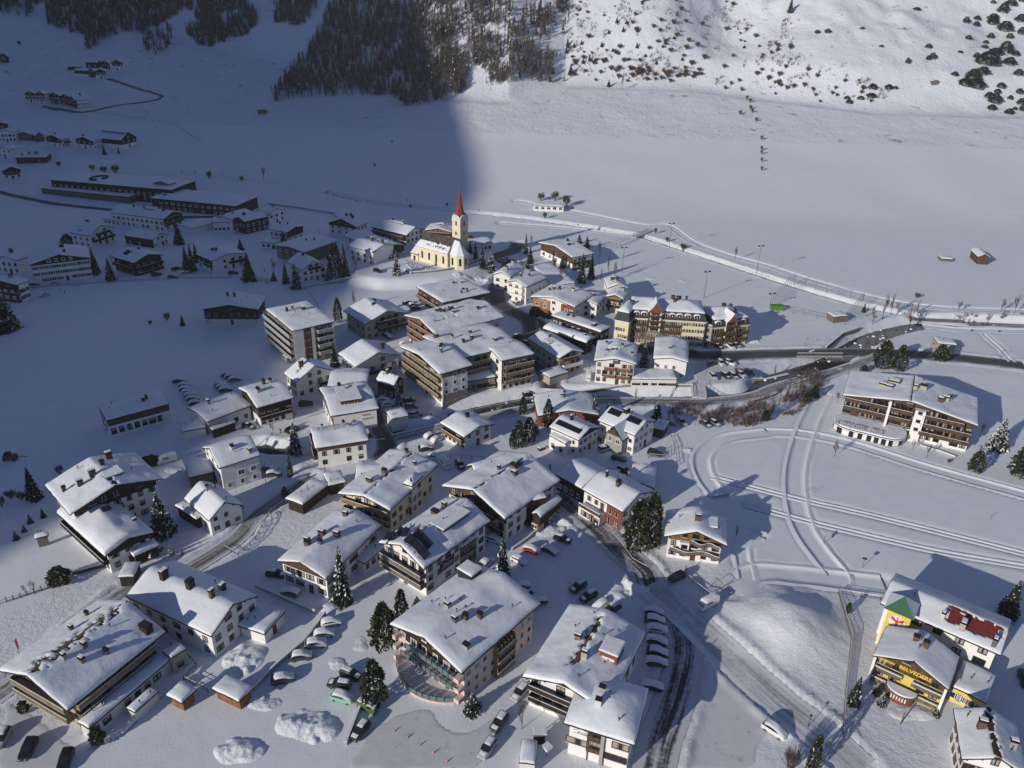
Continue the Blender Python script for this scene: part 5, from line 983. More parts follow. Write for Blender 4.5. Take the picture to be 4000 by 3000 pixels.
for i,mm_ in zip(range(5),('shingle','rsnow','rsnow','shingle','shingle')):
 if i == 0: b.face([fz(P[1]),fz(P[0]),apex0,apex],'rsnow')
 elif i == 4: b.face([fz(P[5]),fz(P[4]),apex,apex0],'shingle')
 else: b.face([fz(P[i + 1]),fz(P[i]),apex],mm_)
put(c,'choir_roof',b.mesh('choir_roof'))
def arch_win(w,h,nm='glass'):
 b = MB(); n = 8; pts = [(-w / 2,0),(w / 2,0),(w / 2,h)] + [(w / 2 * math.cos(math.pi * i / n),h + w / 2 * math.sin(math.pi * i / n)) for i in range(1,n)] + [(-w / 2,h)]
 big = [(x * 1.35,(z - .1) * 1.05) for x,z in pts]
 b.face([(x,-.03,z) for x,z in big],'white'); b.face([(x,-.06,z) for x,z in pts],nm); return b.mesh('arch_window')
aw = arch_win(1.15,3.0)
L,ml = c.sides[c.sw('r')]
for t in (-.36,-.12,.12,.36): put(c,'arch_window',aw,ml @ T_((L * t,0,1.7)))
for i in (1,2,3,4,0):
 p,q = Vector(poly[i]),Vector(poly[i + 1] if i < 5 else poly[0]); mdp = (p + q) / 2; d = q - p
 ang = math.atan2(d.y,d.x)
 # outward side of the polygon run
 nrm = Vector((math.sin(ang),-math.cos(ang)))
 if nrm.dot(mdp - Vector((0,yb - 3))) < 0: ang += math.pi
 put(c,'arch_window',aw,T_((mdp.x,mdp.y,1.7)) @ RZ(ang))
for sx_ in (-1,1):
 b = MB(); b.box(sx_ * c.Wi - .25,sx_ * c.Wi + .25,yb - .3,yb + .3,-1,6.3,'cream'); put(c,'buttress',b.mesh('buttress'))
# tower
tl,tr = at(*Q(1047,1180)),at(*Q(1298,1180)); tc = (tl + tr) / 2
dx,dy = tc[0] - c.ctr[0],tc[1] - c.ctr[1]; ca,sa = math.cos(-c.rot),math.sin(-c.rot)
tw = T_((ca * dx - sa * dy,sa * dx + ca * dy,0)) @ RZ(math.radians(-47) + math.atan2(tr[1] - tl[1],tr[0] - tl[0]) - c.rot + math.radians(2))
hw = 2.65; HT = 17.6
b = MB(); b.box(-hw,hw,-hw,hw,-2,HT,'cream'); b.box(-hw - .12,hw + .12,-hw - .12,hw + .12,13.9,14.15,'white'); b.box(-hw - .15,hw + .15,-hw - .15,hw + .15,HT - .02,HT + .3,'white')
b2 = MB(); b2.box(-hw,hw,-hw,hw,-2,HT,'cream')
tower = put(c,'tower',b.mesh('tower'),tw)
for a in range(4):
 m_ = RZ(a * math.pi / 2)
 put(c,'belfry_window',arch_win(.95,1.9),m_ @ T_((0,-hw,15.3)),tower)
 for xx in (-.42,.42): put(c,'belfry_window',arch_win(.55,1.4),m_ @ T_((xx,-hw,10.8)),tower)
 b = MB(); n = 10; pts = [(-hw - .1,HT + .3)] + [((-hw - .1) * math.cos(math.pi * i / n) if True else 0,HT + .3 + 2.6 * math.sin(math.pi * i / n) ** .8) for i in range(1,n)] + [(hw + .1,HT + .3)]
 b.face([(x,-hw - .1,z) for x,z in pts],'offwh'); b.face([(x,-hw + .35,z) for x,z in reversed(pts)],'offwh')
 for i in range(len(pts) - 1):
  p,q = pts[i],pts[i + 1]; b.face([(p[0],-hw - .1,p[1]),(p[0],-hw + .35,p[1]),(q[0],-hw + .35,q[1]),(q[0],-hw - .1,q[1])],'sn' if a % 2 else 'fascia')
 put(c,'clock_gable',b.mesh('clock_gable'),m_,tower)
 b = MB(); nn = 16; b.face([(.85 * math.cos(2 * math.pi * i / nn),-hw - .16,HT + 1.35 + .85 * math.sin(2 * math.pi * i / nn)) for i in range(nn)],'grey')
 b.face([(.68 * math.cos(2 * math.pi * i / nn),-hw - .19,HT + 1.35 + .68 * math.sin(2 * math.pi * i / nn)) for i in range(nn)],'white')
 b.box(-.05,.05,-hw - .23,-hw - .20,HT + 1.35,HT + 1.9,'dmetal'); b.box(0,.4,-hw - .23,-hw - .20,HT + 1.3,HT + 1.4,'dmetal')
 put(c,'clock_face',b.mesh('clock_face'),m_,tower)
b = MB(); k = b.mi('spire'); rings = [(2.75,HT + .6),(2.45,HT + 2.2),(1.95,HT + 4.2),(1.3,HT + 6.8),(.72,HT + 10.6),(.12,HT + 15.2)]
for r_,z_ in rings:
 for j in range(8): a = 2 * math.pi * (j + .5) / 8; b.v.append((r_ * math.cos(a),r_ * math.sin(a),z_))
for i in range(len(rings) - 1):
 for j in range(8): jj = (j + 1) % 8; b.f.append((i * 8 + j,i * 8 + jj,i * 8 + 8 + jj,i * 8 + 8 + j)); b.m.append(k)
sp = put(c,'spire',b.mesh('spire'),tw)
b = MB(); b.tube((0,0,HT + 15),(0,0,HT + 17.2),.05,.04,'wyell'); b.box(-.45,.45,-.04,.04,HT + 16.4,HT + 16.5,'wyell'); b.tube((0,0,HT + 15.1),(0,0,HT + 15.6),.22,.22,'wyell')
put(c,'cross',b.mesh('cross'),None,sp)
b = MB(); b.v = []; 
for q_ in (Q(1240,1300),Q(1415,1240)): pass
s1,s2 = at(*Q(1240,1385)),at(*Q(1415,1300)); u_ = Vector(s2[:2]) - Vector(s1[:2]); ang = math.atan2(u_.y,u_.x); ln = u_.length
dx,dy = s1[0] - c.ctr[0],s1[1] - c.ctr[1]
sm_ = T_((ca * dx - sa * dy,sa * dx + ca * dy,0)) @ RZ(ang - c.rot)
b = MB(); b.box(0,ln,0,5,-1.5,2.9,'cream'); sac = put(c,'sacristy',b.mesh('sacristy'),sm_)
b = MB(); b.face([(-.3,-.3,2.9),(ln + .3,-.3,2.9),(ln + .3,5,4.6),(-.3,5,5.2)],'fascia'); b.face([(-.2,-.2,3.2),(ln + .2,-.2,3.2),(ln + .2,5,4.95),(-.2,5,5.5)],'rsnow'); b.face([(-.2,-.2,2.93),(ln + .2,-.2,2.93),(ln + .2,-.2,3.2),(-.2,-.2,3.2)],'rsnow')
put(c,'sacristy_roof',b.mesh('sacristy_roof'),None,sac); put(c,'arch_window',arch_win(.6,.7),T_((ln * .7,0,1.0)),sac)
L,ml = c.sides[c.sw('r')]
xe = -L / 2 if c.sw('r') == 'l' else L / 2
b = MB(); xa,xb_ = (xe,xe + 3.2) if False else ((-L / 2 - 4.2,-L / 2 + .3) if c.mir else (L / 2 - .3,L / 2 + 4.2))
b.box(xa,xb_,-.6,7.5,-1.5,2.8,'cream'); po = put(c,'porch',b.mesh('porch'),ml)
b = MB(); b.face([(xa - .2,-1.0,2.75),(xb_ + .2,-1.0,2.75),(xb_ + .2,5.2,7.2),(xa - .2,5.2,7.2)],'fascia'); b.face([(xa - .1,-.9,3.1),(xb_ + .1,-.9,3.1),(xb_ + .1,5.2,7.6),(xa - .1,5.2,7.6)],'rsnow')
put(c,'porch_roof',b.mesh('porch_roof'),None,po)
b = MB(); b.box((xa + xb_) / 2 - .6,(xa + xb_) / 2 + .6,-.7,-.55,-.3,2.1,'wdark'); put(c,'door',b.mesh('door'),None,po)

# --- cream mansard hotel
def U(x,y): return (2350 + x / 3.687,1120 + y / 3.687)
def mansard(gh,h1,inset,rise,th=.45):
 """slate skirt and snow-laden upper roof on a flat-topped house"""
 W,D,he = gh.W,gh.D,gh.he; b = MB(); w0,d0 = W / 2,D / 2; w1,d1 = w0 - inset,d0 - inset
 lo = [(-w0,-d0),(w0,-d0),(w0,d0),(-w0,d0)]; hi = [(-w1,-d1),(w1,-d1),(w1,d1),(-w1,d1)]
 for i in range(4):
  j = (i + 1) % 4; b.face([(*lo[i],he + .26),(*lo[j],he + .26),(*hi[j],he + h1),(*hi[i],he + h1)],'slate')
 mr = put(gh,'mansard_roof',b.mesh('mansard_roof'))
 W2,D2 = (w1 + .35) * 2,(d1 + .35) * 2
 hf = lambda x,y: he + h1 + .1 + roof_h('hip',W2,D2,rise,x,y)
 b = MB(); b.box(-W2 / 2,W2 / 2,-D2 / 2,D2 / 2,he + h1 - .1,he + h1 + .1,'slate'); put(gh,'roof_edge',b.mesh('roof_edge'),None,mr)
 put(gh,'snow_cover',snow_patch(W2,D2,hf,th,step=1.3).mesh('snow_cover'),None,mr)
 for _ in range(int(W * D / 45)):
  x,y = R.uniform(-.75,.75) * w1,R.uniform(.1,.8) * d1; sz = R.uniform(.3,.6); b = MB(); hh = R.uniform(1.1,1.8); b.box(-sz,sz,-sz,sz,0,hh,'brick'); b.box(-sz - .1,sz + .1,-sz - .1,sz + .1,hh,hh + .15,'dmetal')
  put(gh,'chimney',b.mesh('chimney'),T_((x,y,hf(x,y))))
 return mr
def arch_dormer(gh,ml,x,z,w=2.2):
 """arched dormer standing on the front slope, front plane at local y = -Di"""
 y0 = -.05; b = MB(); b.box(x - w / 2,x + w / 2,y0,y0 + 2.4,z,z + 1.9,'slate'); b.box(x - w / 2 + .25,x + w / 2 - .25,y0 - .06,y0,z + .25,z + 1.6,'glass')
 b.box(x - w / 2,x + w / 2,y0 - .5,y0 - .42,z,z + .7,'wbrown'); b.box(x - .12,x + .12,y0 - .1,y0 - .065,z + .2,z + 1.6,'cream')
 for s_ in (-1,1): b.box(x + s_ * w * .38 - .1,x + s_ * w * .38 + .1,y0 - .1,y0 - .065,z + .2,z + 1.6,'cream')
 o = put(gh,'dormer',b.mesh('dormer'),ml)
 b = MB(); b.smooth = True; k = b.mi('rsnow'); n = 8
 for yy in (y0 - .55,y0 - .45,y0 + 2.4):
  for i in range(n + 1):
   a = math.pi * i / n; s_ = 1.12 if yy > y0 - .5 else .95; b.v.append((x - s_ * w / 2 * math.cos(a),yy,z + 1.75 + .75 * math.sin(a) * (1 if yy > y0 - .5 else .7)))
 for r_ in range(2):
  for i in range(n): t = r_ * (n + 1) + i; b.f.append((t,t + 1,t + n + 2,t + n + 1)); b.m.append(k)
 put(gh,'snow_cap',b.mesh('snow_cap'),None,o)
def red_gable(gh,ml,x,w,z,h,rows,bayz=3.0):
 """projecting timber bay with a steep red pointed roof"""
 y0 = -1.5; b = MB(); b.box(x - w / 2 + .3,x + w / 2 - .3,y0 + .5,2,bayz,z,'cream')
 for q in (-.5,-.17,.17,.5): b.box(x + q * (w - .3) - .12,x + q * (w - .3) + .12,y0,y0 + .25,bayz,z,'wbrown')
 for r_ in range(rows):
  zz = bayz + (z - bayz) * r_ / rows; b.box(x - w / 2,x + w / 2,y0,y0 + .15,zz,zz + .9,'wbrown'); b.box(x - w * .3,x + w * .3,y0 + .42,y0 + .5,zz + 1.0,zz + 2.3,'glass')
 o = put(gh,'timber_bay',b.mesh('timber_bay'),ml)
 b = MB(); w2 = w / 2 + .3; ya,yb_ = y0 - .4,4.5; k = b.mi('redm'); ks = b.mi('rsnow')
 prof_ = [(-w2,z),(-w2 * .55,z + h * .33),(-w2 * .22,z + h * .66),(0,z + h)]
 base_i = len(b.v)
 full = prof_ + [(-p[0],p[1]) for p in reversed(prof_[:-1])]
 b.face([(px_,ya,pz_) for px_,pz_ in full],'rust')
 for i in range(len(full) - 1):
  p,q = full[i],full[i + 1]; b.face([(p[0],ya - .1,p[1] + .1),(p[0],yb_,p[1] + .1),(q[0],yb_,q[1] + .1),(q[0],ya - .1,q[1] + .1)],'rsnow')
 b.tube((0 + 0,ya + .2,z + h),(0,ya + .2,z + h + 1.2),.06,.02,'dmetal')
 b.v = [(v[0] + x,v[1],v[2]) for v in b.v]
 put(gh,'pointed_roof',b.mesh('pointed_roof'),None,o)
ph = H('cream_hotel',('e',U(395,452),U(1520,522),15),10.8,.3,roof='flat',cat='hotel',label='big cream hotel with slate mansard, brown balconies and a red pointed gable',wall='cream',oh=(.5,.6),snow=0,chim=0,vents=0,far=True,fm='rsnow',fh=2.65,
       balc={'r': [(1,.03,.67,.9,'wgrey'),(2,.03,.67,.9,'wbrown'),(3,.03,.67,.9,'wbrown')]},win={'r': 13,'f': 4,'l': 4},wst='os',wsz=(.9,1.25))
L,ml = ph.sides['r']
mansard(ph,3.1,1.3,2.2)
for t in (.08,.18,.46,.555,.65,.76,.88): arch_dormer(ph,ml,-L / 2 + L * t,ph.he + .3,2.4)
red_gable(ph,ml,-L / 2 + L * .325,5.2,14.0,4.2,4,5.6)
b = MB(); b.box(-L / 2 + L * .235,-L / 2 + L * .41,-1.5,-1.38,5.45,6.55,'offwh'); sg = put(ph,'sign_board',b.mesh('sign_board'),ml)
put(ph,'lettering',text_mesh('Romantik & Hotel',.85,'grey',.02,.25),T_((-L / 2 + L * .322,-1.55,6.0)) @ RX90,sg)
wl = H('left_wing',('e',U(172,480),U(402,527),13),10.2,.3,parent=ph,roof='flat',wall='cream',oh=(.4,.5),snow=0,chim=0,vents=0,far=True,fm='rsnow',fh=2.65,win={'r': 3,'f': 3},wst='os',wsz=(.9,1.25),z0=0)
mansard(wl,3.4,1.0,1.6)
pr = H('mansard_lodge',('e',U(1590,603),U(2145,553),14),8.2,.3,roof='flat',cat='hotel',label='smaller cream hotel block with a snow-dusted red point, right of the big cream hotel',wall='cream',oh=(.5,.6),snow=0,chim=0,vents=0,far=True,fm='rsnow',fh=2.65,balc={'r': [(1,0,.28,1.5,'wbrown'),(1,.34,.63,2.0,'wbrown'),(1,.68,1,1.5,'wbrown'),(2,0,.28,1.5,'wbrown'),(2,.34,.63,2.0,'wbrown'),(2,.68,1,1.5,'wbrown')]},win={'r': 7,'f': 3,'b': 3},wst='os',wsz=(1.0,1.4))
mansard(pr,2.8,1.2,2.0)
L,ml = pr.sides['r']
for t in (.14,.82): arch_dormer(pr,ml,-L / 2 + L * t,pr.he + .2,2.6)
red_gable(pr,ml,-L / 2 + L * .48,4.6,10.6,3.4,3,2.9)
H('link_wing',('f',U(1475,560),U(1600,590),10),8.6,.3,parent=pr,roof='flat',wall='grey',oh=(.1,.1),snow=.4,chim=0,vents=0,far=True,win={'f': 1},z0=0,wst='d')

# --- huge gabled hotel on the right
a = g['B33']; L,ml = a.sides[a.sw('f')]; fr = lambda t: -L / 2 + L * t
b = MB(); b.box(fr(.345),fr(.365),-1.95,-.06,-1,a.ptop('f',fr(.355)) - .3,'white'); put(a,'white_pillar',b.mesh('white_pillar'),ml)
b = MB(); x0,x1 = fr(.555),fr(.635); zt = a.fh * 3 + 2.2; b.box(x0,x1,-1.7,-.06,-1,zt,'white')
for lv in (1,2,3):
 z = lv * a.fh + .1; b.box(x0 + .8,x1 - .8,-1.76,-1.7,z + 1.0,z + 2.0,'glass'); b.box(x0 + .5,x1 - .5,-2.15,-1.7,z,z + .95,'white')
put(a,'white_bay',b.mesh('white_bay'),ml)
n_ = 30
for lv in (1,2,3,4):                        # timber piers between the balcony bays
 z = lv * a.fh + .2
 for i in range(1,16):
  t = i / 16
  if .33 < t < .38 or .55 < t < .64: continue
  if z + 2.4 > a.ptop('f',fr(t)) or (lv == 1 and t < .6): continue
  b = MB(); b.box(fr(t) - .1,fr(t) + .1,-1.6,-.05,z,min(z + 2.5,a.ptop('f',fr(t)) - .2),'wbrown'); put(a,'pier',b.mesh('pier'),ml)
xa,xb_ = fr(-.04),fr(.53); dp = 8.5; r_ = dp * .5
def stadium(x0,x1,y0,y1,n=8):
 r = (y1 - y0) / 2; yc = (y0 + y1) / 2
 return [(x0 + r - r * math.sin(math.pi * i / n),yc + r * math.cos(math.pi * i / n)) for i in range(n + 1)] + [(x1 - r + r * math.sin(math.pi * i / n),yc - r * math.cos(math.pi * i / n)) for i in range(n + 1)]
b = MB(); b.prism(stadium(xa - .25,xb_ + .25,-dp - .25,1.0 + .25),-2.4,-.3,'cream'); b.prism(stadium(xa,xb_,-dp,1.0),-.3,2.2,'glass'); b.prism(stadium(xa - .5,xb_ + .5,-dp - .5,1.5),2.2,2.75,'wdark','rsnow')
b.prism(stadium(xa - .3,xb_ + .3,-dp - .3,1.3),2.752,3.1,'rsnow'); b.prism(stadium(xa - .62,xb_ + .62,-dp - .62,1.6),2.3,2.5,'sn')
ter = put(a,'terrace',b.mesh('terrace'),ml)
sp_ = stadium(xa,xb_,-dp,1.0)
for i in list(range(1,8,2)) + list(range(10,17,2)):
 p,q = Vector(sp_[i]),Vector(sp_[i + 1]); n_ = (q - p).orthogonal().normalized() * .08; b = MB(); mid = (p + q) / 2
 if mid.y > -.3: continue
 if (mid + n_ - Vector(((xa + xb_) / 2,-4))).length < (mid - Vector(((xa + xb_) / 2,-4))).length: n_ = -n_
 b.face([(*(p + n_),.1),(*(q + n_),.1),(*(q + n_),1.9),(*(p + n_),1.9)],'white'); put(a,'wall_panel',b.mesh('wall_panel'),None,ter)
x = xa + r_
while x < xb_ - r_:
 w_ = R.choice((.7,.7,1.2)); b = MB(); b.box(x,x + w_,-dp - .06,-dp + .05,.1,1.9,'white'); put(a,'wall_panel',b.mesh('wall_panel'),None,ter); x += w_ + 1.35
put(a,'lettering',text_mesh('ALPENHOTEL  TIROL',1.5,'conc',.10,0,.02),T_((fr(.16),-dp + .3,3.75)) @ RX90,ter)

# --- yellow guesthouse
a = g['B7']; L,ml = a.sides[a.sw('f')]; fr = lambda t: -L / 2 + L * t
put(a,'lettering',text_mesh('BELVEDERE',1.15,'ylet',.05,0,.03),ml @ T_((fr(.57),-.14,6.0)) @ RX90)
put(a,'lettering',text_mesh('PENSION',.72,'ylet',.05,0,.03),ml @ T_((fr(.15),-.14,5.95)) @ RX90)
for z0_,mm_ in ((4.2,'wgrey'),(1.5,'wyell')):
 for x0,x1 in ((fr(.02),fr(.42)),(fr(.56),fr(.98))):
  b = MB(); b.box(x0,x1,-1.3,-.05,z0_ - .55,z0_ - .4,'wbrown'); b.box(x0,x1,-1.3,-1.2,z0_ - .4,z0_ + .45,mm_)
  for i in range(14): b.box(x0 + (x1 - x0) * (i + .3) / 14,x0 + (x1 - x0) * (i + .5) / 14,-1.36,-1.3,z0_ - .2,z0_ + .2,'wdark')
  b.box(x0,x1,-1.4,-1.1,z0_ + .45,z0_ + .6,'sn'); put(a,'balcony',b.mesh('balcony'),ml)
for t,z in ((.1,4.9),(.3,4.9),(.68,4.9),(.86,4.9),(.1,2.1),(.3,2.1),(.7,2.1),(.88,2.1),(.42,7.5)):
 put(a,'window',win_mesh(1.2,1.0,'b',True)[0],ml @ T_((fr(t),-.12,z)))
for t in (-.005,1.005):
 b = MB(); b.box(fr(t) - .22,fr(t) + .22,-1.5,.1,-1.2,a.ptop('f',fr(min(max(t,0),1))) - .1,'white'); put(a,'white_pillar',b.mesh('white_pillar'),ml)
b = MB(); n = 10; x0 = fr(.47); pts = [(x0 + 2.6 * math.cos(math.pi + math.pi * i / n),-1.2 + 2.2 * math.sin(math.pi + math.pi * i / n)) for i in range(n + 1)]
b.prism(pts,-1.2,2.0,'rust'); b.prism([(p[0] * 1.0 + (p[0] - x0) * .15,p[1] * 1.1) for p in pts],2.0,2.2,'wgrey'); b.prism([(p[0] + (p[0] - x0) * .05,p[1]) for p in pts],2.2,2.55,'sn')
for i in range(6): b.box(x0 - 1.4 + i * .5,x0 - 1.2 + i * .5,-3.5,-3.36,1.0,1.9,'white')
put(a,'entrance_bay',b.mesh('entrance_bay'),ml)
# its tower
t0,t1 = flat(*px(3,3,915,585)),flat(*px(3,3,1020,625)); u_ = Vector(t1[:2]) - Vector(t0[:2]); tw_ = 4.6
ctr = Vector(t0[:2]) + Vector((math.cos(a.rot),math.sin(a.rot))) * 2.6 + Vector((-math.sin(a.rot),math.cos(a.rot))) * 2.5
dx,dy = ctr.x - a.ctr[0],ctr.y - a.ctr[1]; ca,sa = math.cos(-a.rot),math.sin(-a.rot)
tm = T_((ca * dx - sa * dy,sa * dx + ca * dy,0)); h_ = 2.35; HT = height_for0(t0,px(3,3,1012,268)[1])
b = MB(); b.box(-h_,h_,-h_,h_,-1.5,HT,'yellow'); b.box(-h_ - .1,-h_ + .3,-h_ - .08,-h_ + .3,-1.5,HT,'white'); to = put(a,'tower',b.mesh('tower'),tm)
b = MB(); o_ = h_ + .5
for (p,q,mm_) in (((-o_,-o_),(o_,-o_),'dgreen'),((o_,-o_),(o_,o_),'rsnow'),((o_,o_),(-o_,o_),'rsnow'),((-o_,o_),(-o_,-o_),'rsnow')): b.face([(*p,HT),(*q,HT),(0,(-.9 if mm_ == 'dgreen' else -.9),HT + 3.2)],mm_)
b.box(-o_,o_,-o_,o_,HT - .15,HT,'dgreen'); put(a,'tower_roof',b.mesh('tower_roof'),None,to)
# red eagle crest on the tower: shield-like pale ground,body,head,spread wings with feathers,tail and claws
def flatpoly(pts,y,m,b): b.face([(x,y,z) for x,z in pts],m)
b = MB(); eag = []
n = 24; flatpoly([(1.55 * math.cos(2 * math.pi * i / n) * (1 + .08 * math.sin(9 * i)),1.5 * math.sin(2 * math.pi * i / n) * (1 + .06 * math.cos(7 * i))) for i in range(n)],-h_ - .02,'white',b)
y_ = -h_ - .05; flatpoly([(-.22,-.7),(.22,-.7),(.32,.35),(0,.75),(-.32,.35)],y_,'cred',b)
flatpoly([(-.1,.6),(.1,.6),(.14,1.15),(-.05,1.25),(-.36,1.02),(-.1,1.0)],y_ - .01,'cred',b)
for s_ in (-1,1):
 flatpoly([(s_ * .2,.4),(s_ * .75,1.0),(s_ * 1.2,1.05),(s_ * 1.25,.6),(s_ * .6,.1),(s_ * .2,0)][::s_],y_ - .005,'cred',b)
 for i in range(5):
  aa = math.radians(35 - i * 26); cx_,cz_ = s_ * .75,.45; ex,ez = cx_ + s_ * .75 * math.cos(aa),cz_ + .95 * math.sin(aa) - .1
  flatpoly([(cx_ - .08 * math.sin(aa),cz_ + .08),(cx_ + .08 * math.sin(aa),cz_ - .08),(ex,ez)],y_ - .015,'cred',b)
 flatpoly([(s_ * .15,-.3),(s_ * .25,-.4),(s_ * .8,-.85),(s_ * .7,-.95)],y_ - .01,'cred',b)
flatpoly([(-.12,-.6),(.12,-.6),(.35,-1.3),(0,-1.15),(-.35,-1.3)],y_ - .01,'cred',b)
put(a,'eagle_crest',b.mesh('eagle_crest'),T_((.1,0,HT - 2.6)),to)
for z in (3.4,.9):
 b = MB()
 for i in range(3): b.face([(-1.7 + i * .4,y_,z),(-1.5 + i * .4,y_,z),(-1.2 + i * .4,y_,z + 1.5),(-1.4 + i * .4,y_,z + 1.5)],'cred' if i % 2 == 0 else 'white')
 put(a,'striped_shutter',b.mesh('striped_shutter'),None,to)

# --- pink hotel: glass balconies,curved lowest one,roof cabin
a = g['B3']; L,ml = a.sides[a.sw('f')]; fr = lambda t: -L / 2 + L * t
def glass_balcony(z,pts,name='balcony'):
 b = MB(); full = pts + [(pts[-1][0],.1),(pts[0][0],.1)]
 b.prism(full,z - .25,z,'wgrey','packed'); o = put(a,name,b.mesh(name),ml)
 for i in range(len(pts) - 1):
  p,q = Vector(pts[i]),Vector(pts[i + 1]); d = (q - p).normalized() * .12; b = MB()
  b.face([((p + d).x,(p + d).y,z + .08),((q - d).x,(q - d).y,z + .08),((q - d).x,(q - d).y,z + 1.0),((p + d).x,(p + d).y,z + 1.0)],'tglass')
  b.tube((p.x,p.y,z),(p.x,p.y,z + 1.08),.06,.06,'dmetal',4); b.tube((p.x,p.y,z + 1.06),(q.x,q.y,z + 1.06),.06,.06,'dmetal',4); put(a,'glass_panel',b.mesh('glass_panel'),None,o)
 return o
def seg(x0,x1,y,n): return [(x0 + (x1 - x0) * i / n,y) for i in range(n + 1)]
glass_balcony(6.3,seg(fr(.2),fr(.93),-1.5,9)); glass_balcony(3.7,seg(fr(.12),fr(.97),-1.5,11))
n = 12; glass_balcony(1.0,[(fr(.04) + (fr(.93) - fr(.04)) * i / n,-1.5 - 3.6 * math.sin(math.pi * i / n) ** .8) for i in range(n + 1)])
b = MB(); pts = [(fr(.04) + (fr(.93) - fr(.04)) * i / n,-1.4 - 3.5 * math.sin(math.pi * i / n) ** .8) for i in range(n + 1)] + [(fr(.93),.1),(fr(.04),.1)]
b.prism(pts,-1.6,.74,'pink'); put(a,'rounded_front',b.mesh('rounded_front'),ml)
for x0,x1 in ((fr(0),fr(.05)),(fr(.93),fr(1))):
 for z in (0.9,3.6,6.2): b = MB(); b.box(x0,x1,-1.6,.05,z,z + 1.05,'pink'); put(a,'balcony_end',b.mesh('balcony_end'),ml)
b = MB(); b.box(-1.9,1.9,-1.6,1.6,-.4,2.4,'dmetal'); cb = put(a,'roof_cabin',b.mesh('roof_cabin'),T_((-a.W * .33,a.D * .33,a.Rh(-a.W * .33,0))))
put(a,'snow_cover',snow_patch(4.4,3.8,lambda x,y: 2.42,.3,step=.8,rnd=.25).mesh('snow'),None,cb)
L,ml = a.sides[a.sw('r')]
for lv in (0,1,2):
 b = MB(); z = lv * 2.7 + .6; x0,x1 = -L / 2 + L * .40,-L / 2 + L * .66; b.box(x0,x1,-1.3,0,z - .15,z,'wyell'); b.box(x0,x1,-1.3,-1.22,z,z + 1.0,'wgrey'); b.box(x0,x1,-1.4,-1.15,z + 1.0,z + 1.15,'sn')
 for q in range(6): b.box(x0 + (x1 - x0) * q / 5.2,x0 + (x1 - x0) * q / 5.2 + .12,-1.28,0,z,z + 2.5,'wyell')
 put(a,'side_balcony',b.mesh('side_balcony'),ml)

# --- hotel with dark balconies: bare ridge cabin
a = g['B4']
b = MB(); b.box(-1.7,1.7,-2.0,2.0,-1.2,2.6,'rust'); b.box(-1.74,1.74,-1.2,1.2,.8,1.5,'glass'); b.box(-1.2,1.2,-2.04,2.04,.8,1.5,'offwh')
cb = put(a,'roof_cabin',b.mesh('roof_cabin'),T_((a.W * .28,a.D * .05,a.Rh(a.W * .28,0)))); put(a,'snow_cover',snow_patch(4.0,4.6,lambda x,y: 2.62,.3,step=.8,rnd=.25).mesh('snow'),None,cb)

# --- hotel with solar panels and banner
a = g['B23']; slope = math.atan2(a.rise,a.W / 2); L,ml = a.sides[a.sw('r')]
b = MB(); b.box(-.0,4.6,-.12,-.06,3.4,6.2,'purple'); bn = put(a,'banner',b.mesh('banner'),ml @ T_((-L / 2 + L * .22,0,0)))
put(a,'lettering',text_mesh('Zozo',1.6,'offwh',.02,.5),T_((2.2,-.15,4.7)) @ RX90,bn)
for (u,v,n_) in ((-.78,-.86,2),(-.55,-.66,2)):
 for i in range(n_):
  x = u * a.W / 2 + i * 1.7; b = MB(); b.box(-.8,.8,-1.2,1.2,-.05,.05,'panel'); b.tube((0,.9,0),(0,1.0,-.9),.05,.05,'metal',4)
  put(a,'solar_panel',b.mesh('solar_panel'),T_((x,v * a.D / 2,a.Rh(x,0) + 1.25)) @ Matrix.Rotation(math.radians(38),4,'X'))
for (v,m_) in ((-.80,4),(-.58,3)):
 for i in range(m_):                          # tilted collectors on the right slope with violet tinsel hung on them
  x = (.12 + .2 * i) * a.W / 2; b = MB(); b.box(-1.0,1.0,-1.1,1.1,-.05,.05,'panel'); b.box(-.9,-.8,.6,.7,-1.0,0,'metal')
  o = put(a,'solar_panel',b.mesh('solar_panel'),T_((x,v * a.D / 2,a.Rh(x,0) + 1.2)) @ Matrix.Rotation(slope,4,'Y') @ Matrix.Rotation(math.radians(40),4,'X'))
  b = MB()
  for _ in range(60):
   ang = R.uniform(0,6.28); rr = R.uniform(.35,.6); p = Vector((rr * math.cos(ang),-1.15 + R.uniform(-.1,.1),.3 + rr * math.sin(ang))); q = p + Vector((R.uniform(-.2,.2),R.uniform(-.2,.2),R.uniform(-.2,.2))); b.tube(p,q,.03,.03,'violet',3)
  put(a,'tinsel',b.mesh('tinsel'),None,o)
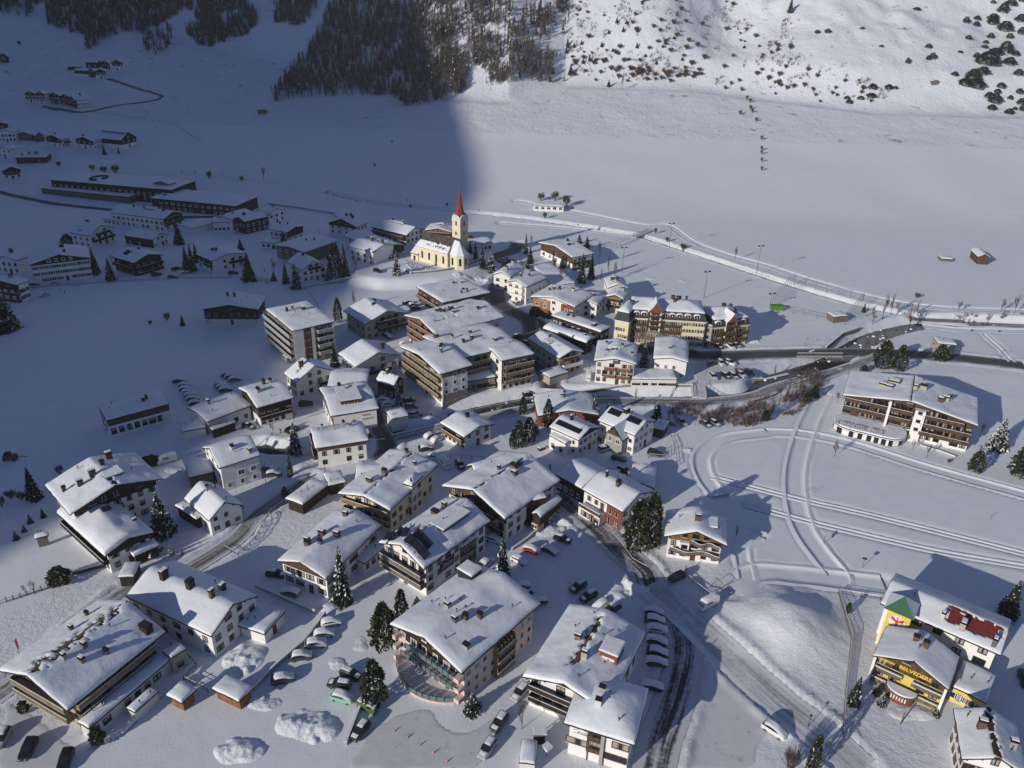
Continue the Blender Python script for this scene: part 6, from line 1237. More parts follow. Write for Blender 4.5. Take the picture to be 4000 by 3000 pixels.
# solar arrays on the two white houses
def solar(gh,us,u0,u1,t0,t1,n_):
 """panels lying on the slope above side us (l/r): u from eave 0 to ridge 1, t along the eave"""
 s_ = 1 if gh.sw(us) == 'r' else -1; sl_ = math.atan2(gh.rise,gh.W / 2); D = gh.D
 for i in range(n_):
  tt = t0 + (t1 - t0) * (i + .5) / n_; y = (-D / 2 + D * tt) if s_ > 0 else (D / 2 - D * tt); w_ = D * (t1 - t0) / n_ * .95
  uu = (u0 + u1) / 2; x = s_ * gh.W / 2 * (1 - uu); ln = gh.W / 2 * (u1 - u0) / math.cos(sl_); b = MB(); b.box(-ln / 2,ln / 2,-w_ / 2,w_ / 2,-.05,.06,'panel')
  b.box(-ln / 2 - .05,-ln / 2,-w_ / 2,w_ / 2,-.06,.08,'metal'); b.box(ln / 2,ln / 2 + .05,-w_ / 2,w_ / 2,-.06,.08,'metal')
  put(gh,'solar_panel',b.mesh('solar_panel'),T_((x,y,gh.Rh(x,0) + .75)) @ Matrix.Rotation(s_ * sl_,4,'Y'))
solar(g['B30'],'r',.3,.62,.1,.9,9)
solar(g['B29'],'r',.55,.9,.08,.4,5); solar(g['B29'],'r',.55,.9,.58,.92,5)
a = g['B29']; L,ml = a.sides[a.sw('r')]       # grey front gable
w_ = 5.6; xc = L * .08 if a.sw('r') == 'r' else L * .08
b = MB(); b.prism([(xc - w_ / 2,-2.6),(xc + w_ / 2,-2.6),(xc + w_ / 2,.5),(xc - w_ / 2,.5)],-1.4,5.6,'grey'); b.face([(xc - w_ / 2,-2.6,5.6),(xc + w_ / 2,-2.6,5.6),(xc,-2.6,8.4)],'wbrown')
fg = put(a,'front_gable',b.mesh('front_gable'),ml)
for s_ in (-1,1):
 b = MB(); b.face([(xc + s_ * (w_ / 2 + .5),-3.4,5.1),(xc,-3.4,8.6),(xc,4.5,8.6),(xc + s_ * (w_ / 2 + .5),4.5,5.1)],'fascia'); b.face([(xc + s_ * (w_ / 2 + .5),-3.3,5.5),(xc,-3.3,9.0),(xc,4.5,9.0),(xc + s_ * (w_ / 2 + .5),4.5,5.5)],'rsnow'); put(a,'gable_roof',b.mesh('gable_roof'),None,fg)
 put(a,'window',win_mesh(1.2,1.5,'w',True)[0],T_((xc + s_ * 1.3,-2.62,3.4)),fg)
put(a,'lettering',text_mesh('Mesta',.9,'grey',.02,.3),ml @ T_((L * .36 if a.sw('r') == 'r' else -L * .36,-.06,5.6)) @ RX90)
a = g['B18']; L,ml = a.sides[a.sw('r')]
put(a,'lettering',text_mesh('VENNA',.8,'grey',.02),ml @ T_((L * .26,-.06,4.9)) @ RX90); put(a,'lettering',text_mesh('ad prunt',1.0,'grey',.02,.3),ml @ T_((L * .28,-.06,3.7)) @ RX90)
b = MB(); L2,ml2 = a.sides[a.sw('r')]
# painted mountain outline and script on the white wing of the bottom hotel

a = g['B4w']; L,ml = a.sides[a.sw('f')]; fr = lambda t: -L / 2 + L * t
b = MB(); zig = [(0,0),(.9,.35),(1.6,.8),(2.1,.55),(2.6,.1),(3.1,.25),(3.6,-.1)]
for i in range(len(zig) - 1): b.tube((zig[i][0],0,zig[i][1]),(zig[i + 1][0],0,zig[i + 1][1]),.05,.05,'grey',4)
b.tube((.2,0,-.6),(1.2,0,-.6),.05,.05,'grey',4); b.tube((1.6,0,-.6),(3.4,0,-.6),.05,.05,'grey',4)
put(a,'painted_outline',b.mesh('painted_outline'),ml @ T_((fr(.05),-.05,6.3)))
put(a,'lettering',text_mesh('Bödele',.8,'grey',.02,.4),ml @ T_((fr(.23),-.06,6.0)) @ RX90)
for t,z,w_,h_ in ((.16,3.0,4.2,1.3),(.44,5.6,2.6,2.0),(.44,2.6,2.6,2.2),(.78,1.9,4.2,1.3),(.86,5.1,2.8,1.3)):
 f_,p_ = win_mesh(w_,h_,'b',False); o = put(a,'window',f_,ml @ T_((fr(t),-.03,z))); put(a,'pane',p_,None,o)
for z in (5.3,2.3):
 b = MB(); b.box(fr(.44) - 1.4,fr(.44) + 1.4,-.3,-.1,z,z + 1.0,'wbrown'); put(a,'railing',b.mesh('railing'),ml)
for t in (.33,.6):
 b = MB(); b.tube((fr(t),-.2,-1),(fr(t),-.2,7.9),.1,.1,'brick'); put(a,'downpipe',b.mesh('downpipe'),ml)
b = MB(); b.box(fr(.54),fr(.6),-.5,.02,-1,7.7,'grey'); put(a,'wall_fin',b.mesh('wall_fin'),ml)
a = g['B42']; L,ml = a.sides[a.sw('f')]; fr = lambda t: -L / 2 + L * t
for t0,t1,m_ in ((.0,.42,'tan'),(.68,1.0,'rust')):
 b = MB(); b.box(fr(t0),fr(t1),-.10,.02,2.7,min(a.ptop('f',fr(t0)),a.ptop('f',fr(t1))) - .1,m_); put(a,'coloured_panel',b.mesh('coloured_panel'),ml)
b = MB(); b.box(fr(0),fr(.42),-1.6,-.1,2.6,2.8,'wwarm'); b.box(fr(0),fr(.42),-1.6,-1.5,2.8,3.7,'wwarm'); b.box(fr(-.02),fr(.46),-2.2,-.05,-1,2.55,'wdark'); put(a,'balcony',b.mesh('balcony'),ml)
put(a,'lettering',text_mesh('HOTEL LAMM',.8,'frame',.03),ml @ T_((fr(.24),-.16,6.7)) @ RX90)
for t in (.1,.3,.8,.92): put(a,'window',win_mesh(1.3,1.2,'w',True)[0],ml @ T_((fr(t),-.13,4.4)))
# chalet: carved gable with two curved balconies
a = g['B28']; L,ml = a.sides[a.sw('f')]; fr = lambda t: -L / 2 + L * t
for z,x0,x1,bu in ((5.6,fr(.42),fr(.95),1.0),(2.9,fr(.04),fr(.98),1.1)):
 n = 14; b = MB(); pts = []
 for i in range(n + 1):
  t = i / n; pts.append((x0 + (x1 - x0) * t,-1.2 - bu * (.5 + .5 * math.cos(t * 2 * math.pi * 1.5 + math.pi))))
 b.prism(pts + [(x1,.05),(x0,.05)],z - .2,z,'wbrown'); o = put(a,'balcony',b.mesh('balcony'),ml); b = MB()
 for i in range(n):
  p,q = pts[i],pts[i + 1]; b.face([(p[0],p[1],z),(q[0],q[1],z),(q[0],q[1],z + .95),(p[0],p[1],z + .95)],'wgrey'); b.tube((p[0],p[1],z + .97),(q[0],q[1],z + .97),.08,.08,'sn',4)
 put(a,'railing',b.mesh('railing'),None,o)
b = MB(); b.box(fr(.22),fr(.4),-.9,-.03,2.9,5.3,'white'); b.box(fr(.25),fr(.37),-.93,-.9,3.6,4.8,'glass'); put(a,'bay',b.mesh('bay'),ml)
# apartment block: white wall strips on the front
a = g['B55']; L,ml = a.sides[a.sw('r')]; fr = lambda t: -L / 2 + L * t
for t0,t1,m_ in ((0,.24,'offwh'),(.24,.42,'wbrown'),(.42,.5,'offwh'),(.94,1.0,'offwh')):
 b = MB(); b.box(fr(t0),fr(t1),-.12,.02,-1.4,a.he - .05,m_); put(a,'wall_strip',b.mesh('wall_strip'),ml)
# central hotel white end wall and right wing white tower wall
a = g['B53']; L,ml = a.sides[a.sw('r')]
b = MB(); b.box(-L / 2,L / 2,-.10,.02,-1.4,3.6,'stone'); put(a,'stone_base',b.mesh('stone_base'),ml)
b = MB(); b.box(-L / 2 - .08,-L / 2 + .4,-.2,.5,1,9.4,'white'); put(a,'corner_strip',b.mesh('corner_strip'),ml)
# big hall: round stair drum on the roof
a = g['hall']
b = MB(); n = 20; 
for i in range(n):
 a0,a1 = 2 * math.pi * i / n,2 * math.pi * (i + 1) / n
 if 1 < i < 4: continue
 b.tube((6 * math.cos(a0),4 * math.sin(a0),.6),(6 * math.cos(a1),4 * math.sin(a1),.6),.7,.7,'wdark',4)
put(a,'roof_ring',b.mesh('roof_ring'),T_((a.W * .1,-a.D * .18,a.he + .6)))
a = g['B84']; b = MB(); b.box(-1.3,1.3,-a.D * .48,a.D * .48,-.1,.1,'panel'); put(a,'solar_strip',b.mesh('solar_strip'),T_((0 - (2.0 if a.sw('r') == 'r' else -2.0) * -1,0,a.Rh(2,0) + .9)))
a = g['B26']; L,ml = a.sides[a.sw('r')]; fr = (lambda t: -L / 2 + L * t) if a.sw('r') == 'r' else (lambda t: L / 2 - L * t)
x0,x1 = sorted((fr(0),fr(.38))); b = MB(); b.box(x0,x1,-.06,.02,-1,a.he - .1,'rust'); put(a,'red_front',b.mesh('red_front'),ml)
x0,x1 = sorted((fr(.38),fr(.95))); b = MB(); b.box(x0,x1,-2.6,0,-1,2.7,'white'); put(a,'front_room',b.mesh('front_room'),ml)
b = MB(); b.box(x0,x1,-2.7,-2.6,2.7,3.7,'wbrown'); b.box(x0,x1,-2.75,-2.5,3.7,3.85,'sn'); put(a,'railing',b.mesh('railing'),ml)
for t,z,w_,h_,yy in ((.12,3.6,1.0,1.1,-.08),(.28,3.6,1.0,1.1,-.08),(.12,.8,1.0,1.2,-.08),(.3,.2,1.0,2.0,-.08),(.5,3.0,1.0,2.1,-.03),(.66,3.9,.9,1.1,-.03),(.85,3.9,1.0,1.1,-.03),(.46,.8,1.1,1.1,-2.63),(.58,.2,1.0,2.0,-2.63),(.76,.7,2.6,1.3,-2.63)): put(a,'window',win_mesh(w_,h_,'b',True)[0],ml @ T_((fr(t),yy,z)))
# ------------------------------------------------------------------ trees
def conifer_meshes(seed,kind):
 """trunk + crown of unit height, unit half width; kind: spruce, snowy, pine (rounded), larch"""
 rr = random.Random(seed); tr = MB(); tr.tube((0,0,-.03),(0,0,.5),.035,.02,'bark',6); tr.tube((0,0,.5),(0,0,.97),.02,.004,'bark',5)
 cr = MB(); nm = 'needleo' if kind in ('pine','larch') else 'needle'
 snowp = {'spruce': .07,'snowy': .30,'pine': .04,'dusted': .14}[kind]
 def leaf(c,d,s,w,m):
  d = d.normalized(); side = d.cross(Vector((0,0,1)));
  if side.length < .01: side = Vector((1,0,0))
  side.normalize(); side = (side + Vector((rr.uniform(-.4,.4),rr.uniform(-.4,.4),rr.uniform(-.4,.4)))).normalized()
  cr.face([c - side * w,c + d * s * .5 - side * w * .6,c + d * s,c + d * s * .5 + side * w * .6,c + side * w],m)
 if kind == 'pine':
  for _ in range(1500):
   z = rr.random() ** .9; prof = math.sin(math.pi * min(1,(.07 + z * .93)) ** .8) ** .55 * (1 - z * .35)
   th = rr.uniform(0,6.283); lob = 1 + .22 * math.sin(3 * th + 9 * z + seed) + .15 * math.sin(7 * th - 14 * z); r_ = prof * lob * (rr.uniform(.5,1.0) ** .5)
   c = Vector((r_ * math.cos(th) * .92,r_ * math.sin(th) * .92,.06 + z * .9))
   d = Vector((math.cos(th) * .9 + rr.uniform(-.5,.5),math.sin(th) * .9 + rr.uniform(-.5,.5),rr.uniform(-.1,.5))); d.z *= .25
   leaf(c,d,rr.uniform(.16,.3),rr.uniform(.05,.09),'sn' if rr.random() < snowp and d.z > 0 else nm)
 else:
  nt_ = 21
  for i in range(nt_):
   z = .07 + .91 * i / (nt_ - 1); rad = (1 - z) ** .85 * 1.0 + .03; nb = max(4,int(13 * (1 - z * .6)))
   off_ = rr.uniform(0,6.28)
   for j in range(nb):
    th = off_ + 6.283 * j / nb + rr.uniform(-.2,.2); L_ = rad * rr.uniform(.72,1.1) * (1 + .12 * math.sin(th * 2 + seed)); dirv = Vector((math.cos(th),math.sin(th),0))
    for k in range(5):
     t = (k + .4) / 5; c = dirv * (L_ * t) + Vector((0,0,z - .055 * t * t - .01))
     for q in range(2):
      aa = th + (rr.uniform(.3,1.0) if q else -rr.uniform(.3,1.0)); d = Vector((math.cos(aa),math.sin(aa),-.10 + rr.uniform(-.06,.03)))
      leaf(c,d,rr.uniform(.16,.26) * (1.15 - t * .5) * (rad + .25),.045 + .05 * rad,nm)
     if rr.random() < snowp * 1.6:
      cc = c + Vector((0,0,.012)); d = Vector((math.cos(th),math.sin(th),-.08)); leaf(cc,d,.2 * (rad + .2),.06 + .05 * rad,'sn')
 return tr.mesh('trunk'),cr.mesh('crown')
def bare_meshes(seed,m='twig',bushy=False):
 rr = random.Random(seed); tr = MB(); cr = MB()
 def grow(p,d,ln,r_,lev):
  q = p + d * ln; (tr if lev == 0 else cr).tube(p,q,r_,r_ * .7,'bark' if lev < 1 else m,5 if lev == 0 else 3)
  if lev >= (4 if not bushy else 3): return
  n = (5,4,4,3)[lev] if not bushy else (5,5,4)[lev]
  for i in range(n):
   ax = Vector((rr.gauss(0,1),rr.gauss(0,1),rr.gauss(0,.5))).normalized(); nd = (d * (.9 if i == 0 else .62) + ax * (.28 if i == 0 else .62) + Vector((0,0,.18))).normalized()
   t = 1.0 if i < 2 else rr.uniform(.45,.95); grow(p + (q - p) * t,nd,ln * rr.uniform(.55,.8),r_ * .62,lev + 1)
 if bushy:
  for i in range(9):
   th = 6.28 * i / 9; d = Vector((math.cos(th) * .55,math.sin(th) * .55,rr.uniform(.7,1.1))).normalized(); grow(Vector((math.cos(th) * .03,math.sin(th) * .03,-.02)),d,.36,.02,0)
 else: grow(Vector((0,0,-.02)),Vector((rr.uniform(-.05,.05),rr.uniform(-.05,.05),1)).normalized(),.34,.026,0)
 zs = max(v[2] for v in cr.v); 
 for b in (tr,cr): b.v = [(v[0] / zs,v[1] / zs,v[2] / zs) for v in b.v]
 return tr.mesh('trunk'),cr.mesh('crown')
PROTO = {k: [conifer_meshes(i * 7 + j,k) for j in range(3)] for i,k in enumerate(('spruce','snowy','pine','dusted'))}
PROTO['bare'] = [bare_meshes(40 + j) for j in range(4)]; PROTO['barer'] = [bare_meshes(50 + j,'twigr') for j in range(3)]; PROTO['bush'] = [bare_meshes(60 + j,'twig',True) for j in range(3)]; PROTO['bushr'] = [bare_meshes(65 + j,'twigr',True) for j in range(2)]
def height_for(p,v_top):
 lo,hi = .3,45
 for _ in range(30):
  m_ = (lo + hi) / 2
  if proj((p[0],p[1],p[2] + m_))[1] > v_top: lo = m_
  else: hi = m_
 return lo
def tree(kind,name,label,cat,p,h,hw,group=None):
 tm,cm = R.choice(PROTO[kind]); a = R.uniform(0,6.28); zz = surf(p[0],p[1])
 t = root(name,(p[0],p[1],zz - .1),a,label,cat,group); t.scale = (1,1,1)
 for nm,me_ in (('trunk',tm),('crown',cm)):
  o = link(nm,me_,t); o.scale = (hw if nm == 'crown' or kind[:2] in ('ba','bu') else h * .35,hw if nm == 'crown' or kind[:2] in ('ba','bu') else h * .35,h)
 return t
def T(kind,c,r,x,y,yt,w,label,name=None,cat=None,group=None):
 """base point, tile y of the top, half the width in tile units"""
 p = A2(c,r,x,y); u,v = px(c,r,x,y); v2 = px(c,r,x,yt)[1]; h = max(1.0,height_for(p,v2)); d = -(CM.T @ (np.array(p) - np.array([0,0,CAMH])))[2]
 hw = w / 2.212 / 2 * d / FPX
 nm = name or {'spruce': 'spruce_tree','snowy': 'spruce_tree','dusted': 'spruce_tree','pine': 'pine_tree','bare': 'bare_tree','barer': 'bare_tree','bush': 'bush','bushr': 'bush'}[kind]
 return tree(kind,nm,label,cat or ('bush' if 'bush' in nm else 'tree'),p,h,hw,group)
TREES = [
 ('spruce',0,1,1550,450,260,110,'dark spruce in front of the long shaded hotel gable'),('pine',0,1,585,450,360,105,'round dark pine on the snowfield behind the largest shaded guesthouse'),
 ('spruce',0,1,830,710,470,100,'dark spruce right beside the largest shaded guesthouse'),('dusted',0,1,960,762,560,110,'snow-flecked spruce left of the dark brown balconied chalet'),
 ('spruce',0,1,1620,690,460,95,'left spruce of the shaded group of three by the gabled house'),('spruce',0,1,1665,680,440,85,'middle spruce of the shaded group of three by the gabled house'),('spruce',0,1,1700,610,430,70,'rear right spruce of the shaded group of three by the gabled house'),
 ('spruce',0,1,2080,505,400,75,'small spruce behind the right eave of the white and brown gabled house'),('spruce',0,1,2155,772,515,140,'broad dark spruce right of the white and brown gabled house'),
 ('dusted',0,1,55,1195,800,260,'huge dark spruce at the left picture edge above the snowfield'),('spruce',0,1,1580,1155,1055,55,'lone small conifer on the shaded field left of the broad barn'),('bush',0,1,1445,1110,1035,90,'dark bush by the field track left of the lone small conifer'),('bush',0,1,1300,1150,1100,60,'low scrub at the end of the shaded field track'),
 ('spruce',1,1,260,790,600,80,'spruce immediately left of the steep-gabled farmhouse'),('snowy',1,1,350,835,610,110,'snow-dusted spruce in front of the steep-gabled farmhouse'),('spruce',1,1,155,775,690,60,'small spruce at the foot of the bare tree by the village wall'),('snowy',1,1,630,762,640,90,'snowy spruce at the right corner of the steep-gabled farmhouse'),
 ('pine',1,1,690,745,430,130,'tallest dense spruce in front of the parish house'),('spruce',1,1,770,745,430,100,'tall narrow spruce right beside the tallest dense one at the parish house'),('spruce',1,1,240,460,330,75,'single spruce in front of the house with dark gable balconies'),
 ('pine',1,1,712,1132,905,78,'slim solitary spruce on the snow right of the apartment block'),('spruce',1,1,682,1512,1290,105,'dark spruce at the right foot of the apartment block'),('snowy',1,1,1215,718,500,90,'snowy spruce at the left corner of the churchyard'),('spruce',1,1,1200,560,440,80,'spruce behind the one at the churchyard corner'),('spruce',1,1,1140,570,480,90,'low dark spruce by the long low house near the church'),
 ('spruce',1,1,1850,555,400,62,'leftmost spruce right of the church tower'),('spruce',1,1,1897,585,430,55,'second spruce from the church tower'),('spruce',1,1,1957,655,450,85,'third spruce from the church tower, above the wall'),('snowy',1,1,2030,690,490,110,'snowy spruce at the corner above the street bend'),
 ('spruce',2,1,120,530,350,52,'slender tall spruce at the far side of the village street'),('spruce',2,1,155,655,460,95,'full spruce beside the village street, below the slender one'),('spruce',2,1,580,445,355,62,'left spruce of the two behind the brown and white chalet'),('spruce',2,1,645,492,378,80,'right spruce of the two behind the brown and white chalet'),
 ('spruce',2,1,435,655,530,75,'spruce against the white corner of the brown and white chalet'),('dusted',2,1,360,700,570,80,'frosted spruce below the brown and white chalet'),('spruce',2,1,600,785,520,85,'tall spruce in front of the chalet, left of the pair facing the pitch'),('spruce',2,1,680,752,520,85,'tall spruce in front of the chalet, right of the pair facing the pitch'),
 ('snowy',2,1,1135,1512,1300,110,'big snowy spruce between the two white houses above the river'),
 ('pine',3,1,975,1530,1275,160,'large olive pine, left of the pair on the main road'),('pine',3,1,1120,1552,1315,125,'olive pine, right of the pair on the main road'),('pine',3,1,1478,1468,1320,130,'olive pine in front of the small beige flat-roofed hut'),('pine',3,1,828,1560,1495,75,'small rounded conifer left of the roadside pine pair'),('spruce',3,1,824,1037,955,45,'small spruce at the corner post of the netted pitch'),
 ('snowy',3,2,1970,570,290,190,'snow-laden spruce right of the huge gabled hotel'),('pine',3,2,1785,762,575,135,'oval dark evergreen in front of the snow-laden spruce'),('pine',3,2,2180,812,520,220,'dark pine cut by the right picture edge'),('pine',3,2,330,162,60,80,'dark pine at the bottom of the hotel drive, front one'),('pine',3,2,400,110,-10,80,'dark pine at the bottom of the hotel drive, rear one'),
 ('spruce',0,2,300,992,710,165,'dark spruce standing left of the large shaded-edge lodge'),('dusted',0,2,1415,1300,930,235,'big round snow-sprinkled cedar between the large lodge and the small steep house'),('spruce',0,2,943,618,550,45,'tiny spruce behind the large lodge roof'),
 ('dusted',0,2,265,1202,1120,60,'small garden conifer highest of the four left of the lodge'),('dusted',0,2,212,1275,1210,55,'small garden conifer second of the four left of the lodge'),('dusted',0,2,143,1342,1260,70,'small garden conifer lowest of the four left of the lodge'),('spruce',0,2,378,1155,1070,55,'small garden conifer nearest the lodge wall'),('snowy',0,2,1482,1472,1370,60,'small snowy fir left of the pair by the lane wall'),('snowy',0,2,1572,1472,1390,42,'thin snowy fir right of the pair by the lane wall'),
 ('bush',0,2,100,990,910,150,'dark hedge clump at the left edge behind the garden'),('bush',0,2,20,1060,960,120,'dark shrub cut by the left edge'),('bush',0,2,190,1000,925,140,'dark hedge clump beside the dark spruce'),('bush',0,2,520,780,690,120,'pale bush behind the sunny roof of the large lodge'),
 ('snowy',1,2,345,605,330,140,'tall snowy spruce left of the white house with four chimneys'),('spruce',1,2,296,795,555,62,'narrow young spruce beside the lane lamp'),('snowy',1,2,1235,185,30,85,'snowy spruce between the dark cottage and the stream garage'),('dusted',1,2,250,952,860,85,'short snowy spruce on the bank above the lower lane'),
 ('dusted',1,3,750,228,-275,200,'big spruce at the corner of the hotel with five dark chimneys'),('dusted',1,2,2130,1690,1310,165,'tall spruce in the car park right of the solar panel hotel'),
 ('pine',2,2,92,262,100,70,'small round pine beside the river road'),('pine',2,2,305,380,125,95,'tall slim pine by the low house with bare ridge'),('pine',2,2,55,550,310,120,'dark pine, front left of the dense cluster'),('pine',2,2,145,510,280,120,'dark pine in the middle of the dense cluster'),('snowy',2,2,205,430,300,80,'snowy spruce on the right of the dense pine cluster'),('pine',2,2,5,560,390,70,'lowest pine at the left of the dense cluster'),
 ('spruce',2,2,568,300,150,62,'slim spruce behind the house with one strip of solar panels'),('dusted',2,2,705,330,90,125,'broad spruce between the two solar panel houses'),('spruce',2,2,825,285,125,75,'spruce peeping over the grey-gabled guesthouse'),('dusted',2,2,1250,315,140,110,'spruce right of the grey-gabled guesthouse'),
 ('pine',2,2,1070,1440,980,235,'huge dark pine, left of the pair by the south road'),('pine',2,2,1185,1420,930,190,'huge dark pine, right and taller of the pair by the south road'),('pine',2,2,2190,312,220,85,'dark pine at the right end of the bare riverside trees'),
 ('pine',1,3,1110,625,225,235,'big round pine left of the pink hotel'),('pine',1,3,1262,420,105,130,'slimmer pine touching the pink hotel roof'),('pine',1,3,1030,1110,720,225,'broad pine by the green waste bins'),('dusted',1,3,1390,255,165,100,'low evergreen between the pink hotel and the solar panel hotel'),('dusted',1,3,1870,1170,1010,200,'frosted round bush at the right corner of the pink hotel'),
 ('spruce',3,3,2060,345,30,225,'large spruce half in shade behind the red metal roof'),('pine',3,3,685,322,222,50,'small pointed garden conifer inside the fence'),('spruce',3,3,738,1095,855,150,'spruce at the fence corner left of the yellow guesthouse'),('pine',3,3,360,1720,1370,115,'tall conifer at the bottom edge beside a bare bush'),('pine',3,3,935,1030,955,75,'clipped round shrub before the yellow guesthouse'),('dusted',3,3,978,1112,1030,95,'snowy low shrub before the yellow guesthouse'),('dusted',3,3,1450,1205,1145,90,'snowy shrub at the annex door of the yellow guesthouse'),
 ('pine',0,3,850,1440,1300,140,'dark evergreen bush at the corner of the long guesthouse'),('pine',0,3,210,1170,1080,100,'dark hedge at the front left of the long guesthouse'),('pine',0,3,520,60,-80,200,'dark conifer hedge in the shade at the left, by the terrace fence'),
 ('bare',1,1,160,740,560,120,'bare tree by the village wall left of the farmhouse spruces'),('bare',1,1,855,745,520,130,'bare birch right of the two tallest spruces'),('bare',1,1,1375,380,310,60,'small bare tree beside the four-storey inn'),('barer',1,1,845,1010,820,130,'reddish bare tree behind the half-lit guesthouse'),('bare',1,0,70,1572,1420,100,'bare tree alone beside the stream at the shaded meadow'),('bush',1,1,1335,125,75,40,'small bush on the shaded stream bank, left one'),('bush',1,1,1650,125,85,45,'small bush on the shaded stream bank, right one'),
 ('bare',0,1,975,640,520,90,'bare tree squeezed between the frosted spruce and the dark chalet'),('bush',0,0,1000,1495,1410,130,'round bare bush, rightmost in the row behind the big hall'),('bush',0,0,900,1490,1425,110,'bare bush, middle of the row behind the big hall'),('bush',0,0,800,1470,1410,90,'bare bush, leftmost of the row behind the big hall'),('bush',0,0,510,1440,1380,80,'round dark bush above the long low timber house'),('bush',0,0,1810,1545,1465,75,'bare bush on the ski track by the stream, left one'),('bush',0,0,2090,1560,1505,70,'bare bush on the ski track by the stream, right one'),('pine',0,0,40,540,460,80,'single round tree at the left edge of the upper snowfield'),('bush',0,0,170,395,340,60,'lone dark shrub on the upper left snowfield'),
 ('spruce',0,0,905,1335,1250,42,'thin conifer in front of the farm barn, left one'),('spruce',0,0,1028,1325,1265,28,'thin conifer in front of the farm barn, right one'),
 ('barer',2,1,410,830,620,90,'reddish bare larch above the tan and rust-red hotel'),('bare',2,1,755,625,405,100,'bare larch at the corner of the pitch fence'),('barer',2,1,770,800,640,100,'snow-dusted bare tree left of the pitch lamp'),('bare',2,1,890,750,590,100,'bare tree right below the pitch lamp'),('barer',2,1,830,760,490,60,'tall thin reddish larch beside the pitch'),('bare',2,1,170,470,365,60,'bare tree next to the slender street spruce'),('bare',2,1,1925,585,455,100,'bare tree alone on the sunny stream bank'),('bush',2,1,1480,485,410,90,'bare thicket on the pitch side of the stream'),('bush',2,1,1340,430,375,55,'bare bush just past the little bridge'),('bush',2,1,1240,360,300,50,'bush at the end of the little bridge'),('bush',2,1,285,228,165,70,'bare bush below the row of white garages'),
 ('bush',2,1,250,75,-10,110,'left bare tree clump behind the row of garages'),('bush',2,1,370,75,-20,120,'middle bare tree clump behind the row of garages'),('bush',2,1,470,125,15,130,'right thick clump behind the row of garages'),
 ('bare',2,1,1670,1590,1400,80,'bare birch at the entrance of the riverside car park'),('bushr',2,1,1950,1570,1505,120,'reddish shrub in the middle of the riverside car park'),('bare',2,1,590,870,800,60,'snowy bare tree before the terrace of the tan hotel'),
 ('barer',3,1,985,1105,870,140,'bare riverside tree, left of the confluence group'),('barer',3,1,1060,1060,860,130,'bare riverside tree, rear of the confluence group'),('barer',3,1,900,1140,1030,110,'small bare tree at the wall by the confluence'),('barer',3,1,1230,1130,900,190,'widest bare tree at the river confluence'),('barer',3,1,1290,1050,900,120,'bare tree behind the widest one at the confluence'),('bush',3,1,1285,915,860,90,'snowy shrub out on the meadow above the confluence'),('bare',3,1,1640,1035,940,130,'bare tree alone between track and river'),('barer',3,1,1750,1105,1040,110,'low shrub on the river bank, left of the leaning trees'),('barer',3,1,1910,1080,965,120,'left leaning bare tree on the far river bank'),('barer',3,1,2010,1030,900,110,'middle leaning bare tree on the far river bank'),('barer',3,1,2125,1050,870,130,'right leaning bare tree on the far river bank'),
 ('barer',3,1,60,1540,1400,90,'reddish bare tree at the left foot of the road bridge'),('barer',3,1,330,1650,1500,130,'reddish shrubbery under the road bridge'),('barer',3,1,250,1640,1530,100,'reddish thin tree on the river bank below the bridge'),
 ('bare',3,2,575,622,478,150,'bare bush tree beside the track in front of the lettered terrace'),('bare',3,2,1370,635,520,140,'bare tree in front of the terrace wall of the huge hotel'),('bare',3,2,1245,568,460,90,'bare tree at the right end of the curved terrace'),('bare',3,2,1830,450,330,120,'bare snowy bush at the right wall of the huge hotel'),('bush',3,2,1560,680,640,50,'tiny bush on the slope below the terrace wall'),('bare',3,2,1830,600,520,120,'bare shrub behind the oval evergreen'),('bare',3,2,600,160,60,110,'bare tree at the upper end of the hotel drive'),
 ('bare',2,2,1930,1345,1200,95,'bare round tree right of the chalet with curved balconies'),('bare',2,2,1495,1640,1560,90,'bare shrub before the chalet with curved balconies'),('bare',2,3,85,1320,1060,230,'bare white-barked tree before the dark balconied hotel'),('bush',3,3,180,1690,1450,260,'large bare bush at the bottom edge'),('bare',1,2,150,440,330,100,'small bare tree before the dark timber house'),('bare',1,2,85,865,690,110,'bare tree leaning over the lower lane'),('bare',1,2,330,330,190,150,'bare tree above the snowy spruce'),('bare',1,2,590,640,560,90,'bare shrub against the white house wall'),('bare',0,3,300,160,20,130,'bare tree along the terrace fence at left'),('bare',0,3,230,170,60,90,'smaller bare tree along the terrace fence at left'),
 ('bush',1,0,1175,1235,1205,30,'tiny lone bush on the shaded meadow, upper one'),('bush',1,0,1027,1442,1400,38,'dark lone bush on the shaded meadow, lower one'),('bare',1,0,140,810,735,50,'bare tree at the left tip of the dark forest'),
]
for t in TREES: T(*t[:7],t[7])
rv = [(1345,335,200),(1400,345,190),(1500,375,125),(1585,362,200),(1640,350,240),(1690,352,215),(1795,372,125),(1850,360,230),(1912,372,205),(1975,350,200),(2062,355,120),(2110,352,105),(2150,345,130)]
for i,(x,y,yt) in enumerate(rv): T('barer' if i % 3 else 'bare',2,2,x,y,yt,105,'bare tree in the long row between river road and ski meadow',group='bare trees along the ski meadow')
for x,y,yt in ((30,300,120),(85,245,60),(140,200,20),(180,205,30),(225,185,10),(150,170,-40),(260,130,-60)): T('bare',3,2,x,y,yt,75,'bare alder on the bank left of the hotel drive',group='bare alders left of the hotel drive')
for x,y,yt in ((780,130,45),(860,145,60),(1060,205,20),(640,260,140),(600,250,160)): T('barer',2,2,x,y,yt,60,'thin bare tree along the river road behind the solar panel houses',group='thin bare trees on the river road')
